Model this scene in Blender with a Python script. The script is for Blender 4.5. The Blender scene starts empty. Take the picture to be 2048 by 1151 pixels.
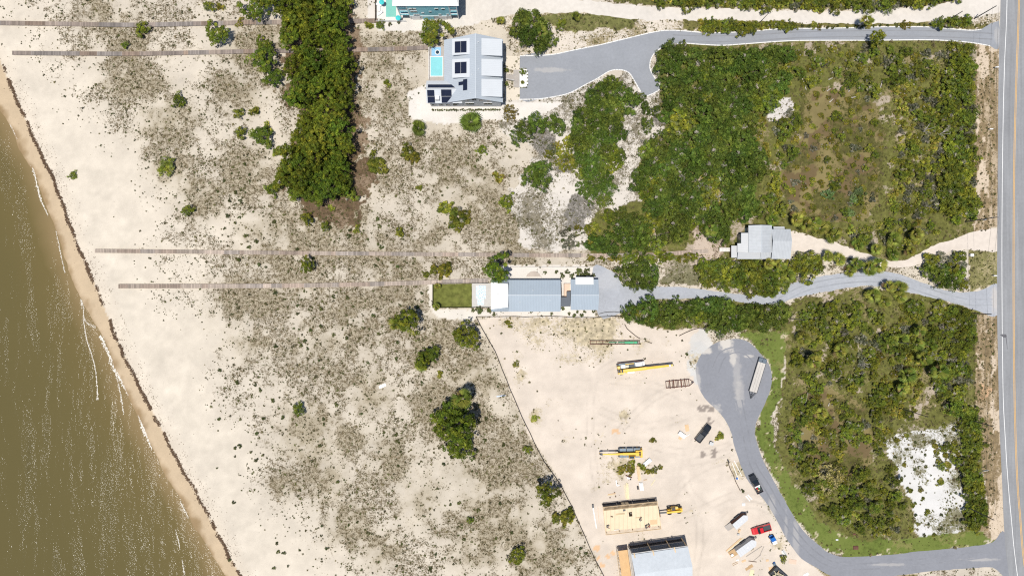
import bpy, math, random
import numpy as np
from mathutils import Vector, geometry

random.seed(7)
RNG = np.random.default_rng(11)
R = math.radians
scene = bpy.context.scene
COL = scene.collection
S = 2048 / 300.0          # photo pixels per metre on the ground
CAMH = 200.0

def P(px, py, h=0.0):
    """point at height h seen at photo pixel px, py"""
    k = (CAMH - h) / CAMH / S
    return ((px - 1024) * k, (575.5 - py) * k)

def P3(px, py, h=0.0):
    x, y = P(px, py, h)
    return (x, y, h)

# ------------------------------------------------------------------ tagging
def tag(o, label=None, cat=None, group=None, kind=None):
    if label: o['label'] = label
    if cat: o['category'] = cat
    if group: o['group'] = group
    if kind: o['kind'] = kind
    return o

OFF = {}
def empty(name, loc=(0, 0, 0), rz=0.0, label=None, cat=None, group=None):
    o = bpy.data.objects.new(name, None)
    COL.objects.link(o)
    o.location = loc
    o.rotation_euler = (0, 0, rz)
    o.empty_display_size = 0.3
    OFF[o] = (0, 0, 0)
    return tag(o, label, cat, group)

def root_at(name, loc, label, cat, group=None):
    """an Empty whose parts are written in world coordinates"""
    o = empty(name, loc, 0, label, cat, group)
    OFF[o] = tuple(loc)
    return o

def kids(o):
    return list(o.children)

def copy_tree(o, parent=None):
    c = o.copy(); COL.objects.link(c)
    if parent is not None: c.parent = parent
    for ch in kids(o): copy_tree(ch, c)
    return c

# ------------------------------------------------------------------ materials
M = {}
def _n(nt, typ, **kw):
    n = nt.nodes.new(typ)
    for k, v in kw.items(): setattr(n, k, v)
    return n

def mat(name, col, rough=0.7, metal=0.0, var=0.12, scale=2.0, bump=0.0, tint=False, rnd=0.0, spec=0.4, seam=None, coat=0.0):
    """procedural surface: base colour broken up by two noises, optional 'tint' attribute, per-object variation and seams"""
    m = bpy.data.materials.new(name); m.use_nodes = True
    nt = m.node_tree; b = nt.nodes['Principled BSDF']
    b.inputs['Roughness'].default_value = rough
    b.inputs['Metallic'].default_value = metal
    b.inputs['Specular IOR Level'].default_value = spec
    b.inputs['Coat Weight'].default_value = coat
    L = nt.links.new
    tc = _n(nt, 'ShaderNodeTexCoord')
    n1 = _n(nt, 'ShaderNodeTexNoise'); n1.inputs['Scale'].default_value = scale; n1.inputs['Detail'].default_value = 5
    n2 = _n(nt, 'ShaderNodeTexNoise'); n2.inputs['Scale'].default_value = scale * 0.13; n2.inputs['Detail'].default_value = 3
    L(tc.outputs['Object'], n1.inputs['Vector']); L(tc.outputs['Object'], n2.inputs['Vector'])
    add = _n(nt, 'ShaderNodeMath', operation='ADD'); L(n1.outputs['Fac'], add.inputs[0]); L(n2.outputs['Fac'], add.inputs[1])
    mr = _n(nt, 'ShaderNodeMapRange'); L(add.outputs[0], mr.inputs['Value'])
    mr.inputs['From Min'].default_value = 0.6; mr.inputs['From Max'].default_value = 1.4
    mr.inputs['To Min'].default_value = 1 - var; mr.inputs['To Max'].default_value = 1 + var
    last = mr.outputs['Result']
    if rnd:
        oi = _n(nt, 'ShaderNodeObjectInfo')
        m2 = _n(nt, 'ShaderNodeMapRange'); L(oi.outputs['Random'], m2.inputs['Value'])
        m2.inputs['To Min'].default_value = 1 - rnd; m2.inputs['To Max'].default_value = 1 + rnd
        mu = _n(nt, 'ShaderNodeMath', operation='MULTIPLY'); L(last, mu.inputs[0]); L(m2.outputs[0], mu.inputs[1]); last = mu.outputs[0]
    if seam:
        axis, step, amt = seam
        sx = _n(nt, 'ShaderNodeSeparateXYZ'); L(tc.outputs['Object'], sx.inputs[0])
        d = _n(nt, 'ShaderNodeMath', operation='DIVIDE'); L(sx.outputs[axis], d.inputs[0]); d.inputs[1].default_value = step
        f = _n(nt, 'ShaderNodeMath', operation='FRACT'); L(d.outputs[0], f.inputs[0])
        g = _n(nt, 'ShaderNodeMath', operation='GREATER_THAN'); L(f.outputs[0], g.inputs[0]); g.inputs[1].default_value = 0.82
        m3 = _n(nt, 'ShaderNodeMapRange'); L(g.outputs[0], m3.inputs['Value'])
        m3.inputs['To Min'].default_value = 1.0; m3.inputs['To Max'].default_value = 1 - amt
        mu = _n(nt, 'ShaderNodeMath', operation='MULTIPLY'); L(last, mu.inputs[0]); L(m3.outputs[0], mu.inputs[1]); last = mu.outputs[0]
    vm = _n(nt, 'ShaderNodeVectorMath', operation='SCALE')
    if tint:
        at = _n(nt, 'ShaderNodeAttribute', attribute_name='tint')
        L(at.outputs['Color'], vm.inputs[0])
    else:
        vm.inputs[0].default_value = col[:3]
    L(last, vm.inputs['Scale'])
    L(vm.outputs[0], b.inputs['Base Color'])
    if bump:
        bp = _n(nt, 'ShaderNodeBump'); bp.inputs['Strength'].default_value = bump; bp.inputs['Distance'].default_value = 0.05
        L(n1.outputs['Fac'], bp.inputs['Height']); L(bp.outputs[0], b.inputs['Normal'])
    M[name] = m
    return m

def leaf_mat(name, rnd=0.25, transl=0.25):
    m = bpy.data.materials.new(name); m.use_nodes = True
    nt = m.node_tree; b = nt.nodes['Principled BSDF']; L = nt.links.new
    b.inputs['Roughness'].default_value = 0.55; b.inputs['Specular IOR Level'].default_value = 0.10
    at = _n(nt, 'ShaderNodeAttribute', attribute_name='tint')
    oi = _n(nt, 'ShaderNodeObjectInfo')
    tc = _n(nt, 'ShaderNodeTexCoord')
    no = _n(nt, 'ShaderNodeTexNoise'); no.inputs['Scale'].default_value = 0.9; no.inputs['Detail'].default_value = 3
    L(tc.outputs['Object'], no.inputs['Vector'])
    mr = _n(nt, 'ShaderNodeMapRange'); L(oi.outputs['Random'], mr.inputs['Value'])
    mr.inputs['To Min'].default_value = 1 - rnd; mr.inputs['To Max'].default_value = 1 + rnd
    m2 = _n(nt, 'ShaderNodeMapRange'); L(no.outputs['Fac'], m2.inputs['Value'])
    m2.inputs['From Min'].default_value = 0.3; m2.inputs['From Max'].default_value = 0.7
    m2.inputs['To Min'].default_value = 0.75; m2.inputs['To Max'].default_value = 1.25
    mu = _n(nt, 'ShaderNodeMath', operation='MULTIPLY'); L(mr.outputs[0], mu.inputs[0]); L(m2.outputs[0], mu.inputs[1])
    vm = _n(nt, 'ShaderNodeVectorMath', operation='SCALE'); L(at.outputs['Color'], vm.inputs[0]); L(mu.outputs[0], vm.inputs['Scale'])
    # hue drift per plant: towards yellow or towards blue-green
    hs = _n(nt, 'ShaderNodeHueSaturation'); L(vm.outputs[0], hs.inputs['Color'])
    m3 = _n(nt, 'ShaderNodeMath', operation='MULTIPLY_ADD'); L(oi.outputs['Random'], m3.inputs[0]); m3.inputs[1].default_value = 7.31; m3.inputs[2].default_value = 0.1
    fr = _n(nt, 'ShaderNodeMath', operation='FRACT'); L(m3.outputs[0], fr.inputs[0])
    m4 = _n(nt, 'ShaderNodeMapRange'); L(fr.outputs[0], m4.inputs['Value']); m4.inputs['To Min'].default_value = 0.488; m4.inputs['To Max'].default_value = 0.53
    L(m4.outputs[0], hs.inputs['Hue'])
    L(hs.outputs[0], b.inputs['Base Color'])
    tr = _n(nt, 'ShaderNodeBsdfTranslucent'); L(hs.outputs[0], tr.inputs['Color'])
    mx = _n(nt, 'ShaderNodeMixShader'); mx.inputs[0].default_value = transl
    L(b.outputs[0], mx.inputs[1]); L(tr.outputs[0], mx.inputs[2])
    L(mx.outputs[0], nt.nodes['Material Output'].inputs['Surface'])
    M[name] = m
    return m

# ------------------------------------------------------------------ mesh building
class MB:
    def __init__(s): s.v = []; s.f = []; s.t = []
    def add(s, vs, fs, tint=None):
        b = len(s.v); s.v += [tuple(p) for p in vs]
        for f in fs: s.f.append(tuple(b + i for i in f)); s.t.append(tint)
        return s
    def box(s, c, d, rz=0.0, tint=None, rx=0.0, top=None):
        """box centre c, size d, turned rz; top = scale of the upper face"""
        hx, hy, hz = d[0] / 2, d[1] / 2, d[2] / 2
        tx, ty = (top if top else (1, 1))
        pts = [(-hx, -hy, -hz), (hx, -hy, -hz), (hx, hy, -hz), (-hx, hy, -hz), (-hx * tx, -hy * ty, hz), (hx * tx, -hy * ty, hz), (hx * tx, hy * ty, hz), (-hx * tx, hy * ty, hz)]
        cr, sr = math.cos(rz), math.sin(rz); cx, sx = math.cos(rx), math.sin(rx)
        out = []
        for x, y, z in pts:
            y, z = y * cx - z * sx, y * sx + z * cx
            out.append((c[0] + x * cr - y * sr, c[1] + x * sr + y * cr, c[2] + z))
        return s.add(out, [(3, 2, 1, 0), (4, 5, 6, 7), (0, 1, 5, 4), (1, 2, 6, 5), (2, 3, 7, 6), (3, 0, 4, 7)], tint)
    def bar(s, a, b, w, h=None, tint=None):
        """square bar from a to b"""
        a = Vector(a); b = Vector(b); d = (b - a)
        if d.length < 1e-6: return s
        d.normalize(); h = h or w
        up = Vector((0, 0, 1)) if abs(d.z) < 0.95 else Vector((1, 0, 0))
        sd = d.cross(up).normalized(); up = sd.cross(d)
        pts = []
        for e in (a, b):
            for i, j in ((-1, -1), (1, -1), (1, 1), (-1, 1)): pts.append(e + sd * (i * w / 2) + up * (j * h / 2))
        return s.add(pts, [(3, 2, 1, 0), (4, 5, 6, 7), (0, 1, 5, 4), (1, 2, 6, 5), (2, 3, 7, 6), (3, 0, 4, 7)], tint)
    def tube(s, a, b, r0, r1=None, n=10, tint=None):
        a = Vector(a); b = Vector(b); r1 = r0 if r1 is None else r1
        d = (b - a).normalized()
        up = Vector((0, 0, 1)) if abs(d.z) < 0.95 else Vector((1, 0, 0))
        u = d.cross(up).normalized(); w = d.cross(u)
        pts = []
        for e, r in ((a, r0), (b, r1)):
            for i in range(n):
                t = 2 * math.pi * i / n; pts.append(e + u * (r * math.cos(t)) + w * (r * math.sin(t)))
        fs = [(i, (i + 1) % n, n + (i + 1) % n, n + i) for i in range(n)]
        fs += [tuple(range(n))[::-1], tuple(range(n, 2 * n))]
        return s.add(pts, fs, tint)
    def prism(s, poly, z0, z1, tint=None):
        """plan outline poly between z0 and z1"""
        n = len(poly)
        a = sum(poly[i][0] * poly[(i + 1) % n][1] - poly[(i + 1) % n][0] * poly[i][1] for i in range(n))
        if a < 0: poly = poly[::-1]
        pts = [(x, y, z0) for x, y in poly] + [(x, y, z1) for x, y in poly]
        fs = [(i, (i + 1) % n, n + (i + 1) % n, n + i) for i in range(n)]
        tri = geometry.tessellate_polygon([[Vector((x, y, 0)) for x, y in poly]])
        for t in tri:
            t = list(t)
            ar = (poly[t[1]][0] - poly[t[0]][0]) * (poly[t[2]][1] - poly[t[0]][1]) - (poly[t[2]][0] - poly[t[0]][0]) * (poly[t[1]][1] - poly[t[0]][1])
            if ar < 0: t = t[::-1]
            fs.append(tuple(n + i for i in t)); fs.append(tuple(t[::-1]))
        return s.add(pts, fs, tint)
    def slab(s, pts, th, tint=None):
        """thick plate whose upper face is the 3-D outline pts (counter-clockwise from above)"""
        n = len(pts)
        lo = [(p[0], p[1], p[2] - th) for p in pts]
        fs = [tuple(range(n)), tuple(range(n, 2 * n))[::-1]]
        fs += [(n + i, n + (i + 1) % n, (i + 1) % n, i) for i in range(n)]
        return s.add(list(pts) + lo, fs, tint)
    def loft(s, rings, tint=None, caps=True):
        n = len(rings[0]); pts = [p for r in rings for p in r]; fs = []
        for k in range(len(rings) - 1):
            for i in range(n):
                j = (i + 1) % n
                fs.append((k * n + i, k * n + j, (k + 1) * n + j, (k + 1) * n + i))
        if caps: fs += [tuple(range(n))[::-1], tuple(range((len(rings) - 1) * n, len(rings) * n))]
        return s.add(pts, fs, tint)
    def wheel(s, c, r, w, n=16, tint=None):
        """solid of revolution about the local y axis with a rounded tread"""
        prof = [(0.0, -w / 2), (r * 0.9, -w / 2), (r, -w * 0.3), (r, w * 0.3), (r * 0.9, w / 2), (0.0, w / 2)]
        rings = []
        for rr, yy in prof:
            rings.append([(c[0] + max(rr, 1e-3) * math.cos(2 * math.pi * i / n), c[1] + yy, c[2] + max(rr, 1e-3) * math.sin(2 * math.pi * i / n)) for i in range(n)])
        return s.loft(rings, tint)
    def build(s, name, m, parent=None, smooth=False):
        off = OFF.get(parent, (0, 0, 0)) if parent is not None else (0, 0, 0)
        me = bpy.data.meshes.new(name)
        me.from_pydata([(x - off[0], y - off[1], z - off[2]) for x, y, z in s.v], [], s.f)
        me.materials.append(m if not isinstance(m, str) else M[m])
        if any(t is not None for t in s.t):
            at = me.attributes.new('tint', 'FLOAT_COLOR', 'FACE')
            buf = []
            for t in s.t: buf += list(t if t else (0.5, 0.5, 0.5)) + [1.0]
            at.data.foreach_set('color', buf)
        if smooth:
            me.polygons.foreach_set('use_smooth', [True] * len(me.polygons))
        me.update()
        o = bpy.data.objects.new(name, me); COL.objects.link(o)
        if parent is not None: o.parent = parent; OFF[o] = off
        return o

def rawmesh(name, verts, nper, material, tint=None, faces=None):
    """fast mesh of equal-sized faces: verts (F*nper,3) numpy"""
    me = bpy.data.meshes.new(name)
    nv = len(verts); nf = nv // nper if faces is None else len(faces)
    me.vertices.add(nv); me.vertices.foreach_set('co', np.asarray(verts, dtype=np.float32).ravel())
    idx = np.arange(nv, dtype=np.int32) if faces is None else np.asarray(faces, dtype=np.int32).ravel()
    me.loops.add(len(idx)); me.loops.foreach_set('vertex_index', idx)
    me.polygons.add(nf)
    me.polygons.foreach_set('loop_start', np.arange(0, nf * nper, nper, dtype=np.int32))
    me.polygons.foreach_set('loop_total', np.full(nf, nper, dtype=np.int32))
    me.update(calc_edges=True)
    if tint is not None:
        at = me.attributes.new('tint', 'FLOAT_COLOR', 'POINT')
        c = np.ones((nv, 4), dtype=np.float32); c[:, :3] = tint
        at.data.foreach_set('color', c.ravel())
    me.materials.append(material if not isinstance(material, str) else M[material])
    me.validate()
    return me

def link(name, me, parent=None):
    o = bpy.data.objects.new(name, me); COL.objects.link(o)
    if parent is not None: o.parent = parent
    return o

# ------------------------------------------------------------------ numpy noise and masks
def vnoise(x, y, seed):
    xi = np.floor(x).astype(np.int64); yi = np.floor(y).astype(np.int64)
    fx = x - xi; fy = y - yi; fx = fx * fx * (3 - 2 * fx); fy = fy * fy * (3 - 2 * fy)
    def h(a, b):
        n = (a * 374761393 + b * 668265263 + seed * 974634777) & 0x7fffffff
        n = ((n ^ (n >> 13)) * 1274126177) & 0x7fffffff
        n = n ^ (n >> 16)
        return (n & 0xffff) / 65535.0
    return (h(xi, yi) * (1 - fx) + h(xi + 1, yi) * fx) * (1 - fy) + (h(xi, yi + 1) * (1 - fx) + h(xi + 1, yi + 1) * fx) * fy

def fbm(x, y, scale, seed, octv=4):
    t = 0; a = 0.5; tot = 0
    for k in range(octv):
        t = t + a * vnoise(x / scale * 2 ** k + 17.3 * k, y / scale * 2 ** k - 9.1 * k, seed + k); tot += a; a *= 0.55
    return t / tot

def inpoly(x, y, poly):
    ins = np.zeros(np.shape(x), dtype=bool); n = len(poly)
    for i in range(n):
        x0, y0 = poly[i]; x1, y1 = poly[(i + 1) % n]
        if y0 == y1: continue
        c = ((y0 > y) != (y1 > y)) & (x < (x1 - x0) * (y - y0) / (y1 - y0) + x0)
        ins ^= c
    return ins

def smooth_poly(poly, sub=4, closed=True):
    n = len(poly); out = []
    rng = range(n) if closed else range(n - 1)
    for i in rng:
        if closed: p0, p1, p2, p3 = poly[i - 1], poly[i], poly[(i + 1) % n], poly[(i + 2) % n]
        else: p0, p1, p2, p3 = poly[max(i - 1, 0)], poly[i], poly[i + 1], poly[min(i + 2, n - 1)]
        for k in range(sub):
            t = k / sub
            out.append(tuple(0.5 * (2 * p1[a] + (p2[a] - p0[a]) * t + (2 * p0[a] - 5 * p1[a] + 4 * p2[a] - p3[a]) * t * t + (3 * p1[a] - p0[a] - 3 * p2[a] + p3[a]) * t ** 3) for a in (0, 1)))
    if not closed: out.append(tuple(poly[-1]))
    return out
# ================================================================== SETTING
SHORE = [(-260, -190), (-140, 20), (0, 226), (20, 262), (35, 300), (62, 340), (80, 395), (103, 450), (120, 500), (135, 545), (147, 576), (164, 610), (190, 655), (209, 690), (223, 735), (255, 800), (285, 866), (306, 906), (327, 956), (358, 1000), (385, 1056), (410, 1091), (446, 1151), (560, 1340), (800, 1740)]
WRACK = [(-260, -330), (-120, -80), (2, 125), (25, 182), (50, 235), (75, 295), (100, 345), (122, 400), (145, 465), (168, 520), (188, 565), (215, 631), (240, 696), (273, 761), (300, 816), (330, 871), (355, 921), (390, 981), (425, 1046), (450, 1096), (480, 1151), (595, 1340), (835, 1740)]
_sy = np.array([p[1] for p in SHORE], float); _sx = np.array([p[0] for p in SHORE], float)
def shore_d(px, py):
    """photo pixels east of the waterline, measured square to it"""
    return (px - np.interp(py, _sy, _sx)) * 0.86

ASPHALT_DRIVE = [(1040, 112), (1100, 110), (1150, 100), (1200, 90), (1250, 78), (1310, 64), (1350, 61), (1420, 66), (1500, 63), (1560, 58), (1640, 57), (1700, 56), (1770, 54), (1850, 54), (1900, 58), (1942, 61), (1962, 59), (1998, 42), (1997, 98), (1980, 92), (1945, 86), (1900, 82), (1850, 80), (1740, 81), (1660, 81), (1578, 82), (1491, 88), (1445, 91), (1400, 89), (1365, 87), (1332, 92), (1312, 104), (1302, 118), (1300, 138), (1310, 157), (1321, 177), (1289, 193), (1279, 179), (1267, 159), (1258, 146), (1242, 140), (1220, 142), (1195, 157), (1172, 169), (1142, 185), (1117, 192), (1078, 198), (1039, 199)]
SAND_TRACK = [(925, -40), (1040, -20), (1146, -2), (1232, 7), (1312, 15), (1378, 17), (1478, 18), (1560, 20), (1640, 22), (1714, 22), (1770, 20), (1810, 17), (1840, 14), (1890, 7), (1925, -8), (1945, -40), (2003, -40), (2001, 20), (1980, 28), (1940, 36), (1890, 40), (1860, 43), (1780, 47), (1640, 47), (1560, 43), (1478, 41), (1400, 41), (1312, 40), (1262, 38), (1166, 26), (1120, 26), (1073, 28), (1013, 31), (960, 42), (925, 40)]
COTTAGE_TRACK = [(1575, 464), (1600, 466), (1621, 471), (1667, 484), (1706, 496), (1732, 506), (1765, 519), (1801, 521), (1820, 517), (1837, 508), (1853, 497), (1902, 479), (1941, 464), (1996, 459), (1996, 501), (1934, 498), (1902, 502), (1869, 515), (1846, 526), (1820, 533), (1768, 533), (1735, 528), (1706, 517), (1674, 510), (1628, 504), (1575, 497)]
GRAVEL_DRIVE = [(1187, 534), (1215, 538), (1232, 547), (1242, 563), (1252, 571), (1320, 573), (1380, 575), (1416, 580), (1478, 588), (1527, 588), (1576, 570), (1592, 564), (1631, 554), (1673, 547), (1722, 544), (1765, 542), (1801, 549), (1830, 559), (1853, 567), (1889, 580), (1928, 584), (1967, 578), (1996, 568), (1996, 630), (1951, 620), (1902, 604), (1853, 593), (1810, 583), (1755, 573), (1722, 572), (1657, 582), (1608, 591), (1576, 600), (1540, 609), (1478, 603), (1429, 597), (1380, 597), (1320, 598), (1290, 602), (1260, 619), (1242, 626), (1197, 631)]
CUL_DE_SAC = [(1467, 677), (1490, 680), (1505, 690), (1522, 708), (1537, 727), (1544, 755), (1540, 780), (1526, 815), (1514, 840), (1510, 858), (1511, 873), (1520, 904), (1535, 937), (1553, 971), (1572, 1004), (1593, 1041), (1614, 1068), (1640, 1091), (1653, 1102), (1672, 1110), (1695, 1113), (1769, 1109), (1866, 1099), (1930, 1093), (1978, 1086), (1991, 1078), (2009, 1064), (2018, 1156), (1994, 1139), (1978, 1133), (1930, 1136), (1866, 1141), (1801, 1149), (1745, 1156), (1700, 1156), (1665, 1151), (1639, 1138), (1614, 1123), (1593, 1105), (1572, 1074), (1556, 1044), (1538, 1013), (1520, 989), (1499, 965), (1483, 934), (1471, 898), (1459, 855), (1441, 827), (1413, 800), (1400, 780), (1393, 757), (1392, 735), (1400, 712), (1418, 693), (1440, 682)]
HW_LEFT = [(2004, -300), (2001, 0), (1997, 150), (1995, 400), (1994, 600), (1996, 720), (1999, 850), (2004, 960), (2009, 1068), (2018, 1151), (2060, 1450)]
HW_WHITE = [(2019, -300), (2014, 0), (2009, 130), (2006, 250), (2004, 420), (2004, 600), (2006, 780), (2009, 850), (2015, 950), (2022, 1030), (2035, 1151), (2080, 1450)]
HW_YEL = [(2044, -300), (2038, 0), (2032, 180), (2028, 350), (2027, 560), (2028, 720), (2030, 835), (2034, 950), (2040, 1030), (2052, 1151), (2100, 1450)]
SITE = [(955, 637), (1120, 634), (1245, 636), (1330, 660), (1405, 655), (1425, 690), (1398, 740), (1412, 790), (1455, 850), (1475, 905), (1495, 950), (1530, 1005), (1560, 1060), (1600, 1110), (1650, 1150), (1700, 1290), (1280, 1290), (1205, 1151), (1176, 1080), (1140, 1000), (1100, 930), (1058, 870), (1030, 800), (1003, 730), (975, 665)]
WHITE_PATCH = [(1770, 880), (1800, 865), (1870, 858), (1905, 842), (1926, 833), (1932, 960), (1936, 1010), (1930, 1060), (1850, 1076), (1832, 1065), (1822, 1000), (1800, 965), (1790, 930), (1775, 905)]
VERGE = [(1952, 60), (2000, 90), (2000, 450), (1946, 470), (1950, 300)]
VERGE2 = [(1955, 625), (2000, 625), (2012, 1068), (1985, 1082), (1958, 1060), (1975, 1000), (1960, 900), (1950, 780)]
VERGE3 = [(1938, 500), (2000, 502), (2000, 566), (1940, 582)]
GRASS_EDGE = [(1478, 668), (1530, 664), (1580, 660), (1568, 720), (1562, 790), (1548, 840), (1545, 885), (1575, 940), (1600, 985), (1650, 1050), (1690, 1072), (1790, 1080), (1960, 1055), (2005, 1062), (1985, 1086), (1930, 1096), (1700, 1117), (1640, 1095), (1572, 1008), (1513, 875), (1512, 850), (1535, 790), (1542, 750), (1535, 722), (1505, 690)]
LOT_N = [(1310, 75), (1960, 70), (1958, 470), (1840, 520), (1740, 530), (1600, 480), (1480, 520), (1340, 520), (1170, 510), (1190, 430), (1280, 400), (1270, 340), (1300, 300), (1330, 260), (1320, 180)]
LOT_S = [(1242, 600), (1420, 590), (1560, 610), (1700, 575), (1800, 578), (1960, 620), (1965, 900), (1975, 1050), (1900, 1080), (1690, 1085), (1620, 1030), (1550, 890), (1560, 800), (1575, 720), (1500, 665), (1420, 660), (1330, 662), (1245, 640)]
MEADOW = [(1600, 185), (1660, 170), (1740, 190), (1770, 260), (1760, 400), (1730, 440), (1650, 450), (1580, 420), (1560, 350), (1600, 280)]
MEADOW_S = [(1590, 790), (1640, 770), (1720, 800), (1760, 860), (1740, 930), (1700, 960), (1620, 930), (1580, 860)]
PINE_FLOOR = [(562, -20), (700, -20), (712, 110), (725, 250), (744, 330), (738, 400), (690, 445), (605, 432), (578, 392), (578, 300), (600, 235), (575, 180), (562, 60)]
LAWN = [(866, 567), (943, 567), (943, 614), (866, 614)]
WEST_YARD = [(815, 185), (860, 165), (1010, 205), (1130, 205), (1060, 240), (960, 240), (880, 250), (820, 235)]
# px, py, radius, amount: where the dune scrub is thick (+) or the sand lies bare (-)
SCRUB = [(230, 70, 60, .35), (255, 150, 55, .5), (300, 170, 45, .4), (195, 20, 40, .5), (330, 250, 55, .6), (320, 280, 40, .4), (345, 330, 40, .6), (410, 390, 55, .5), (470, 180, 40, .6), (495, 350, 60, .5), (520, 100, 60, .6), (250, 90, 40, .5),
         (490, 600, 55, .6), (500, 680, 50, .4), (620, 860, 60, .7), (690, 880, 40, .5), (735, 785, 45, .6), (800, 600, 60, .45), (870, 690, 60, .55), (940, 750, 60, .55), (980, 765, 30, .8), (880, 810, 60, .6), (1000, 950, 80, .6), (985, 1050, 90, .6), (1080, 1110, 70, .6), (700, 1050, 45, .6), (650, 960, 50, .5), (570, 970, 30, .5), (760, 1100, 40, .5), (780, 920, 60, .4), (850, 1000, 60, .3), (930, 850, 60, .6), (640, 700, 90, .35), (560, 590, 60, .35), (720, 640, 80, .4), (1000, 870, 60, .4), (740, 500, 60, .4), (560, 480, 80, .5), (640, 470, 60, .6), (712, 440, 32, .9), (760, 330, 60, .3), (900, 340, 70, .4), (960, 390, 70, .5), (1025, 420, 35, .7), (1030, 490, 45, .7), (870, 480, 60, .3), (800, 550, 60, .5), (720, 210, 30, .4), (700, 80, 40, .3), (770, 120, 60, .4), (790, 200, 50, .4), (850, 290, 50, .3), (1110, 470, 50, .3), (1120, 300, 40, .4), (460, 330, 40, .4), (600, 560, 60, .4),
         (240, 330, 50, -.3), (290, 440, 55, -.35), (200, 240, 40, -.2), (400, 560, 60, -.3), (420, 640, 40, -.3), (460, 900, 60, -.4), (330, 700, 60, -.3), (560, 1120, 60, -.3), (860, 1030, 40, -.3), (905, 1110, 30, -.3), (960, 330, 30, -.4), (1035, 300, 30, -.5), (900, 450, 40, -.2), (510, 200, 25, -.4), (1190, 440, 20, -.3), (700, 1000, 40, -.2), (890, 930, 25, -.35), (850, 905, 20, -.2)]
TRACK_N = 0

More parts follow.
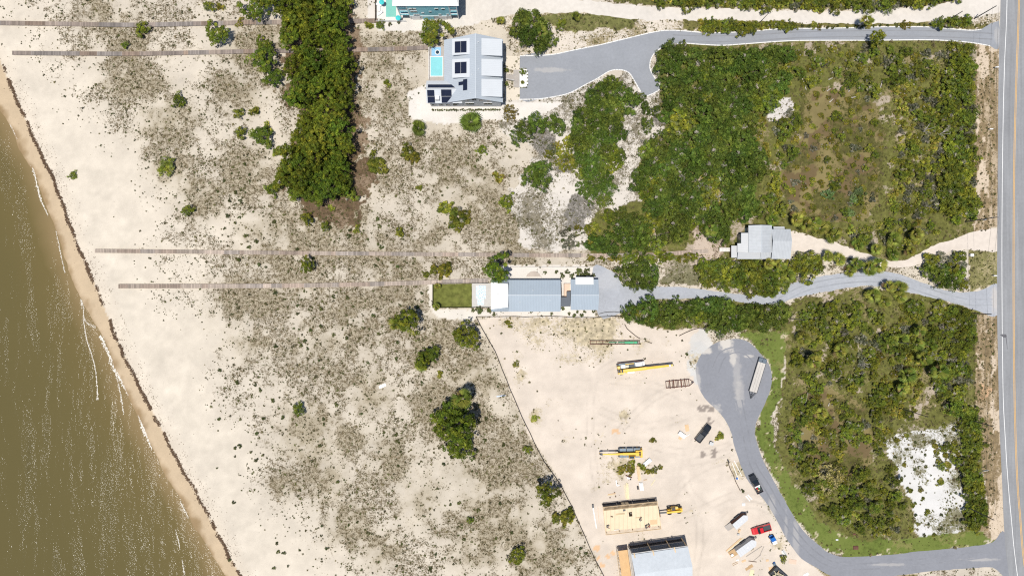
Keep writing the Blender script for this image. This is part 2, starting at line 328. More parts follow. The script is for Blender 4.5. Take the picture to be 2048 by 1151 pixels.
def zone_colours(px, py):
    """soil colour, litter colour and litter amount at ground pixels px, py"""
    X = px; Y = py
    wx = px + (fbm(X, Y, 22, 3) - .5) * 26; wy = py + (fbm(X, Y, 22, 41) - .5) * 26
    sx_ = px + (fbm(X, Y, 8, 5) - .5) * 9; sy_ = py + (fbm(X, Y, 8, 45) - .5) * 9
    n = px.shape
    soil = np.zeros(n + (3,)); lit = np.zeros(n + (3,)); amt = np.zeros(n)
    big = fbm(X, Y, 160, 7); mid = fbm(X, Y, 40, 8); fine = fbm(X, Y, 9, 9)
    def put(mask, s, l, a, soft=None):
        soil[mask] = s; lit[mask] = l; amt[mask] = a if np.isscalar(a) else a[mask]
    # dunes
    d = shore_d(px, py)
    warm = np.clip((d - 40) / 500, 0, 1)[..., None]
    soil[:] = np.array((.585, .525, .44)) * (1 - warm) + np.array((.555, .497, .415)) * warm
    lit[:] = (.115, .090, .052)
    f = 0.10 + 0.23 * np.clip((d - 110) / 170, 0, 1) - 0.14 * np.clip((140 - d) / 60, 0, 1)
    for bx, by, r, a in SCRUB:
        f = f + a * np.exp(-((wx - bx) ** 2 + (wy - by) ** 2) / (2 * (r * .62) ** 2))
    med = fbm(X, Y, 19, 10); patch = fbm(X, Y, 75, 18)
    f = f * .50 + .14 * np.clip((d - 70) / 120, 0, 1)
    amt[:] = np.clip(f * (.45 + 1.2 * np.clip((patch - .3) * 2.2, 0, 1.2)) * (.45 + 1.1 * np.clip((med - .3) * 2.4, 0, 1.3)) * (.4 + 1.2 * fine), 0.0, .40)
    hum = np.zeros(n)
    for bx, by, r, a in SCRUB:
        if a > 0: hum = np.maximum(hum, a * np.exp(-((wx - bx) ** 2 + (wy - by) ** 2) / (2 * (r * .68) ** 2)))
    hum = np.clip((hum * 1.75 + .10 * np.clip((d - 120) / 250, 0, 1)) * (.35 + 1.3 * np.clip((med - .25) * 2, 0, 1.2)) * (.6 + .8 * patch), 0, .8)[..., None]
    soil *= (0.88 + 0.16 * big + .16 * (med - .5) + .14 * (fine - .5))[..., None]
    soil[:] = soil * (1 - hum) + np.array((.30, .255, .175)) * hum
    streak = fbm(X * .9 + Y * .5, (Y - X * .6) * .22, 26, 201)
    soil *= (.95 + .10 * streak)[..., None]
    # far east and beyond the frame
    put(px > 2060, (.36, .30, .22), (.10, .09, .035), np.clip(mid + .1, 0, 1))
    put((py < -20) & (px > 540), (.42, .36, .28), (.10, .09, .035), np.clip(mid, 0, 1))
    m = inpoly(px + (fbm(X, Y, 40, 5) - .5) * 70 + (fine - .5) * 40, py + (fbm(X, Y, 40, 6) - .5) * 60 + (fbm(X, Y, 9, 19) - .5) * 40, PINE_FLOOR); put(m, (.235, .175, .12), (.11, .075, .045), np.clip(.15 + mid * .7, 0, 1))
    m = inpoly(wx, wy, [(960, 20), (1330, 20), (1600, 20), (1990, 30), (1990, 60), (1600, 62), (1330, 70), (1040, 115), (1010, 60)])
    put(m, (.56, .50, .43), (.22, .18, .10), np.clip(mid * .7, 0, 1))
    m = inpoly(wx, wy, [(1075, 28), (1180, 24), (1280, 36), (1270, 56), (1150, 62), (1080, 50)]); put(m, (.24, .20, .10), (.13, .13, .045), np.clip(.2 + mid * .9, 0, 1))
    m = inpoly(wx, wy, [(1370, 40), (1990, 44), (1985, 58), (1840, 54), (1600, 58), (1370, 62)]); put(m, (.30, .24, .14), (.13, .12, .04), np.clip(.2 + mid, 0, 1))
    m = inpoly(sx_, sy_, [(1220, -30), (1960, -30), (1900, 4), (1840, 10), (1770, 18), (1640, 20), (1480, 16), (1378, 14), (1300, 12), (1230, 4)])
    put(m, (.30, .24, .17), (.11, .11, .035), np.clip(.15 + mid * 1.1, 0, 1))
    # sandy ground among the central oaks
    m = inpoly(wx, wy, [(1010, 200), (1340, 130), (1345, 300), (1300, 340), (1290, 440), (1200, 500), (1050, 500), (1010, 400), (1080, 300), (1000, 270)])
    lotl = np.clip((mid - .30) * 1.2 + .15, 0, 1)
    soil[m] = np.array((.55, .51, .46)); lit[m] = np.array((.17, .15, .11)); amt[m] = lotl[m] * .8
    for bx, by, r in ((1090, 285, 22), (1130, 330, 18), (1080, 265, 14), (1150, 440, 24), (1160, 410, 26), (1230, 255, 10), (1318, 240, 14)):
        mm = ((wx - bx) ** 2 + (wy - by) ** 2) < r * r
        soil[mm] = (.32, .29, .27); lit[mm] = (.14, .13, .11); amt[mm] = .5
    # east lots
    for lot in (LOT_N, LOT_S):
        m = inpoly(wx, wy, lot)
        put(m, (.235, .19, .105), (.112, .112, .032), np.clip(.15 + mid * 1.0 + (fine - .5) * .5, 0, 1))
        pk = m & (fbm(X, Y, 30, 77) > .66); soil[pk] = (.36, .30, .24); amt[pk] *= .6
    for md, c in ((MEADOW, 1.0), (MEADOW_S, 1.0)):
        m = inpoly(wx, wy, md)
        put(m, (.19, .155, .068), (.082, .078, .024), np.clip(.02 + (mid - .3) * 1.5 + (fine - .5) * .8, 0, 1)); soil[m] *= (.8 + .4 * med)[m][..., None]
        br = m & (fbm(X, Y, 36, 91) > .55); soil[br] = (.135, .098, .05)
    m = inpoly(wx, wy, [(1545, 195), (1580, 195), (1600, 215), (1560, 240), (1535, 238)]); put(m, (.55, .52, .49), (.2, .17, .13), .25)
    m = inpoly(wx, wy, [(1395, 440), (1440, 460), (1450, 500), (1380, 560), (1330, 560), (1385, 500)]); put(m, (.46, .38, .31), (.2, .15, .11), np.clip(mid * .8, 0, 1))
    m = inpoly(wx, wy, [(1330, 520), (1400, 505), (1400, 575), (1330, 570)]); put(m, (.43, .36, .30), (.15, .14, .08), np.clip(mid * .9, 0, 1))
    m = inpoly(wx, wy, [(1400, 580), (1250, 590), (1250, 640), (1400, 640)]); put(m, (.45, .38, .31), (.15, .14, .07), np.clip(mid * .8, 0, 1))
    m = inpoly(sx_, sy_, WHITE_PATCH)
    wa = np.clip((mid - .42) * 2.0 + np.clip((wx - 1850) / 140, 0, 1) * .35 + np.clip((wy - 960) / 120, 0, 1) * .3, 0, .85)
    put(m, (.57, .56, .545), (.17, .16, .10), np.clip(wa * .75 + .04, 0, .7))
    m = inpoly(wx, wy, GRASS_EDGE)
    put(m, (.135, .165, .040), (.100, .130, .028), np.clip(.1 + mid * .6, 0, 1))
    pk = m & (fbm(X, Y, 26, 31) > .62); soil[pk] = (.19, .185, .065)
    edge = m & (fbm(X, Y, 12, 32) > .72); soil[edge] = (.45, .39, .27); amt[edge] = .3
    m = inpoly(sx_, sy_, [(1560, 1085), (1690, 1120), (1860, 1155), (2010, 1150), (2040, 1290), (1600, 1290)]); put(m, (.33, .27, .17), (.14, .13, .05), np.clip(mid, 0, 1))
    for vg in (VERGE, VERGE2, VERGE3):
        m = inpoly(sx_, sy_, vg)
        streak = fbm(X * 3.2, Y * .22, 12, 60)
        put(m, (.40, .32, .225), (.20, .150, .085), np.clip(.05 + streak * .9 + (mid - .5) * .5, 0, 1))
        bare = m & (fbm(X * 1.6, Y * .5, 30, 61) > .60); soil[bare] = (.52, .43, .33); amt[bare] = .25
    m = inpoly(sx_, sy_, VERGE3); put(m, (.33, .28, .16), (.16, .15, .06), np.clip(.2 + mid * .7, 0, 1))
    m = inpoly(wx, wy, [(1955, 770), (1985, 770), (1980, 800), (1952, 800)]); soil[m] = (.52, .33, .2)
    # building site sand
    m = inpoly(px + (fbm(X, Y, 30, 12) - .5) * 10, py + (fbm(X, Y, 30, 13) - .5) * 10, SITE)
    put(m, (.575, .503, .428), (.40, .34, .235), np.clip((mid - .52) * 1.1, 0, .5))
    tr = fbm(X * .5, Y * 2.0, 30, 21)
    soil[m] *= (0.90 + 0.14 * tr + .12 * (med - .5) + .1 * (fine - .5))[m][..., None]
    for line in (((1300, 890), (1340, 900), (1400, 905), (1460, 890)), ((1310, 905), (1360, 925), (1420, 915), (1465, 895)), ((1330, 1010), (1370, 960), (1420, 930), (1470, 915)), ((1345, 1040), (1420, 1010), (1470, 990), (1525, 1000)), ((1390, 880), (1370, 930), (1385, 990), (1440, 1030)), ((1240, 860), (1300, 800), (1380, 760), (1400, 745)), ((1220, 760), (1300, 770), (1380, 800), (1450, 850)), ((1200, 820), (1280, 850), (1350, 840), (1410, 812)), ((1400, 1140), (1430, 1060), (1490, 1010), (1540, 1020)), ((1390, 1151), (1400, 1060), (1380, 1000), (1330, 960)), ((1240, 720), (1190, 760), (1180, 860), (1195, 980))):
        pl = smooth_poly(list(line), 6, closed=False)
        for side in (-6.5, 6.5):
            dd = np.full(n, 99.0)
            for (ax, ay), (bx, by) in zip(pl[:-1], pl[1:]):
                L2 = math.hypot(bx - ax, by - ay); ox, oy = -(by - ay) / L2 * side, (bx - ax) / L2 * side
                tt = np.clip(((px - ax - ox) * (bx - ax) + (py - ay - oy) * (by - ay)) / L2 ** 2, 0, 1)
                dd = np.minimum(dd, np.hypot(px - ax - ox - tt * (bx - ax), py - ay - oy - tt * (by - ay)))
            k = np.exp(-(dd / 1.9) ** 2) * np.clip((fbm(X, Y, 25, 33) - .3) * 3, 0, 1)
            soil[m] *= (1 - .13 * k)[m][..., None]
    for bx, by, r, a in ((1150, 660, 55, .75), (1215, 655, 45, .8), (1060, 655, 50, .5), (1390, 720, 26, .7), (1200, 715, 30, .4), (1040, 750, 14, .6), (1070, 830, 10, .8), (1480, 940, 26, .7), (1240, 935, 22, .6), (1290, 930, 18, .7), (1245, 830, 12, .5), (1190, 980, 12, .3), (1555, 1090, 18, .5), (1020, 640, 20, .3), (1280, 690, 25, .4)):
        k = a * np.exp(-((wx - bx) ** 2 + (wy - by) ** 2) / (2 * (r * .6) ** 2))
        amt[m] = np.clip(amt[m] + (k * (.4 + mid))[m], 0, 1)
    gm = m & (((wx - 1440) / 60) ** 2 + ((wy - 690) / 40) ** 2 < 1); soil[gm] = (.52, .50, .47)
    gm = m & (((wx - 1400) / 24) ** 2 + ((wy - 725) / 40) ** 2 < 1); soil[gm] = (.50, .49, .47)
    for bx, by, rx, ry in ((1418, 845, 8, 14), (1406, 910, 5, 9), (1427, 905, 7, 12), (1545, 1008, 10, 6), (1412, 815, 18, 9)):
        gm = m & (((sx_ - bx) / rx) ** 2 + ((sy_ - by) / ry) ** 2 < 1) & (fine > .42); soil[gm] = (.27, .23, .2)
    for bx, by, r in ((1195, 1095, 7), (1190, 1115, 9), (1215, 1110, 6), (1204, 1128, 6), (1225, 1105, 5), (1232, 862, 8)):
        gm = m & ((sx_ - bx) ** 2 + ((sy_ - by) * 1.6) ** 2 < r * r); soil[gm] = (.60, .40, .24)
    # yards round the houses
    m = inpoly(sx_, sy_, WEST_YARD); put(m, (.60, .565, .52), (.3, .26, .2), np.clip((mid - .5) * .6, 0, .2))
    m = inpoly(sx_, sy_, [(735, -40), (960, -40), (960, 45), (900, 60), (760, 62), (735, 40)]); put(m, (.57, .535, .49), (.3, .25, .18), np.clip((mid - .4) * .9, 0, .5))
    m = inpoly(sx_, sy_, [(1005, 530), (1190, 532), (1190, 560), (1190, 634), (990, 634), (870, 630), (866, 618), (980, 620), (1000, 560)]); put(m, (.60, .56, .51), (.3, .26, .18), np.clip((mid - .45) * .8, 0, .3))
    m = inpoly(sx_, sy_, [(856, 565), (866, 565), (868, 616), (952, 622), (950, 640), (880, 636), (858, 610)]); put(m, (.60, .56, .50), (.3, .26, .18), np.clip((mid - .45) * .8, 0, .3))
    m = inpoly(px + (fine - .5) * 3, py + (fbm(X, Y, 9, 99) - .5) * 3, LAWN); put(m, (.155, .150, .045), (.12, .13, .032), np.clip(.1 + mid, 0, 1))
    # beach
    wr = np.interp(py, [p[1] for p in WRACK], [p[0] for p in WRACK])
    below = (px < wr + (fine - .5) * 5)
    t = np.clip((px - np.interp(py, _sy, _sx)) / np.maximum(wr - np.interp(py, _sy, _sx), 4), 0, 1)
    tan = np.array((.46, .36, .245)); damp = np.array((.27, .19, .105))
    t2 = np.clip((t + (mid - .5) * .9 + (fine - .5) * .3 - .06) / .34, 0, 1)
    cb = damp * (1 - t2[..., None]) + tan * t2[..., None]
    cb = cb * (0.94 + .12 * fbm(X * .6 + Y * 1.0, X, 20, 51))[..., None]
    soil[below] = cb[below]; amt[below] = np.clip((mid - .55) * .5, 0, .1)[below]
    up = np.clip((px - wr) / 34, 0, 1)
    strip = (px >= wr) & (up < 1)
    k = (1 - up)[..., None] * .45
    soil[strip] = (soil * (1 - k) + np.array((.58, .50, .40)) * k)[strip]
    amt[strip] = amt[strip] * up[strip] * .3 + (np.clip((fbm(X - Y * .55, (X * .5 + Y) * .12, 5, 71) - .60) * 2.0, 0, .4))[strip]
    return soil, lit, amt

# ---- ground sheet
def build_ground():
    step = 0.5
    xs = np.concatenate([[-3000, -900, -400, -240], np.arange(-175, 176, step), [240, 400, 900, 3000]])
    ys = np.concatenate([[-3000, -900, -400, -200], np.arange(-108, 108.1, step), [200, 400, 900, 3000]])
    X, Y = np.meshgrid(xs, ys)
    px = X * S + 1024; py = 575.5 - Y * S
    soil, lit, amt = zone_colours(px, py)
    far = (np.abs(X) > 171) | (np.abs(Y) > 104)
    east = far & (px > 1240)
    soil[far] = (.50, .45, .37); lit[far] = (.115, .09, .052); amt[far] = .22
    soil[east] = (.30, .26, .15); lit[east] = (.10, .105, .032); amt[east] = .5
    d = shore_d(px, py) / S
    j = (fbm(px, py, 30, 15) - .5) * 1.6
    Z = np.clip((d + j * .6 - 6) * 0.075, -4.5, 0.0)
    nv = X.size; W = len(xs); H = len(ys)
    me = bpy.data.meshes.new('ground')
    co = np.stack([X, Y, Z], -1).reshape(-1, 3)
    me.vertices.add(nv); me.vertices.foreach_set('co', co.astype(np.float32).ravel())
    i = np.arange(nv).reshape(H, W)
    q = np.stack([i[:-1, :-1], i[:-1, 1:], i[1:, 1:], i[1:, :-1]], -1).reshape(-1, 4).astype(np.int32)
    me.loops.add(q.size); me.loops.foreach_set('vertex_index', q.ravel())
    me.polygons.add(len(q)); me.polygons.foreach_set('loop_start', np.arange(0, q.size, 4, dtype=np.int32)); me.polygons.foreach_set('loop_total', np.full(len(q), 4, np.int32))
    me.update(calc_edges=True)
    for nm, c in (('soil', soil), ('litter_colour', lit)):
        a = me.attributes.new(nm, 'FLOAT_COLOR', 'POINT'); b = np.ones((nv, 4), np.float32); b[:, :3] = c.reshape(-1, 3); a.data.foreach_set('color', b.ravel())
    a = me.attributes.new('litter', 'FLOAT', 'POINT'); a.data.foreach_set('value', amt.astype(np.float32).ravel())
    m = bpy.data.materials.new('ground'); m.use_nodes = True; nt = m.node_tree; L = nt.links.new; b = nt.nodes['Principled BSDF']
    b.inputs['Roughness'].default_value = .95; b.inputs['Specular IOR Level'].default_value = .1
    g = _n(nt, 'ShaderNodeNewGeometry')
    def noise(sc, det=4, rough=.6):
        n = _n(nt, 'ShaderNodeTexNoise'); n.inputs['Scale'].default_value = sc; n.inputs['Detail'].default_value = det; n.inputs['Roughness'].default_value = rough
        L(g.outputs['Position'], n.inputs['Vector']); return n
    n1 = noise(3.0, 4, .8); n2 = noise(.7, 3); n3 = noise(.16, 3); n4 = noise(1.0, 4, .75)
    so = _n(nt, 'ShaderNodeAttribute', attribute_name='soil'); lc = _n(nt, 'ShaderNodeAttribute', attribute_name='litter_colour'); la = _n(nt, 'ShaderNodeAttribute', attribute_name='litter')
    s = _n(nt, 'ShaderNodeMath', operation='MULTIPLY_ADD'); L(n4.outputs['Fac'], s.inputs[0]); s.inputs[1].default_value = .45
    s1 = _n(nt, 'ShaderNodeMath', operation='MULTIPLY'); L(n1.outputs['Fac'], s1.inputs[0]); s1.inputs[1].default_value = .55; L(s1.outputs[0], s.inputs[2])
    # threshold falls as litter rises
    th = _n(nt, 'ShaderNodeMath', operation='MULTIPLY_ADD'); L(la.outputs['Fac'], th.inputs[0]); th.inputs[1].default_value = .40; L(s.outputs[0], th.inputs[2])
    mr = _n(nt, 'ShaderNodeMapRange', interpolation_type='SMOOTHSTEP'); L(th.outputs[0], mr.inputs['Value']); mr.inputs['From Min'].default_value = .62; mr.inputs['From Max'].default_value = .70
    v = _n(nt, 'ShaderNodeMath', operation='ADD'); L(n1.outputs['Fac'], v.inputs[0]); L(n3.outputs['Fac'], v.inputs[1])
    vr = _n(nt, 'ShaderNodeMapRange'); L(v.outputs[0], vr.inputs['Value']); vr.inputs['From Min'].default_value = .6; vr.inputs['From Max'].default_value = 1.4; vr.inputs['To Min'].default_value = .84; vr.inputs['To Max'].default_value = 1.14
    sc = _n(nt, 'ShaderNodeVectorMath', operation='SCALE'); L(so.outputs['Color'], sc.inputs[0]); L(vr.outputs[0], sc.inputs['Scale'])
    v2 = _n(nt, 'ShaderNodeMapRange'); L(n2.outputs['Fac'], v2.inputs['Value']); v2.inputs['From Min'].default_value = .3; v2.inputs['From Max'].default_value = .7; v2.inputs['To Min'].default_value = .65; v2.inputs['To Max'].default_value = 1.4
    s2 = _n(nt, 'ShaderNodeVectorMath', operation='SCALE'); L(lc.outputs['Color'], s2.inputs[0]); L(v2.outputs[0], s2.inputs['Scale'])
    mx = _n(nt, 'ShaderNodeMix', data_type='RGBA'); L(mr.outputs[0], mx.inputs[0]); L(sc.outputs[0], mx.inputs[6]); L(s2.outputs[0], mx.inputs[7])
    L(mx.outputs[2], b.inputs['Base Color'])
    bp = _n(nt, 'ShaderNodeBump'); bp.inputs['Strength'].default_value = .5; bp.inputs['Distance'].default_value = .12
    L(th.outputs[0], bp.inputs['Height']); L(bp.outputs[0], b.inputs['Normal'])
    me.materials.append(m)
    o = link('ground', me); tag(o, kind='structure')
    return X, Y, amt

GX, GY, GAMT = build_ground()
def litter_at(x, y):
    ix = np.clip(np.round((x + 175) / .5).astype(int) + 4, 0, GAMT.shape[1] - 1); iy = np.clip(np.round((y + 108) / .5).astype(int) + 4, 0, GAMT.shape[0] - 1)
    return GAMT[iy, ix]

# ---- sea
def build_sea():
    sh = smooth_poly(SHORE, 6, closed=False)
    offs = [-5, -2, 0, 1, 2, 3.5, 5, 8, 12, 18, 26, 40, 70, 130, 400, 3000]
    vs = []; dep = []
    for (a, b) in sh:
        x, y = P(a, b)
        for o_ in offs:
            vs.append((x - o_ * .86, y - o_ * .51 * (1 if o_ < 200 else 0), -.42)); dep.append(o_)
    n = len(offs); fs = []
    for i in range(len(sh) - 1):
        for k in range(n - 1):
            fs.append((i * n + k, i * n + k + 1, (i + 1) * n + k + 1, (i + 1) * n + k))
    me = bpy.data.meshes.new('sea'); me.from_pydata(vs, [], fs)
    a = me.attributes.new('depth', 'FLOAT', 'POINT'); a.data.foreach_set('value', dep)
    m = bpy.data.materials.new('sea'); m.use_nodes = True; nt = m.node_tree; L = nt.links.new; b = nt.nodes['Principled BSDF']
    b.inputs['Roughness'].default_value = .10; b.inputs['IOR'].default_value = 1.33
    g = _n(nt, 'ShaderNodeNewGeometry'); at = _n(nt, 'ShaderNodeAttribute', attribute_name='depth')
    ra = _n(nt, 'ShaderNodeValToRGB'); mr = _n(nt, 'ShaderNodeMapRange'); L(at.outputs['Fac'], mr.inputs['Value']); mr.inputs['From Max'].default_value = 45
    no0 = _n(nt, 'ShaderNodeTexNoise'); no0.inputs['Scale'].default_value = .05; no0.inputs['Detail'].default_value = 3; L(g.outputs['Position'], no0.inputs['Vector'])
    ad = _n(nt, 'ShaderNodeMath', operation='MULTIPLY_ADD'); L(no0.outputs['Fac'], ad.inputs[0]); ad.inputs[1].default_value = .16; L(mr.outputs[0], ad.inputs[2])
    L(ad.outputs[0], ra.inputs[0])
    e = ra.color_ramp.elements; e[0].position = .08; e[0].color = (.215, .155, .075, 1); e[1].position = .9; e[1].color = (.104, .085, .032, 1)
    k = e.new(.2); k.color = (.130, .100, .038, 1); k = e.new(.45); k.color = (.112, .090, .034, 1)
    L(ra.outputs[0], b.inputs['Base Color'])
    # swell running along the beach, chop and ripples
    mp = _n(nt, 'ShaderNodeMapping'); mp.inputs['Rotation'].default_value = (0, 0, R(14)); mp.inputs['Scale'].default_value = (1.0, .30, 1)
    L(g.outputs['Position'], mp.inputs['Vector'])
    def noise(sc, det, rough, src):
        n_ = _n(nt, 'ShaderNodeTexNoise'); n_.inputs['Scale'].default_value = sc; n_.inputs['Detail'].default_value = det; n_.inputs['Roughness'].default_value = rough
        L(src, n_.inputs['Vector']); return n_
    w1 = noise(.16, 3, .55, mp.outputs[0]); w2 = noise(1.3, 3, .6, g.outputs['Position']); w3 = noise(4.5, 3, .6, g.outputs['Position'])
    mp2 = _n(nt, 'ShaderNodeMapping'); mp2.inputs['Rotation'].default_value = (0, 0, R(11)); mp2.inputs['Scale'].default_value = (1.0, .12, 1); L(g.outputs['Position'], mp2.inputs['Vector'])
    w4 = noise(.22, 5, .62, mp2.outputs[0])
    gate = _n(nt, 'ShaderNodeMapRange', interpolation_type='SMOOTHSTEP'); L(w4.outputs['Fac'], gate.inputs['Value']); gate.inputs['From Min'].default_value = .50; gate.inputs['From Max'].default_value = .80; gate.inputs['To Min'].default_value = .17; gate.inputs['To Max'].default_value = 1.0
    b1 = _n(nt, 'ShaderNodeBump'); b1.inputs['Strength'].default_value = .6; b1.inputs['Distance'].default_value = .8; L(w1.outputs['Fac'], b1.inputs['Height'])
    b2 = _n(nt, 'ShaderNodeBump'); b2.inputs['Distance'].default_value = .60; L(w2.outputs['Fac'], b2.inputs['Height']); L(b1.outputs[0], b2.inputs['Normal']); L(gate.outputs[0], b2.inputs['Strength'])
    b3 = _n(nt, 'ShaderNodeBump'); b3.inputs['Distance'].default_value = .22; L(w3.outputs['Fac'], b3.inputs['Height']); L(b2.outputs[0], b3.inputs['Normal']); L(gate.outputs[0], b3.inputs['Strength'])
    L(b3.outputs[0], b.inputs['Normal'])
    me.materials.append(m); me.update()
    tag(link('sea', me), kind='structure')

    # broken foam: low ragged ridges of froth along the swash and sun glitter offshore drawn as the same white shapes
    mat('foam', (.62, .585, .52), .6, var=.12, scale=3)  # white of the froth and of the painted glitter
    def foam(line, w, z, seed, gaps):
        pts = smooth_poly(line, 14, closed=False); rg = np.random.default_rng(seed)
        mb = MB(); acc = 0; u = rg.uniform(0, 100)
        for i in range(len(pts) - 1):
            x0, y0 = P(*pts[i]); x1, y1 = P(*pts[i + 1])
            L_ = math.hypot(x1 - x0, y1 - y0); steps = max(1, int(L_ / .3))
            for k in range(steps):
                t = k / steps; acc += .3
                v = float(fbm(np.array([acc * 1.0]), np.array([u]), 9, seed)[0])
                ww = w * max(0, (v - gaps) * 3.2)
                if ww < .05: continue
                x = x0 + (x1 - x0) * t; y = y0 + (y1 - y0) * t
                for c in range(5):
                    r = rg.uniform(.05, .15) * (0.6 + ww)
                    ox, oy = rg.normal(0, ww * .33), rg.normal(0, .2)
                    n_ = 5; a0 = rg.uniform(0, 6)
                    ring = [(x + ox + r * math.cos(a0 + 6.283 * q / n_), y + oy + 1.5 * r * math.sin(a0 + 6.283 * q / n_), z) for q in range(n_)]
                    mb.add(ring + [(x + ox, y + oy, z + r * .22)], [(q, (q + 1) % n_, n_) for q in range(n_)])
        return mb
    mb = foam([(18, 248), (45, 300), (62, 330), (72, 370), (80, 400), (97, 435), (108, 455), (118, 500), (128, 545)], .42, -.405, 3, .38)
    mb2 = foam([(145, 570), (163, 606), (168, 640), (190, 655)], .3, -.405, 9, .42)
    mb3 = foam([(200, 672), (212, 700), (226, 735), (256, 792), (284, 852), (302, 898)], .75, -.405, 5, .36)
    mb4 = foam([(360, 1005), (388, 1060), (412, 1096)], .3, -.405, 6, .42)
    for q in (mb2, mb3, mb4): mb.add(q.v, q.f)
    o = mb.build('swash_foam', 'foam'); tag(o, kind='stuff'); o['label'] = 'broken white foam lying along the brown waterline'; o['category'] = 'foam'
    mb = foam([(160, 600), (165, 640), (172, 680), (182, 710), (190, 745), (194, 800)], .4, -.40, 12, .36)  # white mesh lines standing in for sun glitter on the water
    q = foam([(318, 950), (330, 980), (342, 1030), (355, 1080), (368, 1151)], .6, -.40, 14, .33); mb.add(q.v, q.f)
    q = foam([(228, 740), (238, 780), (246, 830)], .3, -.40, 16, .36); mb.add(q.v, q.f)
    o = mb.build('glitter_streaks', 'foam'); tag(o, kind='stuff'); o['label'] = 'thin white lines of painted sun glitter just off the beach'; o['category'] = 'foam'
build_sea()

# ---- wrack line of seaweed
def build_wrack():
    rg = np.random.default_rng(5)
    pts = smooth_poly(WRACK, 30, closed=False); V = []; T = []
    for (a, b) in pts:
        if b < -40 or b > 1200: continue
        if float(fbm(np.array([a * 1.0]), np.array([b * 1.0]), 14, 66)[0]) < .36 + .1 * rg.random(): continue
        for k in range(14):
            sp = rg.normal(1.5 * math.sin(b / 9), 1.6) if rg.random() < .70 else rg.normal(15, 10)
            if abs(sp) > 5 and rg.random() < .55: continue
            x, y = P(a + sp, b + rg.normal(0, 2)); s = rg.uniform(.11, .30) * (1 if abs(sp) < 5 else .55)
            th = rg.uniform(0, 6.28)
            for c in range(2):
                th += 1.3; ux, uy = math.cos(th) * s, math.sin(th) * s
                w = .5
                V += [(x - ux, y - uy, .01), (x + uy * w, y - ux * w, .05), (x + ux, y + uy, .012), (x - uy * w, y + ux * w, .06)]
                t = rg.uniform(.7, 1.5); T += [(.075 * t, .043 * t, .022 * t)] * 4
    mat('seaweed', (.1, .06, .03), .8, var=.2, scale=3, tint=True)
    tag(link('wrack_line', rawmesh('wrack_line', np.array(V), 4, 'seaweed', np.array(T))), 'dark brown line of seaweed along the beach', 'seaweed', kind='stuff')
build_wrack()

# ---- sheets
def sheet(name, outline_px, z, m, sub=4, ragged=0.0, kind='structure', label=None, cat=None):
    pts = [P(a, b) for a, b in (smooth_poly(outline_px, sub) if sub > 1 else outline_px)]
    if ragged:
        out = []
        for i, (x, y) in enumerate(pts):
            x2, y2 = pts[(i + 1) % len(pts)]; L_ = math.hypot(x2 - x, y2 - y); n = max(1, int(L_ / .7))
            for k in range(n):
                t = k / n; qx, qy = x + (x2 - x) * t, y + (y2 - y) * t
                q = np.array([qx]), np.array([qy])
                out.append((qx + float(fbm(q[0], q[1], 1.8, 5)[0] - .5) * ragged * 2, qy + float(fbm(q[0], q[1], 1.8, 6)[0] - .5) * ragged * 2))
        pts = out
    tri = geometry.tessellate_polygon([[Vector((x, y, 0)) for x, y in pts]])
    fs = []
    for t in tri:
        a, b, c = [pts[i] for i in t]
        fs.append(tuple(t) if (b[0] - a[0]) * (c[1] - a[1]) - (c[0] - a[0]) * (b[1] - a[1]) > 0 else tuple(t)[::-1])
    me = bpy.data.meshes.new(name); me.from_pydata([(x, y, z) for x, y in pts], [], fs); me.materials.append(M[m] if isinstance(m, str) else m); me.update()
    return tag(link(name, me), label, cat, kind=kind)

def ribbon(name, line_px, w, z, m, sub=8, off=0.0, dash=None, kind='structure', closed=False):
    pts = [P(a, b) for a, b in smooth_poly(line_px, sub, closed)]
    mb = MB(); n = len(pts); vs = []
    for i in range(n):
        a = pts[(i - 1) % n] if closed else pts[max(i - 1, 0)]; b = pts[(i + 1) % n] if closed else pts[min(i + 1, n - 1)]
        d = Vector((b[0] - a[0], b[1] - a[1])); d.normalize(); nx, ny = -d.y, d.x
        for s_ in (-w / 2 + off, w / 2 + off): vs.append((pts[i][0] + nx * s_, pts[i][1] + ny * s_, z))
    fs = []
    for i in range(n if closed else n - 1):
        j = (i + 1) % n; fs.append((2 * i, 2 * j, 2 * j + 1, 2 * i + 1))
    me = bpy.data.meshes.new(name); me.from_pydata(vs, [], fs)
    me.flip_normals() if False else None
    me.materials.append(M[m] if isinstance(m, str) else m); me.update()
    o = link(name, me)
    if kind: tag(o, kind=kind)
    return o

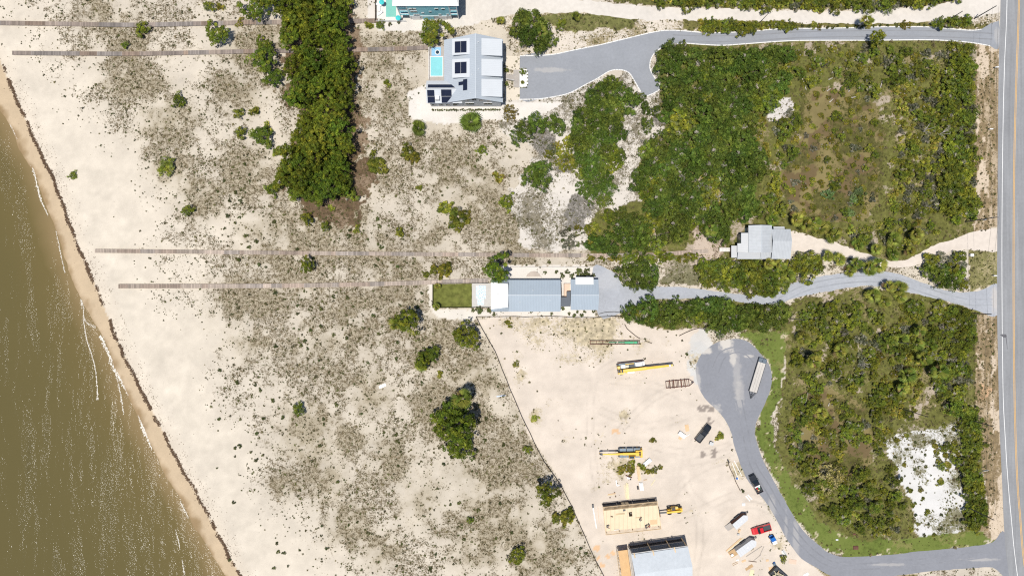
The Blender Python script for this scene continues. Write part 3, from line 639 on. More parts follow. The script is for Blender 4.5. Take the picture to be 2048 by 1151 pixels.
def asphalt(name, col, dust=None, var=.10, streak=None):
    """asphalt with broad wear, fine aggregate, optional pale drifted sand spots (cx, cy, rx, ry, amount in metres)"""
    m = mat(name, col, .9, var=var, scale=1.4, spec=.2)
    if dust or streak:
        nt = m.node_tree; L = nt.links.new; b = nt.nodes['Principled BSDF']; src = b.inputs['Base Color'].links[0].from_socket
        g = _n(nt, 'ShaderNodeNewGeometry'); no = _n(nt, 'ShaderNodeTexNoise'); no.inputs['Scale'].default_value = .55; no.inputs['Detail'].default_value = 6; no.inputs['Roughness'].default_value = .65
        if streak:
            mp = _n(nt, 'ShaderNodeMapping'); mp.inputs['Scale'].default_value = streak; L(g.outputs['Position'], mp.inputs['Vector']); L(mp.outputs[0], no.inputs['Vector'])
        else: L(g.outputs['Position'], no.inputs['Vector'])
        for (cx, cy, rx, ry, am, colr) in dust or []:
            sb = _n(nt, 'ShaderNodeVectorMath', operation='SUBTRACT'); L(g.outputs['Position'], sb.inputs[0]); sb.inputs[1].default_value = (cx, cy, 0)
            dv = _n(nt, 'ShaderNodeVectorMath', operation='MULTIPLY'); L(sb.outputs[0], dv.inputs[0]); dv.inputs[1].default_value = (1 / rx, 1 / ry, 0)
            ln = _n(nt, 'ShaderNodeVectorMath', operation='LENGTH'); L(dv.outputs[0], ln.inputs[0])
            mm = _n(nt, 'ShaderNodeMath', operation='MULTIPLY_ADD'); L(no.outputs['Fac'], mm.inputs[0]); mm.inputs[1].default_value = 1.6; L(ln.outputs['Value'], mm.inputs[2])
            mr = _n(nt, 'ShaderNodeMapRange', interpolation_type='SMOOTHSTEP'); L(mm.outputs[0], mr.inputs['Value']); mr.inputs['From Min'].default_value = 1.9; mr.inputs['From Max'].default_value = 1.3; mr.inputs['To Max'].default_value = am
            mx = _n(nt, 'ShaderNodeMix', data_type='RGBA'); L(mr.outputs[0], mx.inputs[0]); L(src, mx.inputs[6]); mx.inputs[7].default_value = colr + (1,); src = mx.outputs[2]
        if streak:
            mr = _n(nt, 'ShaderNodeMapRange'); L(no.outputs['Fac'], mr.inputs['Value']); mr.inputs['From Min'].default_value = .3; mr.inputs['From Max'].default_value = .7; mr.inputs['To Min'].default_value = .80; mr.inputs['To Max'].default_value = 1.14
            vm = _n(nt, 'ShaderNodeVectorMath', operation='SCALE'); L(src, vm.inputs[0]); L(mr.outputs[0], vm.inputs['Scale']); src = vm.outputs[0]
        L(src, b.inputs['Base Color'])
    return m

def ds(px, py, rx, ry, am, c=(.5, .47, .43)):
    x, y = P(px, py); return (x, y, rx / S, ry / S, am, c)
asphalt('driveway_asphalt', (.25, .262, .285), [ds(1100, 140, 40, 6, .35), ds(1995, 70, 8, 20, .3)])
asphalt('gravel', (.33, .345, .375), [ds(1215, 560, 30, 24, .3, (.45, .45, .46)), ds(1992, 600, 12, 30, .6, (.48, .44, .4))], var=.14)
asphalt('culdesac_asphalt', (.215, .222, .245), [ds(1452, 688, 16, 16, 1), ds(1466, 716, 8, 18, .75), ds(1474, 750, 10, 55, .28), ds(1410, 700, 16, 10, .9), ds(1497, 712, 12, 4, .6), ds(1395, 770, 8, 40, .5), ds(1432, 842, 14, 40, .6), ds(1545, 1012, 9, 26, .3), ds(1592, 1075, 8, 44, .3), ds(1572, 1060, 4, 40, .25), ds(1960, 1118, 40, 4, .4), ds(1780, 1128, 40, 4, .35), ds(1480, 790, 10, 40, .3)])
asphalt('highway_asphalt', (.245, .25, .26), [], streak=(1.6, .05, 1))
mat('sand_track', (.56, .52, .47), .95, var=.12, scale=.8, bump=.3, spec=.1)
mat('cottage_sand', (.55, .49, .43), .95, var=.12, scale=.8, bump=.3, spec=.1)
mat('concrete', (.62, .60, .57), .85, var=.08, scale=1.5)
mat('concrete_white', (.66, .65, .63), .8, var=.05, scale=1.5)
mat('concrete_tan', (.57, .51, .42), .85, var=.05, scale=1.2)
mat('paint_white', (.72, .72, .71), .7, var=.15, scale=2)
mat('paint_yellow', (.62, .36, .10), .7, var=.12, scale=2)
mat('gravel_dark', (.28, .295, .32), .95, var=.2, scale=1.2)
mat('asphalt_dark', (.20, .206, .227), .95, var=.2, scale=.8)
mat('asphalt_lane', (.215, .222, .238), .95, var=.15, scale=.6)
mat('tyre_mark', (.12, .12, .13), .9, var=.3, scale=1)
sheet('sandy_track', SAND_TRACK, .004, 'sand_track', ragged=.7)
sheet('cottage_track', COTTAGE_TRACK, .004, 'cottage_sand', ragged=.6)
sheet('gravel_drive', GRAVEL_DRIVE, .008, 'gravel', ragged=.35)
sheet('asphalt_driveway', ASPHALT_DRIVE, .010, 'driveway_asphalt', sub=2)
sheet('cul_de_sac_road', CUL_DE_SAC, .012, 'culdesac_asphalt', ragged=.18)
# highway
_l = smooth_poly(HW_LEFT, 8, False); _y = smooth_poly(HW_YEL, 8, False)
_w = [(x * 2 - a, y) for (x, y), (a, b) in zip(_y, _l)]
hw = _l + [(2 * y[0] - l[0] + 0, y[1]) for l, y in zip(_l[::-1], _y[::-1])]
sheet('highway', hw, .016, 'highway_asphalt', sub=1)
ribbon('edge_line', HW_WHITE, .16, .020, 'paint_white')
ribbon('edge_line', [(2 * y[0] - w_[0], w_[1]) for w_, y in zip(HW_WHITE, HW_YEL)], .16, .020, 'paint_white')
ribbon('centre_line', HW_YEL, .15, .020, 'paint_yellow', off=-.17)
ribbon('centre_line', HW_YEL, .15, .020, 'paint_yellow', off=.17)
for o_ in (-.85, .85):
    ribbon('wheel_track', [(1560, 601), (1600, 580), (1640, 568), (1690, 560), (1740, 557), (1790, 561), (1830, 573), (1880, 590), (1930, 603), (1985, 604)], .38, .012, 'gravel_dark', off=o_)
    ribbon('wheel_track', [(1345, 76), (1420, 78), (1500, 76), (1600, 70), (1700, 68), (1800, 67), (1900, 69), (1985, 73)], .35, .014, 'asphalt_lane', off=o_)
    ribbon('wheel_track', [(1478, 800), (1490, 860), (1505, 925), (1535, 975), (1570, 1035), (1610, 1090), (1660, 1126), (1720, 1132), (1840, 1123), (1970, 1108)], .4, .016, 'asphalt_dark', off=o_)
ribbon('tyre_arc', [(1425, 735), (1440, 705), (1470, 694), (1505, 705), (1528, 740)], .3, .016, 'asphalt_dark'); ribbon('tyre_arc', [(1437, 745), (1450, 715), (1475, 704), (1500, 716), (1516, 750), (1508, 800)], .3, .016, 'asphalt_dark')
# spilt tar mark on the highway edge
mb = MB(); mb.add([P3(2000, 669, .024), P3(2004, 667.5, .024), P3(2012, 668, .024), P3(2013.5, 671, .024), P3(2013, 674, .024), P3(2007, 674.5, .024)], [(5, 4, 3, 2, 1, 0)])
mb.add([P3(2011, 673, .025), P3(2013, 673, .025), P3(2015.2, 698, .025), P3(2014.6, 698, .025)], [(0, 3, 2, 1)])
tag(mb.build('tar_spill', 'tyre_mark'), 'dark tar spill beside the white edge line of the highway', 'road stain')
# kerbs of the asphalt driveway
def kerb(name, line_px, w=.28, h=.09, closed=False):
    pts = [P(a, b) for a, b in smooth_poly(line_px, 4, closed)]
    mb = MB()
    for i in range(len(pts) - 1):
        (x0, y0), (x1, y1) = pts[i], pts[i + 1]
        d = math.hypot(x1 - x0, y1 - y0)
        if d < 1e-4: continue
        e = .06
        mb.bar((x0, y0, h / 2), (x1 + (x1 - x0) / d * e, y1 + (y1 - y0) / d * e, h / 2), w, h)
    return tag(mb.build(name, 'concrete_white'), kind='structure')
kerb('driveway_kerb', ASPHALT_DRIVE[:17])
kerb('driveway_kerb', ASPHALT_DRIVE[19:])
# ================================================================== VEGETATION
leaf_mat('pine_leaf', .22, .2); leaf_mat('oak_leaf', .28, .2); leaf_mat('palm_leaf', .25, .2); leaf_mat('shrub_leaf', .35, .2)
mat('bark', (.16, .125, .10), .9, var=.25, scale=6, rnd=.2)
mat('palm_bark', (.20, .165, .13), .9, var=.25, scale=5, rnd=.2)
mat('dead_wood', (.46, .42, .38), .9, var=.2, scale=4, rnd=.15)
mat('snag_wood', (.11, .10, .095), .9, var=.25, scale=4)

def leaf_quads(c, nrm, size, rg, asp=.6):
    """one leaf-clump quad per centre, facing nrm"""
    n = len(c)
    r = rg.normal(size=(n, 3)); u = np.cross(nrm, r); u /= np.linalg.norm(u, axis=1, keepdims=True) + 1e-9
    v = np.cross(nrm, u); v /= np.linalg.norm(v, axis=1, keepdims=True) + 1e-9
    s = size[:, None]
    q = np.stack([c - u * s, c - v * s * asp, c + u * s, c + v * s * asp], 1)
    return q.reshape(-1, 3)

def crown_mesh(name, R_, H_, base, nclump, nleaf, csize, lsize, cols, seed, material, flat=.6, uneven=.25, dead=0.0):
    """crown of many leaf clumps set unevenly over a dome; colours vary from clump to clump and leaf to leaf"""
    rg = np.random.default_rng(seed)
    ph = rg.uniform(0, 6.28, 4)
    th = rg.uniform(0, 2 * np.pi, nclump); rr = np.sqrt(rg.uniform(0, 1, nclump))
    edge = 1 + uneven * (np.sin(2 * th + ph[0]) * .5 + np.sin(3 * th + ph[1]) * .5 + np.sin(5 * th + ph[2]) * .35)
    rad = rr * edge * R_
    hz = base + (H_ - base) * np.sqrt(np.clip(1 - rr ** 2 * .92, 0, 1)) * rg.uniform(.62, 1.0, nclump)
    C = np.stack([rad * np.cos(th), rad * np.sin(th), hz], 1)
    cc = cols[rg.integers(0, len(cols), nclump)] * rg.uniform(.75, 1.3, (nclump, 1))
    if dead: cc[rg.random(nclump) < dead] = (.30, .27, .22)
    cs = csize * rg.uniform(.7, 1.3, nclump)
    k = np.repeat(np.arange(nclump), nleaf); n = len(k)
    d = rg.normal(size=(n, 3)); d /= np.linalg.norm(d, axis=1, keepdims=True); d[:, 2] = np.abs(d[:, 2]) * .9 - .25
    off = d * (rg.uniform(.35, 1, n) ** .6)[:, None] * cs[k][:, None]; off[:, 2] *= flat
    c = C[k] + off
    nrm = d * .9 + rg.normal(size=(n, 3)) * .45 + np.array((0, 0, .45)); nrm /= np.linalg.norm(nrm, axis=1, keepdims=True)
    q = leaf_quads(c, nrm, lsize * rg.uniform(.6, 1.35, n), rg)
    t = cc[k] * rg.uniform(.72, 1.35, (n, 1))
    yl = rg.random(n) < .06; t[yl] = t[yl] * np.array((1.5, 1.4, .9))
    return rawmesh(name, q, 4, material, np.repeat(t, 4, 0)), C

A3 = lambda *a: np.array(a, float)
PINE_C = A3((0.106, 0.131, 0.015), (0.133, 0.153, 0.015), (0.078, 0.105, 0.014), (0.160, 0.169, 0.020), (0.089, 0.120, 0.015))
OAK_C = A3((0.087, 0.118, 0.018), (0.105, 0.138, 0.022), (0.068, 0.099, 0.017), (0.131, 0.159, 0.028), (0.091, 0.125, 0.028))
MYR_C = A3((0.132, 0.150, 0.020), (0.162, 0.176, 0.022), (0.102, 0.121, 0.019), (0.188, 0.195, 0.027), (0.111, 0.143, 0.030))
YAU_C = A3((0.144, 0.167, 0.021), (0.178, 0.197, 0.022), (0.111, 0.140, 0.021), (0.211, 0.217, 0.027), (0.136, 0.154, 0.048))
YEL_C = A3((0.192, 0.178, 0.026), (0.162, 0.161, 0.025), (0.228, 0.190, 0.035), (0.120, 0.132, 0.022))
SHRUB_C = A3((0.098, 0.107, 0.034), (0.078, 0.094, 0.029), (0.117, 0.120, 0.041))
GREY_C = A3((.115, .118, .075), (.14, .142, .10), (.09, .10, .055))
GRAPE_C = A3((.15, .21, .075), (.12, .18, .05), (.17, .22, .095))

def trunk_mesh(name, C, H_, r, rg, n=7, m='bark'):
    mb = MB()
    lean = rg.normal(0, .12, 2) * H_
    top = (lean[0], lean[1], H_ * .55)
    mid = (lean[0] * .4, lean[1] * .4, H_ * .28)
    mb.tube((0, 0, -.1), mid, r, r * .8, 8); mb.tube(mid, top, r * .8, r * .55, 8)
    for i in rg.choice(len(C), min(n, len(C)), replace=False):
        c = C[i]; s = mid if rg.random() < .5 else top
        mb.tube(s, (c[0] * .85, c[1] * .85, max(c[2] * .9, s[2])), r * .42, r * .12, 5)
    return mb

PROTO = {}
def add_proto(kind, mesh, trunk=None): PROTO.setdefault(kind, []).append((mesh, trunk))

def tmesh(mb, name, m):
    me = bpy.data.meshes.new(name); me.from_pydata(mb.v, [], mb.f); me.materials.append(M[m]); me.update(); return me

for i in range(6):
    rg = np.random.default_rng(100 + i)
    H_ = 5.2 + i * .5
    me, C = crown_mesh('pine_crown', 1.0 * 2.9, H_, H_ * .42, 54, 46, .62, .20, PINE_C, 200 + i, 'pine_leaf', flat=.75, uneven=.32)
    add_proto('pine', me, tmesh(trunk_mesh('trunk', C, H_, .17, rg, 9), 'trunk', 'bark'))
for i in range(6):
    rg = np.random.default_rng(300 + i); H_ = 2.6 + (i % 3) * .5
    me, C = crown_mesh('oak_crown', 2.25, H_, .75, 60, 40, .50, .145, OAK_C, 320 + i, 'oak_leaf', flat=.7, uneven=.3, dead=.02)
    add_proto('oak', me, tmesh(trunk_mesh('trunk', C, H_, .11, rg, 8), 'trunk', 'bark'))
for i in range(5):
    rg = np.random.default_rng(400 + i); H_ = 2.0 + (i % 3) * .5
    me, C = crown_mesh('yaupon_crown', 1.8, H_, .5, 44, 36, .46, .16, YAU_C, 420 + i, 'oak_leaf', flat=.8, uneven=.42, dead=.05)
    add_proto('yaupon', me, tmesh(trunk_mesh('trunk', C, H_, .08, rg, 8), 'trunk', 'bark'))
for i in range(5):
    rg = np.random.default_rng(450 + i); H_ = 2.4 + (i % 3) * .5
    me, C = crown_mesh('myrtle_crown', 2.2, H_, .6, 54, 38, .52, .155, MYR_C, 470 + i, 'oak_leaf', flat=.75, uneven=.42, dead=.04)
    add_proto('myrtle', me, tmesh(trunk_mesh('trunk', C, H_, .09, rg, 8), 'trunk', 'bark'))
for i in range(3):
    me, C = crown_mesh('yellow_shrub', 1.4, .9, .25, 46, 34, .36, .15, YEL_C, 500 + i, 'shrub_leaf', flat=.7, uneven=.4, dead=.06); add_proto('yellow', me)
for i in range(4):
    me, C = crown_mesh('dune_shrub', .62, .55, .12, 18, 18, .22, .11, SHRUB_C, 520 + i, 'shrub_leaf', flat=.8, uneven=.25); add_proto('dune', me)
for i in range(3):
    me, C = crown_mesh('grey_shrub', 1.5, 1.3, .3, 36, 26, .42, .14, GREY_C, 540 + i, 'shrub_leaf', flat=.8, uneven=.4, dead=.15); add_proto('grey', me)
for i in range(2):
    me, C = crown_mesh('broadleaf_shrub', 1.8, 1.6, .3, 40, 26, .45, .18, GRAPE_C, 560 + i, 'shrub_leaf', flat=.7, uneven=.4); add_proto('grape', me)
me, C = crown_mesh('pale_shrub', 2.6, 2.4, .5, 60, 26, .5, .13, A3((.30, .25, .10), (.26, .22, .08), (.34, .29, .14)), 570, 'shrub_leaf', flat=.7, uneven=.3); add_proto('pale', me)
me, C = crown_mesh('golden_shrub', 2.0, 1.3, .2, 60, 30, .36, .11, A3((.22, .16, .035), (.18, .14, .03), (.26, .19, .05)), 571, 'shrub_leaf', flat=.7, uneven=.12); add_proto('golden', me)

def palm_mesh(name, nfr, length, H_, cols, seed, droop=.5):
    """rosette of fan fronds: each a stalk ending in a folded fan of narrow blades"""
    rg = np.random.default_rng(seed); V = []; T = []
    for f in range(nfr):
        az = f * 2.399 + rg.normal(0, .2); el = rg.uniform(-.25, .55) if f > 5 else rg.uniform(.6, 1.2); L_ = length * rg.uniform(.75, 1.1)
        d = np.array((math.cos(az) * math.cos(el), math.sin(az) * math.cos(el), math.sin(el)))
        side = np.array((-math.sin(az), math.cos(az), 0)); up = np.cross(d, side) * -1
        b0 = np.array((0, 0, H_)); hub = b0 + d * L_ * .20
        col = cols[rg.integers(0, len(cols))] * rg.uniform(.75, 1.3)
        if el < -.15 and rg.random() < .6: col = np.array((.20, .135, .06)) * rg.uniform(.8, 1.3)
        w = .035
        V += [b0 - side * w, b0 + side * w, hub + side * w, hub - side * w]; T += [col * .9] * 4
        nb = 7
        for k in range(nb):
            a = (k / (nb - 1) - .5) * 1.15
            dd = d * math.cos(a) + side * math.sin(a)
            tip = hub + dd * L_ * .84 * (1 - .18 * abs(a)) + np.array((0, 0, -droop * L_ * .22 * (.5 + abs(a) * .5)))
            mid = hub + dd * L_ * .44
            pr = np.cross(dd, up); pr /= np.linalg.norm(pr) + 1e-9
            bw = L_ * .055
            V += [hub, mid + pr * bw - up * .02, tip, mid - pr * bw + up * .05]; T += [col * rg.uniform(.7, 1.35)] * 4
    return rawmesh(name, np.array(V), 4, 'palm_leaf', np.array(T))

PALM_C = A3((.21, .21, .038), (.17, .19, .034), (.25, .235, .046), (.15, .17, .032), (.28, .235, .05))
PALM_G = A3((.12, .16, .028), (.14, .18, .03), (.10, .14, .026))
for i in range(5):
    H_ = 1.4 + i * .55
    me = palm_mesh('palm_crown', 17, 2.05, H_, PALM_C if i % 2 else PALM_C * np.array((.85, .97, .9)), 600 + i)
    mb = MB(); rg = np.random.default_rng(650 + i)
    mb.tube((0, 0, -.1), (rg.normal(0, .05), rg.normal(0, .05), H_ * .5), .17, .15, 9); mb.tube((0, 0, H_ * .5), (0, 0, H_ + .12), .15, .17, 9)
    add_proto('palm', me, tmesh(mb, 'trunk', 'palm_bark'))
for i in range(2):
    me = palm_mesh('palm_crown', 26, 2.7, 1.6, PALM_G, 700 + i); mb = MB(); mb.tube((0, 0, -.1), (0, 0, 1.7), .2, .18, 9); add_proto('bigpalm', me, tmesh(mb, 'trunk', 'palm_bark'))
for i in range(5):
    # saw palmetto: several low rosettes that grow from one root
    rg = np.random.default_rng(720 + i); V = []; T = []
    for k in range(5):
        mm = palm_mesh('tmp', 10, 1.15, .25, np.vstack([PALM_C, YEL_C]) * 1.3, 730 + i * 10 + k, .4)
        co = np.zeros(len(mm.vertices) * 3, np.float32); mm.vertices.foreach_get('co', co); co = co.reshape(-1, 3)
        tc = np.zeros(len(mm.vertices) * 4, np.float32); mm.attributes['tint'].data.foreach_get('color', tc)
        co = co + np.array((rg.normal(0, .75), rg.normal(0, .75), rg.uniform(0, .35))); V.append(co); T.append(tc.reshape(-1, 4)[:, :3]); bpy.data.meshes.remove(mm)
    add_proto('palmetto', rawmesh('palmetto_fronds', np.vstack(V), 4, 'palm_leaf', np.vstack(T)))

KIND = {'pine': ('pine_tree', 'tree', 'crown', 2.9, 4.0), 'oak': ('scrub_oak', 'tree', 'crown', 2.25, 1.8), 'myrtle': ('wax_myrtle', 'tree', 'crown', 2.2, 1.6), 'garden': ('garden_shrub', 'shrub', None, .7, .3), 'yaupon': ('bushy_tree', 'tree', 'crown', 1.8, 1.4), 'yellow': ('yellow_shrub', 'shrub', None, 1.5, .5),
        'dune': ('dune_shrub', 'shrub', None, .7, .3), 'grey': ('grey_shrub', 'shrub', None, 1.6, .7), 'grape': ('broadleaf_shrub', 'shrub', None, 1.9, .8), 'pale': ('pale_shrub', 'shrub', None, 2.6, 1.2), 'golden': ('golden_shrub', 'shrub', None, 2.0, .7),
        'palm': ('cabbage_palm', 'palm', 'crown', 1.75, 2.2), 'bigpalm': ('fan_palm', 'palm', 'crown', 2.6, 1.6), 'palmetto': ('saw_palmetto', 'palmetto', None, 1.9, .4)}
COUNT = {}
def plant(kind, px, py, rpx, label, group=None, v=None, at_h=True, hs=1.0):
    """one plant whose crown, rpx photo pixels in radius, is seen at px, py"""
    nm, cat, part, r0, hc = KIND[kind]
    var = PROTO['dune' if kind == 'garden' else kind]; me, tr = var[(v if v is not None else random.randrange(len(var))) % len(var)]
    sc = rpx / S / r0
    x, y = P(px, py, hc * sc * hs if at_h else 0)
    rz = random.uniform(0, 6.283); zs = sc * hs * (random.uniform(.75, 1.35) if kind in ('pine', 'oak', 'myrtle') else random.uniform(.9, 1.12))
    COUNT[kind] = COUNT.get(kind, 0) + 1
    if part:
        o = empty(nm, (x, y, 0), rz, label, cat, group); o.scale = (sc * random.uniform(.92, 1.08), sc * random.uniform(.92, 1.08), zs)
        link('crown', me, o)
        if tr: link('trunk', tr, o)
    else:
        o = link(nm, me); o.location = (x, y, -.03); o.rotation_euler = (0, 0, rz); o.scale = (sc * random.uniform(.9, 1.1), sc * random.uniform(.9, 1.1), zs); tag(o, label, cat, group)
    return o

ROADS = [ASPHALT_DRIVE, SAND_TRACK, COTTAGE_TRACK, GRAVEL_DRIVE, CUL_DE_SAC]
KEEP = [[(882, 60), (1012, 60), (1012, 215), (852, 215), (852, 90)], [(866, 556), (1200, 545), (1200, 625), (866, 620)], [(1460, 446), (1586, 446), (1586, 522), (1460, 522)], [(755, -30), (935, -30), (935, 40), (755, 40)]]
def blocked(px, py, mg=4):
    if px > 1992: return True
    for poly in ROADS + KEEP:
        for dx, dy in ((0, 0), (mg, 0), (-mg, 0), (0, mg), (0, -mg)):
            x, y = px + dx, py + dy; ins = False; n = len(poly)
            for i in range(n):
                x0, y0 = poly[i]; x1, y1 = poly[(i + 1) % n]
                if (y0 > y) != (y1 > y) and x < (x1 - x0) * (y - y0) / (y1 - y0) + x0: ins = not ins
            if ins: return True
    return False

PLACED = []
def free(px, py, r):
    return all((px - a) ** 2 + (py - b) ** 2 > ((r + c) * .5) ** 2 for a, b, c in PLACED)
def pip(x, y, poly):
    ins = False; n = len(poly)
    for i in range(n):
        x0, y0 = poly[i]; x1, y1 = poly[(i + 1) % n]
        if (y0 > y) != (y1 > y) and x < (x1 - x0) * (y - y0) / (y1 - y0) + x0: ins = not ins
    return ins

def thicket(poly, mix, gap, size, where, inset=.55, limit=999, seed=1, gaps=0.0, margin=4):
    """fill an outline with separate plants; mix = {kind: weight}"""
    rg = random.Random(seed); xs = [p[0] for p in poly]; ys = [p[1] for p in poly]
    x0, x1, y0, y1 = min(xs), max(xs), min(ys), max(ys); pts = []
    tries = int((x1 - x0) * (y1 - y0) / gap ** 2 * 30); kinds = list(mix); w = [mix[k] for k in kinds]
    for _ in range(tries):
        if len(pts) >= limit: break
        x, y = rg.uniform(x0, x1), rg.uniform(y0, y1)
        if not pip(x, y, poly): continue
        if gaps and float(fbm(np.array([x]), np.array([y]), 34, 88)[0]) < gaps: continue
        s = rg.uniform(*size)
        if inset and any(not pip(x + dx * s * inset, y + dy * s * inset, poly) for dx, dy in ((1, 0), (-1, 0), (0, 1), (0, -1), (.7, .7), (-.7, .7), (.7, -.7), (-.7, -.7))): continue
        if any((x - a) ** 2 + (y - b) ** 2 < (gap * (.75 + .25 * (s + c) / (size[0] + size[1]))) ** 2 for a, b, c in pts): continue
        if blocked(x, y, margin): continue
        pts.append((x, y, s))
        k = rg.choices(kinds, w)[0]
        f = {'pine': 1, 'oak': 1, 'myrtle': 1, 'yaupon': .85, 'palmetto': .8, 'yellow': .65, 'grey': .75, 'palm': .75, 'grape': .75, 'dune': .35}[k]
        lab = {'pine': 'bright green bushy pine ', 'oak': 'dark green rounded scrub oak ', 'yaupon': 'mid green bushy small tree ', 'myrtle': 'dark olive loose bush ', 'palmetto': 'yellow-green low palmetto clump ', 'yellow': 'low yellow-green shrub ', 'grey': 'grey-green half bare shrub ', 'palm': 'yellow-green fan palm ', 'grape': 'pale green broad-leaved shrub ', 'dune': 'small round dark green shrub '}[k] + where
        plant(k, x, y, s * f, lab, {'pine': 'pines ', 'oak': 'scrub oaks ', 'yaupon': 'small trees ', 'myrtle': 'olive bushes ', 'palmetto': 'palmettos ', 'yellow': 'yellow shrubs ', 'grey': 'grey shrubs ', 'palm': 'fan palms ', 'grape': 'broad-leaved shrubs ', 'dune': 'small shrubs '}[k] + where)
    return len(pts)

# ---- the belt of pines across the boardwalks
PINES = [(552, -20), (630, -20), (692, -10), (694, 40), (700, 110), (704, 150), (698, 230), (706, 262), (698, 330), (704, 365), (684, 392), (640, 408), (604, 404), (566, 384), (546, 355), (548, 318), (588, 288), (604, 225), (572, 205), (556, 190), (592, 172), (578, 130), (566, 60)]
thicket(PINES, {'pine': 1}, 21, (17, 27), 'in the belt of pines between the upper boardwalks and the dunes', seed=3, inset=.6, gaps=.30)
for px, py, r, l in ((526, 120, 25, 'stand-alone bushy pine beside the second boardwalk, left of the pine belt'), (434, 66, 23, 'dark green lone pine between the two upper boardwalks'), (508, 14, 26, 'wide pine above the topmost boardwalk, left of the pine belt'), (546, 6, 22, 'pine at the upper edge of the photo just left of the pine belt'), (546, 156, 18, 'smaller pine below the second boardwalk, left of the pine belt'), (522, 270, 20, 'dark bushy pine with a palmetto at its side, left of the pine belt'), (528, 88, 15, 'small pine close above the second boardwalk left of the belt'),
                     (868, 62, 27, 'light green bushy tree at the left corner of the solar roofed house'),):
    plant('pine', px, py, r, l, hs=.72)
for px, py in ((608, 171), (688, 204), (692, 365), (600, 200), (668, 330)): plant('bigpalm', px, py, 14, 'green fan palm rising among the pines of the belt', 'fan palms among the pines', hs=2.2)

# ---- lone trees on the dunes
def cluster(kind, lst, label=None, group=None):
    for t in lst: plant(kind, t[0], t[1], t[2], t[3] if len(t) > 3 else label, group if len(t) <= 3 else None, hs=t[4] if len(t) > 4 else 1)
cluster('pine', [(816, 642, 25, 'round dark tree with a palm on its left, left of the fenced lawn'), (933, 672, 23, 'round bushy tree below the fenced lawn near the silt fence corner'), (860, 710, 17, 'elongated small tree below the fenced lawn, upper right half'), (846, 722, 14, 'elongated small tree below the fenced lawn, lower left half'),
                 (905, 826, 30, 'upper tree of the dark clump in the middle of the lower dunes'), (925, 850, 28, 'right tree of the dark clump in the middle of the lower dunes'), (896, 856, 26, 'left tree of the dark clump in the middle of the lower dunes'), (919, 898, 23, 'lowest tree of the dark clump in the middle of the lower dunes'),
                 (1094, 984, 23, 'round dark tree against the silt fence left of the unfinished houses'), (614, 529, 14, 'small dark tree between the two long lower boardwalks'), (996, 538, 26, 'wide dark green tree at the upper left corner of the long blue-grey house'), (1034, 1114, 16, 'dark bushy tree near the bottom edge left of the silt fence')])
plant('palm', 795, 648, 15, 'fan palm leaning out of the left side of a round dune tree', v=3)
plant('palm', 927, 793, 22, 'large fan palm at the top of the dark clump of dune trees', v=4)
plant('palm', 843, 730, 12, 'fan palm at the lower end of the elongated small tree', v=2)
cluster('yellow', [(1128, 1034, 19, 'oval yellow-green shrub against the lower silt fence'), (753, 327, 20, 'round yellow-green mound of leaves right of the pine belt'), (895, 418, 16, 'upper lobe of the yellow-green shrub patch on the bare dune'), (915, 440, 20, 'lower lobe of the yellow-green shrub patch on the bare dune'), (930, 430, 12, 'small right lobe of the yellow-green shrub patch on the bare dune'), (815, 303, 16, 'upper half of the dark olive shrub right of the pine belt'), (825, 316, 13, 'lower half of the dark olive shrub right of the pine belt'), (883, 540, 18, 'low light green sprawling shrub between the two lower boardwalks')])
plant('bigpalm', 942, 244, 23, 'big round fan palm below the solar roofed house', v=0)
plant('bigpalm', 837, 256, 17, 'round fan palm left of the big palm below the solar roofed house', v=1)
cluster('palmetto', [(509, 219, 14, 'palmetto left of the pine belt, uppermost of three'), (535, 255, 12, 'palmetto touching a dark pine left of the belt'), (556, 303, 14, 'bright palmetto at the left foot of the pine belt'), (713, 459, 9, 'small palmetto in the brown patch below the pine belt'), (665, 415, 9, 'small palmetto at the lower tip of the pine belt'), (995, 355, 13, 'yellowish palmetto on the bare dune left of a round oak'), (839, 376, 7, 'tiny palmetto on the white dune'), (878, 746, 10, 'small yellow-green palmetto above the dark clump of dune trees'), (741, 50, 12, 'palmetto at the pool fence of the teal house'), (479, 46, 10, 'palmetto on the topmost boardwalk left of the pines'), (772, 168, 10, 'palmetto left of the pool of the solar roofed house'), (440, 17, 11, 'yellow-green shrub above the topmost boardwalk')])
cluster('yaupon', [(282, 58, 14, 'round dark shrub just under the topmost boardwalk'), (355, 200, 13, 'dark shrub alone on the upper dunes'), (335, 331, 17, 'flat dark olive shrub on the middle of the beach dunes', .5), (373, 421, 11, 'small dark shrub low on the left dunes'), (477, 226, 11, 'small dark shrub left of a bright palmetto'), (480, 266, 12, 'small green shrub left of the dark pine'), (597, 820, 12, 'olive shrub at the head of the dark scrub patch'), (1014, 403, 14, 'olive shrub in the grey scrub left of the oaks'), (799, 465, 9, 'small olive shrub above the long boardwalk'), (964, 300, 9, 'small dark shrub on the sand below the big fan palm'), (614, 436, 12, 'dark olive shrub below the pine belt'), (649, 454, 9, 'small olive shrub below the pine belt near a palmetto'), (703, 390, 13, 'dull olive shrub at the right foot of the pine belt'), (542, 379, 12, 'flat olive shrub at the left foot of the pine belt'), (852, 548, 7, 'small dark shrub left of the sprawling light green shrub'), (941, 1040, 7, 'tiny dark shrub on the lower dunes'), (1055, 898, 9, 'small shrub close left of the silt fence'), (145, 350, 8, 'tiny dry shrub alone on the beach', .5), (417, 12, 10, 'dark shrub at the upper edge of the photo above the boardwalk'), (250, 90, 7, 'tiny dark shrub between the upper boardwalks'), (760, 50, 8, 'small dark shrub by the fence of the teal house')])
plant('golden', 1021, 226, 15, 'round golden-brown shrub at the lower right corner of the solar roofed house')
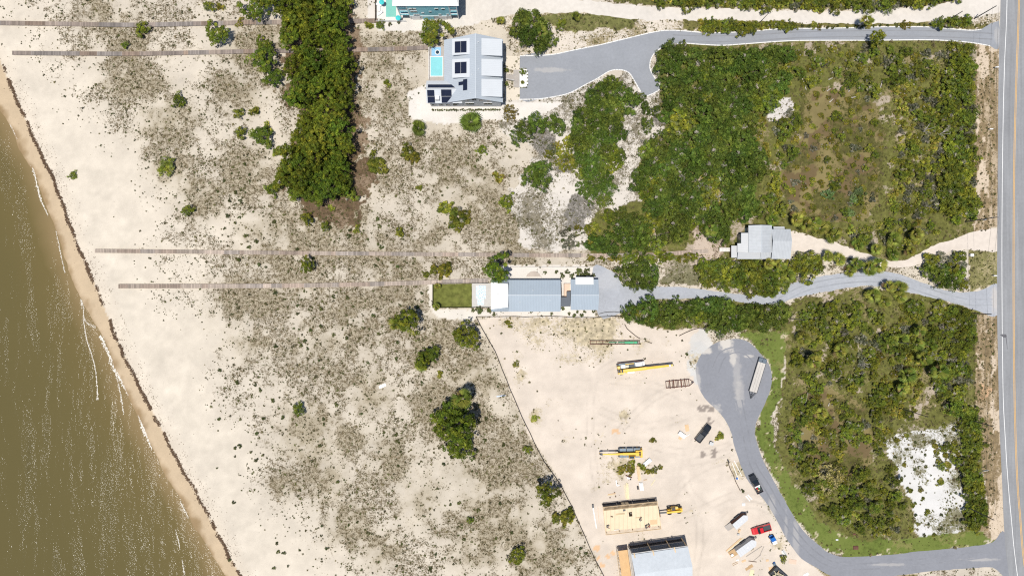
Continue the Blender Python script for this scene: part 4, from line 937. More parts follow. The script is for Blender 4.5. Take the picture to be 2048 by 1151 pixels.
plant('pale', 1660, 955, 25, 'pale straw-coloured tree in the scrub left of the white sand')

# ---- oaks in the middle
OAK_MID = [(1222, 153), (1250, 167), (1254, 184), (1275, 190), (1277, 204), (1265, 216), (1252, 214), (1252, 231), (1234, 247), (1236, 265), (1252, 252), (1256, 262), (1242, 278), (1232, 290), (1236, 302), (1250, 312), (1252, 327), (1232, 339), (1215, 347), (1224, 372), (1230, 398), (1218, 407), (1191, 406), (1166, 398), (1148, 378), (1150, 359), (1162, 322), (1150, 300), (1130, 285), (1135, 262), (1150, 250), (1146, 229), (1166, 194), (1195, 167)]
thicket(OAK_MID, {'oak': 1, 'yaupon': .1}, 15, (14, 20), 'in the oak thicket below the curved asphalt driveway', seed=21, margin=8, inset=.4)
OAK_BIG = [(1344, 80), (1332, 96), (1313, 118), (1309, 138), (1322, 154), (1334, 176), (1320, 200), (1332, 222), (1330, 247), (1336, 272), (1344, 292), (1310, 275), (1299, 274), (1285, 297), (1292, 325), (1275, 351), (1262, 365), (1271, 384), (1283, 417), (1297, 433), (1285, 440), (1260, 425), (1222, 417), (1207, 423), (1205, 440), (1217, 462), (1182, 480), (1176, 500), (1285, 503), (1316, 498), (1330, 486), (1369, 484), (1379, 464), (1399, 458), (1407, 473), (1432, 484), (1458, 486), (1458, 446), (1484, 444), (1500, 436), (1526, 424), (1510, 395), (1505, 370), (1540, 342), (1533, 310), (1520, 272), (1504, 235), (1541, 220), (1576, 185), (1574, 147), (1586, 100), (1560, 93), (1500, 100), (1450, 101), (1400, 97), (1370, 95)]
thicket([p for p in OAK_BIG], {'oak': 1, 'yaupon': .12, 'palmetto': .04}, 18.5, (15, 23), 'in the big oak thicket left of the grassy clearing', seed=22, limit=290, margin=6, inset=.4)
cluster('oak', [(1048, 258, 18, 'oak on the left end of the row of bushes under the driveway'), (1036, 276, 15, 'low oak at the lower left of the row of bushes under the driveway'), (1070, 246, 19, 'second oak of the row of bushes under the driveway'), (1112, 246, 20, 'round oak standing between the bush row and the oak thicket'), (1074, 342, 22, 'upper half of the big round oak left of the central thicket'), (1064, 356, 19, 'lower left half of the big round oak left of the central thicket'), (1086, 356, 20, 'lower right half of the big round oak left of the central thicket'), (1290, 216, 11, 'small round bush near the end of the driveway spur'), (1311, 222, 12, 'greyish bush between the driveway spur and the big thicket'), (1294, 249, 13, 'round isolated bush in the sandy gap left of the big thicket'), (1277, 196, 12, 'round bush on the right edge of the central thicket')])
cluster('oak', [(1258, 550, 21), (1280, 540, 22), (1302, 550, 21), (1275, 564, 17), (1298, 566, 15), (1256, 538, 14)], 'dark green oak of the clump above the gravel drive right of the garage', 'oaks in the clump right of the garage')
cluster('oak', [(1042, 50, 22), (1066, 44, 24), (1084, 66, 24), (1058, 72, 22), (1078, 88, 20), (1036, 66, 15), (1098, 78, 16), (1048, 30, 12)], 'dark green oak of the clump between the solar roofed house and the sandy track', 'oaks in the clump above the driveway')
plant('palm', 1083, 67, 12, 'pale fan palm standing in the oak clump right of the solar roofed house', v=4)
plant('palm', 1001, 40, 9, 'small palm right of the big house, under the sandy track', v=1)
plant('yaupon', 1120, 50, 11, 'small bright green bush on the grass under the sandy track')
plant('palm', 1152, 32, 9, 'thin dead palm leaning over the grass under the sandy track', v=2, hs=1.6)
thicket([(1095, 285), (1130, 275), (1150, 305), (1160, 330), (1140, 350), (1112, 335), (1085, 315)], {'yellow': 1, 'grey': .3}, 12, (11, 18), 'in the sandy gap left of the oak thicket', seed=31)
thicket([(1168, 440), (1200, 440), (1205, 470), (1178, 500), (1168, 470)], {'yellow': 1}, 12, (13, 19), 'beside the long boardwalk left of the big thicket', seed=32)
thicket([(1110, 460), (1165, 440), (1168, 500), (1120, 505)], {'grey': .6, 'yellow': .5, 'dune': .8}, 12, (10, 17), 'in the scrub above the long boardwalk', seed=33)
thicket([(1180, 514), (1300, 514), (1400, 510), (1400, 520), (1300, 522), (1180, 520)], {'yellow': 1, 'yaupon': .3}, 12, (9, 14), 'along the lower side of the long boardwalk', seed=34, inset=0)
# ---- between the cottage track and the gravel drive
thicket([(1398, 520), (1478, 518), (1590, 522), (1600, 500), (1636, 508), (1662, 534), (1645, 551), (1597, 558), (1576, 574), (1555, 598), (1536, 590), (1501, 588), (1461, 582), (1419, 574), (1390, 556)], {'myrtle': .8, 'yaupon': .5, 'palm': .12}, 16, (15, 22), 'under the grey cottage beside the gravel drive', seed=41, margin=1)
thicket([(1244, 612), (1290, 600), (1330, 602), (1385, 605), (1400, 594), (1440, 597), (1475, 604), (1510, 613), (1572, 612), (1577, 640), (1560, 658), (1500, 662), (1450, 664), (1420, 652), (1380, 648), (1330, 655), (1290, 648), (1250, 640)], {'oak': 1, 'yaupon': .2}, 16, (15, 22), 'in the row between the gravel drive and the building site', seed=42, margin=3)
thicket([(1842, 545), (1855, 515), (1885, 500), (1915, 500), (1938, 520), (1940, 570), (1910, 584), (1880, 572)], {'oak': .6, 'yaupon': .5, 'grey': .2}, 16, (15, 21), 'in the roadside clump between the two drives', seed=43, margin=3)
PALMS_N = [(1547, 438), (1419, 461), (1608, 448), (1641, 456), (1667, 472), (1719, 489), (1749, 497), (1788, 479), (1789, 508), (1827, 469), (1820, 503), (1590, 440), (1626, 446)]
PALMS_C = [(1654, 512), (1680, 518), (1709, 527), (1703, 541), (1729, 538), (1752, 529), (1556, 531), (1533, 528), (1576, 551)]
PALMS_S = [(1775, 573), (1801, 577), (1804, 593), (1770, 603), (1745, 590), (1842, 715), (1837, 689), (1801, 679), (1820, 751), (1799, 775), (1679, 701), (1608, 677), (1641, 825), (1620, 720), (1832, 660), (1870, 740)]
for lst, w in ((PALMS_N, 'along the upper side of the sandy cottage track'), (PALMS_C, 'between the sandy cottage track and the gravel drive'), (PALMS_S, 'in the scrub lot under the gravel drive')):
    for a, b in lst: plant('palm', a, b, random.uniform(12, 17), 'yellow-green fan palm ' + w, 'fan palms ' + w, hs=1.0)
plant('palm', 1727, 47, 13, 'fan palm between the sandy track and the asphalt driveway', v=4, hs=1.3)
plant('yaupon', 1755, 76, 14, 'tall dark tree leaning over the lower edge of the asphalt driveway', hs=2.6)
# ---- the lot with the clearing
thicket([(1890, 92), (1945, 92), (1950, 300), (1950, 432), (1925, 452), (1895, 440), (1880, 400), (1895, 300), (1888, 200)], {'myrtle': .8, 'yaupon': .7, 'grey': .1}, 16, (14, 20), 'in the hedge belt beside the highway verge', seed=51, inset=.3)
thicket([(1590, 92), (1720, 88), (1880, 92), (1888, 140), (1800, 170), (1740, 190), (1650, 165), (1600, 180), (1582, 150)], {'myrtle': .4, 'yaupon': .7, 'yellow': .4, 'grey': .2}, 19, (8, 16), 'in the upper part of the grassy clearing', seed=52, gaps=.34)
thicket([(1780, 150), (1890, 140), (1895, 300), (1880, 430), (1800, 440), (1775, 400), (1790, 260)], {'palmetto': 1.5, 'yaupon': .4, 'myrtle': .25, 'grey': .4, 'yellow': .7}, 13.5, (9, 15), 'between the clearing and the hedge belt', seed=53, gaps=.33)
thicket([(1545, 250), (1600, 190), (1600, 300), (1560, 350), (1580, 430), (1640, 450), (1760, 440), (1840, 430), (1890, 450), (1880, 480), (1840, 500), (1790, 500), (1730, 490), (1660, 465), (1590, 440), (1530, 420), (1520, 380), (1545, 345)], {'palmetto': .8, 'yaupon': .8, 'myrtle': .45, 'yellow': .5, 'grey': .25}, 16, (8, 16), 'around the lower edge of the clearing', seed=54, gaps=.36)
thicket([(1490, 240), (1530, 225), (1540, 300), (1545, 340), (1520, 330)], {'palmetto': 1, 'yellow': .4}, 15, (10, 16), 'on the right fringe of the big oak thicket', seed=55)
thicket([(1480, 100), (1586, 95), (1580, 180), (1540, 215), (1505, 225), (1500, 150)], {'palmetto': 1, 'yellow': .4, 'yaupon': .4}, 17, (11, 17), 'at the upper right of the big oak thicket', seed=56)
thicket(MEADOW, {'yaupon': .35, 'yellow': .8, 'grey': .2}, 17, (6, 13), 'scattered in the grassy clearing', seed=57)
cluster('grape', [(1658, 388, 12), (1668, 372, 10), (1718, 386, 12), (1708, 400, 10), (1700, 425, 9)], 'pale green broad-leaved shrub in the lower clearing', 'broad-leaved shrubs in the clearing')
# ---- the lot with the white sand
thicket([(1880, 604), (1950, 625), (1945, 700), (1940, 800), (1925, 850), (1890, 820), (1865, 760), (1850, 680), (1860, 620)], {'myrtle': .7, 'yaupon': .8, 'grey': .5}, 14.5, (11, 17), 'in the belt beside the lower highway verge', seed=61)
thicket([(1790, 605), (1860, 600), (1850, 760), (1830, 840), (1760, 840), (1720, 800), (1780, 720)], {'palmetto': 1.3, 'yaupon': .6, 'myrtle': .4, 'yellow': .5, 'grey': .25}, 14, (9, 16), 'in the middle of the lower scrub lot', seed=62, gaps=.35)
thicket([(1580, 625), (1640, 603), (1760, 600), (1785, 680), (1770, 740), (1710, 790), (1640, 770), (1595, 790), (1580, 720)], {'myrtle': .7, 'yaupon': .9, 'palmetto': .3, 'yellow': .4, 'grey': .15}, 18, (8, 18), 'in the left part of the lower scrub lot', seed=63, gaps=.41)
thicket([(1590, 790), (1640, 770), (1720, 800), (1790, 850), (1765, 900), (1800, 970), (1826, 1062), (1760, 1072), (1690, 1062), (1640, 1020), (1590, 960), (1565, 880)], {'myrtle': .8, 'yaupon': .9, 'palmetto': .2, 'yellow': .25, 'grey': .15}, 16, (7, 16), 'around the brown clearing of the lower scrub lot', seed=64, gaps=.42)
thicket([(1925, 815), (1950, 812), (1962, 880), (1955, 930), (1968, 1000), (1962, 1060), (1938, 1055), (1934, 960), (1930, 900)], {'myrtle': .8, 'yaupon': .8, 'palmetto': .2}, 13, (11, 16), 'in the narrow row right of the white sand', seed=65, inset=0)
thicket([(1870, 890), (1920, 880), (1915, 930), (1880, 940)], {'yellow': .6, 'yaupon': .7}, 12, (8, 12), 'on the right part of the white sand', seed=66, inset=0)
thicket(WHITE_PATCH, {'dune': .6, 'yellow': .5}, 19, (6, 12), 'dotted over the white sand patch', seed=67, inset=0, gaps=.42)
# ---- road edges
thicket([(1400, 42), (1460, 44), (1560, 48), (1592, 50), (1580, 60), (1490, 62), (1430, 60), (1398, 56)], {'yaupon': 1, 'palmetto': .4}, 10, (9, 13), 'in the strip between the sandy track and the driveway', seed=71, inset=0, margin=2)
thicket([(1600, 50), (1720, 50), (1850, 48), (1850, 53), (1720, 55), (1600, 56)], {'dune': 1, 'yellow': .5}, 10, (9, 12), 'along the narrow strip beside the asphalt driveway', seed=72, inset=0, margin=1)
cluster('yaupon', [(1878, 47, 12), (1908, 44, 13), (1924, 42, 11), (1936, 40, 10)], 'bushy shrub by the wooden poles at the driveway mouth', 'shrubs by the poles at the driveway mouth')
thicket([(1300, -12), (1480, -14), (1700, -14), (1930, -14), (1900, -4), (1838, 8), (1770, 16), (1640, 16), (1480, 11), (1378, 9), (1312, 6)], {'yaupon': .8, 'myrtle': .5, 'palmetto': .7, 'grey': .15}, 13, (11, 16), 'along the upper side of the sandy track', seed=73, inset=0, margin=5)
# ---- small plants round the houses
for a, b, r in ((1090, 545, 3.5), (1113, 543, 4), (1135, 543, 4.5), (1125, 551, 5), (1144, 551, 5), (1157, 544, 7), (1166, 549, 6), (1175, 543, 7), (1186, 551, 5), (946, 620, 4), (958, 619, 7), (979, 621, 5), (988, 628, 4), (1063, 623, 3), (1103, 627, 3), (1126, 616, 3.5), (1138, 627, 3), (1155, 623, 3), (1148, 631, 4), (1163, 630, 4), (1169, 623, 3), (1187, 622, 3)):
    plant('garden', a, b, r * 1.15, 'small clipped garden shrub beside the long blue-grey house', 'garden shrubs round the blue-grey house')
for i in range(30):
    plant('garden', 866 + i * 4.6, 220 + random.uniform(-1, 1), random.uniform(2, 3.2), 'tiny planted shrub in the row under the solar roofed house', 'planted shrubs under the solar roofed house')
for i in range(15):
    t = i / 14; a, b = ((1040 + 14 * min(1, t * 3), 137) if t < .33 else (1055, 140 + (t - .33) / .34 * 32) if t < .67 else (1055 - (t - .67) / .33 * 14, 175))
    plant('garden', a, b, 1.5, 'tiny clipped shrub edging the white planting bed', 'edging shrubs of the planting bed')
plant('yaupon', 1046, 144, 6, 'small dark bush in the white planting bed by the drive')
plant('palm', 1045, 164, 4, 'tiny palm in the white planting bed by the drive', v=0)
plant('yaupon', 1013, 141, 5, 'small bush beside the entrance stairs, upper side'); plant('yaupon', 1013, 168, 4, 'small bush beside the entrance stairs, lower side')
plant('palm', 875, 573, 7, 'small palm at the upper left corner of the fenced lawn', v=3); plant('palm', 874, 613, 8, 'small palm at the lower left corner of the fenced lawn', v=3)
for a, b, r in ((767, 43, 4), (780, 49, 4), (797, 45, 3)): plant('dune', a, b, r * 1.1, 'small shrub at the pool fence of the teal house', 'shrubs at the pool fence')
cluster('palmetto', [(1440, 872, 11, 'bright palmetto beside the dark pickup on the sand'), (1266, 926, 8, 'green weeds under the cab side of the yellow crane, left'), (1282, 932, 8, 'green weeds beside the white sheet by the yellow crane')])
cluster('yellow', [(1251, 935, 9), (1262, 940, 8), (1240, 941, 7), (1294, 941, 7), (1308, 940, 7), (1320, 934, 6)], 'low green weed patch under the yellow crane with the boom to the left', 'weeds beside the yellow crane')
plant('yaupon', 1567, 1117, 7, 'small dark bush among scraps near the curve of the road')
plant('dune', 1374, 708, 4, 'tiny dark shrub beside the rusty frame'); plant('dune', 1486, 981, 4, 'tiny dark shrub left of the parked black pickup')
cluster('yellow', [(1306, 880, 6, 'narrow weed clump on the tyre tracks above the crane'), (1032, 728, 7, 'weed clump inside the silt fence corner', .6), (1070, 836, 7, 'pale weed clump low on the site sand', .5), (1017, 647, 7, 'weed clump with a dead branch under the blue-grey house')])
# ---- small round shrubs dotted over the dunes
rg = random.Random(5); n = 0; tries = 0; pts = []
while n < 190 and tries < 20000:
    tries += 1
    x = rg.uniform(430, 1190); y = rg.uniform(250, 1145)
    if any(pip(x, y, q) for q in (SITE, PINE_FLOOR, LAWN)) or blocked(x, y, 6) or abs(y - 506) < 8 or abs(y - 567) < 8: continue
    if x > 950 and y > 630 and x > 955 + (y - 637) * .487: continue
    w = float(fbm(np.array([x]), np.array([y]), 70, 123)[0])
    if rg.random() > max(0, (w - .42) * 5) + (.5 if 540 < x < 860 and 600 < y < 780 else 0): continue
    if any((x - a) ** 2 + (y - b) ** 2 < 64 for a, b in pts): continue
    pts.append((x, y)); n += 1
    plant('dune', x, y, rg.uniform(2.4, 5), 'small round olive shrub dotted on the open dunes', 'small round shrubs on the open dunes')

# ---- tufts that nobody could count
def tufts(name, n, accept, cols, size, label, cat, seed, blades=4):
    rg = np.random.default_rng(seed)
    x = rg.uniform(-150, 148, n); y = rg.uniform(-86, 86, n)
    k = accept(x, y, rg); x = x[k]; y = y[k]; n = len(x)
    s = rg.uniform(size[0], size[1], n) * rg.choice([.7, 1, 1.5], n, p=[.45, .4, .15])
    c = cols[rg.integers(0, len(cols), n)] * rg.uniform(.65, 1.35, (n, 1))
    V = np.zeros((n, blades, 4, 3)); az0 = rg.uniform(0, 6.28, n)
    for b in range(blades):
        az = az0 + b * 6.283 / blades + rg.normal(0, .3, n); u = np.stack([np.cos(az), np.sin(az), np.zeros(n)], 1); v = np.stack([-np.sin(az), np.cos(az), np.zeros(n)], 1)
        o = np.stack([x, y, np.full(n, .01)], 1); h = rg.uniform(.25, .8, n) * s
        V[:, b, 0] = o; V[:, b, 1] = o + u * (s * .55)[:, None] + v * (s * .42)[:, None] + np.array((0, 0, 1)) * h[:, None]
        V[:, b, 2] = o + u * (s * 1.05)[:, None] + np.array((0, 0, .5)) * h[:, None]; V[:, b, 3] = o + u * (s * .55)[:, None] - v * (s * .42)[:, None] + np.array((0, 0, .8)) * h[:, None]
    T = np.repeat(c, 4 * blades, 0)
    return tag(link(name, rawmesh(name, V.reshape(-1, 3), 4, 'tuft_leaf', T)), label, cat, kind='stuff')
leaf_mat('tuft_leaf', .0, .2)
_polys = [[P(a, b) for a, b in q] for q in ROADS + KEEP]
BW = [[(-10, 41), (760, 36), (760, 52), (-10, 55)], [(24, 100), (860, 90), (860, 106), (24, 115)], [(188, 494), (1420, 492), (1420, 508), (1200, 517), (188, 508)], [(236, 565), (980, 556), (980, 570), (236, 579)]]
_bw = [[P(a, b) for a, b in q] for q in BW]
def clear(x, y, bw=True):
    k = np.ones(len(x), bool)
    for q in _polys + (_bw if bw else []): k &= ~inpoly(x, y, q)
    return k & (x < P(1990, 0)[0])
LOTS = [[P(a, b) for a, b in q] for q in (LOT_N, LOT_S, GRASS_EDGE, MEADOW)]
def dune_ok(x, y, rg):
    a = litter_at(x, y); px = x * S + 1024; py = 575.5 - y * S
    cl = fbm(px, py, 7, 300)
    k = (rg.random(len(x)) < np.clip((a - .04) * 1.9, 0, 1) * np.clip((cl - .35) * 4, 0.05, 1)) & (shore_d(px, py) > 70) & clear(x, y)
    for q in LOTS: k &= ~inpoly(x, y, q)
    k &= ~(inpoly(x, y, [P(a_, b_) for a_, b_ in SITE]) & (rg.random(len(x)) < .7))
    return k
tufts('dune_scrub', 200000, dune_ok, A3((.085, .068, .030), (.060, .050, .024), (.095, .092, .028), (.14, .108, .055), (.072, .072, .022)), (.10, .30), 'brown and olive tufts of dune scrub over the sand', 'dune scrub', 31)
def lot_ok(x, y, rg):
    a = litter_at(x, y); k = np.zeros(len(x), bool)
    for q in LOTS: k |= inpoly(x, y, q)
    k &= ~(inpoly(x, y, LOTS[2]) & (rg.random(len(x)) < .75))
    return k & clear(x, y) & (rg.random(len(x)) < np.clip(a * 1.3, .05, 1))
tufts('meadow_grass', 90000, lot_ok, A3((.11, .108, .034), (.088, .096, .028), (.145, .125, .05), (.10, .085, .04), (.12, .125, .03)), (.14, .42), 'olive grass and low weeds of the scrub lots', 'grass', 32)
# ================================================================== BUILT THINGS
mat('roof_blue', (.33, .385, .44), .42, var=.05, scale=.6, seam=('X', .45, .16), spec=.5)
mat('roof_solar_house', (.39, .43, .475), .45, var=.05, scale=.6, seam=('Y', .5, .10), spec=.5)
mat('roof_dormer', (.50, .525, .55), .5, var=.04, scale=.6, seam=('Y', .5, .06))
mat('roof_ridge', (.44, .48, .52), .45, var=.05)
mat('roof_porch', (.43, .44, .45), .5, var=.05, scale=.8, seam=('Y', .5, .12))
mat('roof_white', (.62, .62, .62), .5, var=.04, scale=.6, seam=('X', .5, .05))
mat('roof_cottage', (.40, .42, .44), .42, var=.10, scale=.9, seam=('X', .42, .2))
mat('roof_cottage_cross', (.42, .44, .46), .42, var=.10, scale=.9, seam=('Y', .42, .16))
mat('membrane', (.68, .68, .665), .6, var=.03, scale=1)
mat('membrane_dark', (.035, .05, .075), .5, var=.15, scale=2)
mat('siding_grey', (.50, .515, .53), .7, var=.06, scale=2, seam=('Z', .25, .15))
mat('siding_white', (.66, .66, .65), .7, var=.05, scale=2, seam=('Z', .25, .10))
mat('siding_teal', (.28, .62, .70), .65, var=.06, scale=2, seam=('Z', .25, .12))
mat('siding_cottage', (.16, .25, .30), .7, var=.08, scale=2, seam=('Z', .25, .15))
mat('trim_white', (.76, .76, .75), .55, var=.03)
mat('glass', (.015, .022, .03), .08, var=.1, spec=.6)
mat('glass_blue', (.02, .05, .08), .08, var=.1, spec=.6)
mat('solar', (.010, .013, .028), .15, var=.15, spec=.6, seam=('X', .34, -.9))
mat('pool_water', (.22, .54, .57), .06, var=.08, scale=.8, bump=.08, spec=.5)
mat('pool_water_green', (.20, .48, .41), .06, var=.08, scale=.8, bump=.08, spec=.5)
mat('pool_tile', (.22, .42, .60), .4, var=.2, scale=2)
mat('wood_walk', (.34, .29, .25), .85, var=.15, scale=3, tint=True)
mat('wood_new', (.58, .43, .26), .8, var=.12, scale=2, rnd=.1)
mat('plywood', (.66, .54, .37), .8, var=.07, scale=1.2, seam=('X', 1.22, .14))
mat('plywood_orange', (.56, .36, .18), .8, var=.12, scale=1.2)
mat('wood_dark', (.14, .095, .065), .85, var=.2, scale=3)
mat('wood_grey', (.36, .33, .30), .85, var=.15, scale=3)
mat('pile_brown', (.17, .11, .07), .85, var=.2, scale=3)
mat('underlay', (.52, .555, .59), .6, var=.09, scale=1.3)
mat('house_wrap', (.055, .055, .062), .8, var=.2, scale=2)
mat('black_plastic', (.02, .02, .022), .6, var=.1)
mat('rubber', (.018, .018, .018), .85, var=.2, scale=5)
mat('steel_dark', (.045, .05, .058), .5, metal=.3, var=.2, scale=3)
mat('steel_slate', (.12, .16, .20), .5, metal=.2, var=.2, scale=2)
mat('steel_grey', (.35, .36, .37), .45, metal=.6, var=.15)
mat('rust', (.12, .055, .038), .9, var=.35, scale=4)
mat('yellow_paint', (.72, .42, .02), .45, var=.12, scale=2)
mat('yellow_pale', (.70, .48, .12), .45, var=.12, scale=2)
mat('green_paint', (.012, .26, .11), .45, var=.25, scale=2)
mat('white_paint', (.74, .74, .73), .4, var=.05)
mat('red_paint', (.55, .012, .018), .22, var=.05, spec=.6, coat=.6)
mat('black_paint', (.012, .014, .018), .2, var=.1, spec=.6, coat=.6)
mat('blue_paint', (.01, .12, .42), .3, var=.08)
mat('cream_cloth', (.68, .60, .48), .8, var=.08)
mat('teal_cloth', (.05, .50, .52), .8, var=.1)
mat('lamp_red', (.40, .02, .02), .3); mat('lamp_clear', (.75, .75, .72), .2)
mat('silt_cloth', (.075, .055, .042), .85, var=.3, scale=2)
mat('fence_dark', (.06, .055, .05), .8, var=.2)
mat('chrome', (.6, .6, .6), .25, metal=.9)
mat('mosaic_white', (.62, .64, .66), .6, var=.05)
mat('terrace_stone', (.47, .455, .43), .8, var=.06, scale=2)
mat('weathered', (.42, .36, .31), .9, var=.15, scale=3)
mat('ply_tan', (.60, .42, .25), .85, var=.12); mat('ply_brown', (.42, .28, .15), .85, var=.15); mat('ply_pale', (.66, .58, .38), .85, var=.08); mat('ply_pink', (.60, .45, .35), .85, var=.08)

# ------------------------------------------------------------------ boardwalks
def boardwalk(line_px, width, h, label, tones, white_from=None):
    pts = [P(a, b) for a, b in smooth_poly(line_px, 40, closed=False)]
    c = pts[len(pts) // 2]; root = root_at('boardwalk', (c[0], c[1], 0), label, 'boardwalk')
    rg = random.Random(len(label)); seg = [0]
    for i in range(1, len(pts)): seg.append(seg[-1] + math.hypot(pts[i][0] - pts[i - 1][0], pts[i][1] - pts[i - 1][1]))
    mb = MB(); sup = MB(); s = 0; i = 0; step = .46; run = 0; base = 1
    while s < seg[-1]:
        while seg[i + 1] < s and i < len(seg) - 2: i += 1
        t = (s - seg[i]) / max(seg[i + 1] - seg[i], 1e-6)
        x = pts[i][0] + (pts[i + 1][0] - pts[i][0]) * t; y = pts[i][1] + (pts[i + 1][1] - pts[i][1]) * t
        a = math.atan2(pts[i + 1][1] - pts[i][1], pts[i + 1][0] - pts[i][0])
        if run <= 0: run = rg.randint(3, 14); base = rg.uniform(.82, 1.16); tone = rg.choice(tones)
        run -= 1
        v = base * rg.uniform(.78, 1.22)
        mb.box((x, y, h - .02 + rg.uniform(0, .008)), (step * .93, width * rg.uniform(.985, 1.03), .045), a, tint=tuple(q * v for q in tone))
        s += step
    s = 0; i = 0
    while s < seg[-1]:
        while seg[i + 1] < s and i < len(seg) - 2: i += 1
        t = (s - seg[i]) / max(seg[i + 1] - seg[i], 1e-6)
        x = pts[i][0] + (pts[i + 1][0] - pts[i][0]) * t; y = pts[i][1] + (pts[i + 1][1] - pts[i][1]) * t
        a = math.atan2(pts[i + 1][1] - pts[i][1], pts[i + 1][0] - pts[i][0]); nx, ny = -math.sin(a), math.cos(a)
        for sgn in (-1, 1):
            ox, oy = nx * sgn * width * .38, ny * sgn * width * .38
            sup.box((x + ox, y + oy, h / 2 - .15), (.12, .12, h + .18), a)
            sup.box((x + ox + math.cos(a) * 1.2, y + oy + math.sin(a) * 1.2, h - .12), (2.38, .06, .14), a)
        s += 2.4
    mb.build('deck', 'wood_walk', root); sup.build('support_frame', 'weathered', root)
    return root
T1 = [(.32, .265, .22), (.285, .245, .215), (.36, .295, .245), (.30, .235, .19)]
T2 = [(.225, .185, .16), (.20, .175, .158), (.26, .21, .175), (.235, .175, .135)]
boardwalk([(-6, 47), (135, 49), (270, 51), (415, 48), (512, 46), (640, 44.5), (754, 42.5)], 1.25, .5, 'topmost long wooden boardwalk, reaching the pool fence of the teal house', T2)
boardwalk([(28, 107), (150, 108), (270, 108.5), (400, 106), (512, 103.5), (690, 101), (800, 98.5), (858, 95.5)], 1.22, .5, 'second long wooden boardwalk from the top, reaching the solar roofed house', T2)
boardwalk([(193, 501.5), (350, 503), (512, 505), (830, 508), (1050, 510), (1200, 510.5), (1290, 509.5), (1345, 506.5), (1416, 502)], 1.15, .45, 'longest wooden boardwalk, running from the beach to the grey cottage', T1)
boardwalk([(240, 572), (500, 571.5), (640, 570), (760, 567.5), (870, 564), (976, 560.5)], 1.25, .45, 'lowest wooden boardwalk, ending at the long blue-grey house', T1)
mb = MB(); mb.prism([P(1052, 553), P(1055, 547.5), P(1061, 543.5), P(1068, 542), P(1074, 543.5), P(1079, 548), P(1081, 553)], .02, .3)
tag(mb.build('garden_deck', 'weathered'), 'half round wooden deck on the upper side of the blue-grey house', 'deck')

# ------------------------------------------------------------------ generic house pieces
def window(root, x, y, z, w, h, facing, m='glass', frame='trim_white'):
    """a window standing a little proud of a wall; facing n s e w"""
    d = {'s': (0, -1), 'n': (0, 1), 'e': (1, 0), 'w': (-1, 0)}[facing]
    wx, wy = (w, .08) if d[0] == 0 else (.08, w)
    fr = MB().box((x + d[0] * .05, y + d[1] * .05, z), (wx + (.16 if d[0] == 0 else 0), wy + (.16 if d[1] == 0 else 0), h + .16)).build('window', frame, root)
    MB().box((x + d[0] * .08, y + d[1] * .08, z), (wx, wy, h)).build('pane', m, fr)

def rect(px0, py0, px1, py1, h):
    a = P(px0, py1, h); b = P(px1, py0, h); return a[0], a[1], b[0], b[1]

def gable_ew(root, x0, x1, y0, y1, ze, zr, yr, m, th=.16, name='roof'):
    """gable roof, ridge running east-west at y = yr: two slopes"""
    MB().slab([(x0, y0, ze), (x1, y0, ze), (x1, yr, zr), (x0, yr, zr)], th).build(name, m, root)
    MB().slab([(x0, yr + .004, zr), (x1, yr + .004, zr), (x1, y1, ze), (x0, y1, ze)], th).build(name, m, root)
def gable_ns(root, x0, x1, y0, y1, zw, ze, zr, xr, m, th=.16, name='roof'):
    a = MB().slab([(x0, y0, zw), (xr, y0, zr), (xr, y1, zr), (x0, y1, zw)], th).build(name, m, root)
    b = MB().slab([(xr + .004, y0, zr), (x1, y0, ze), (x1, y1, ze), (xr + .004, y1, zr)], th).build(name, m, root)
    return a, b

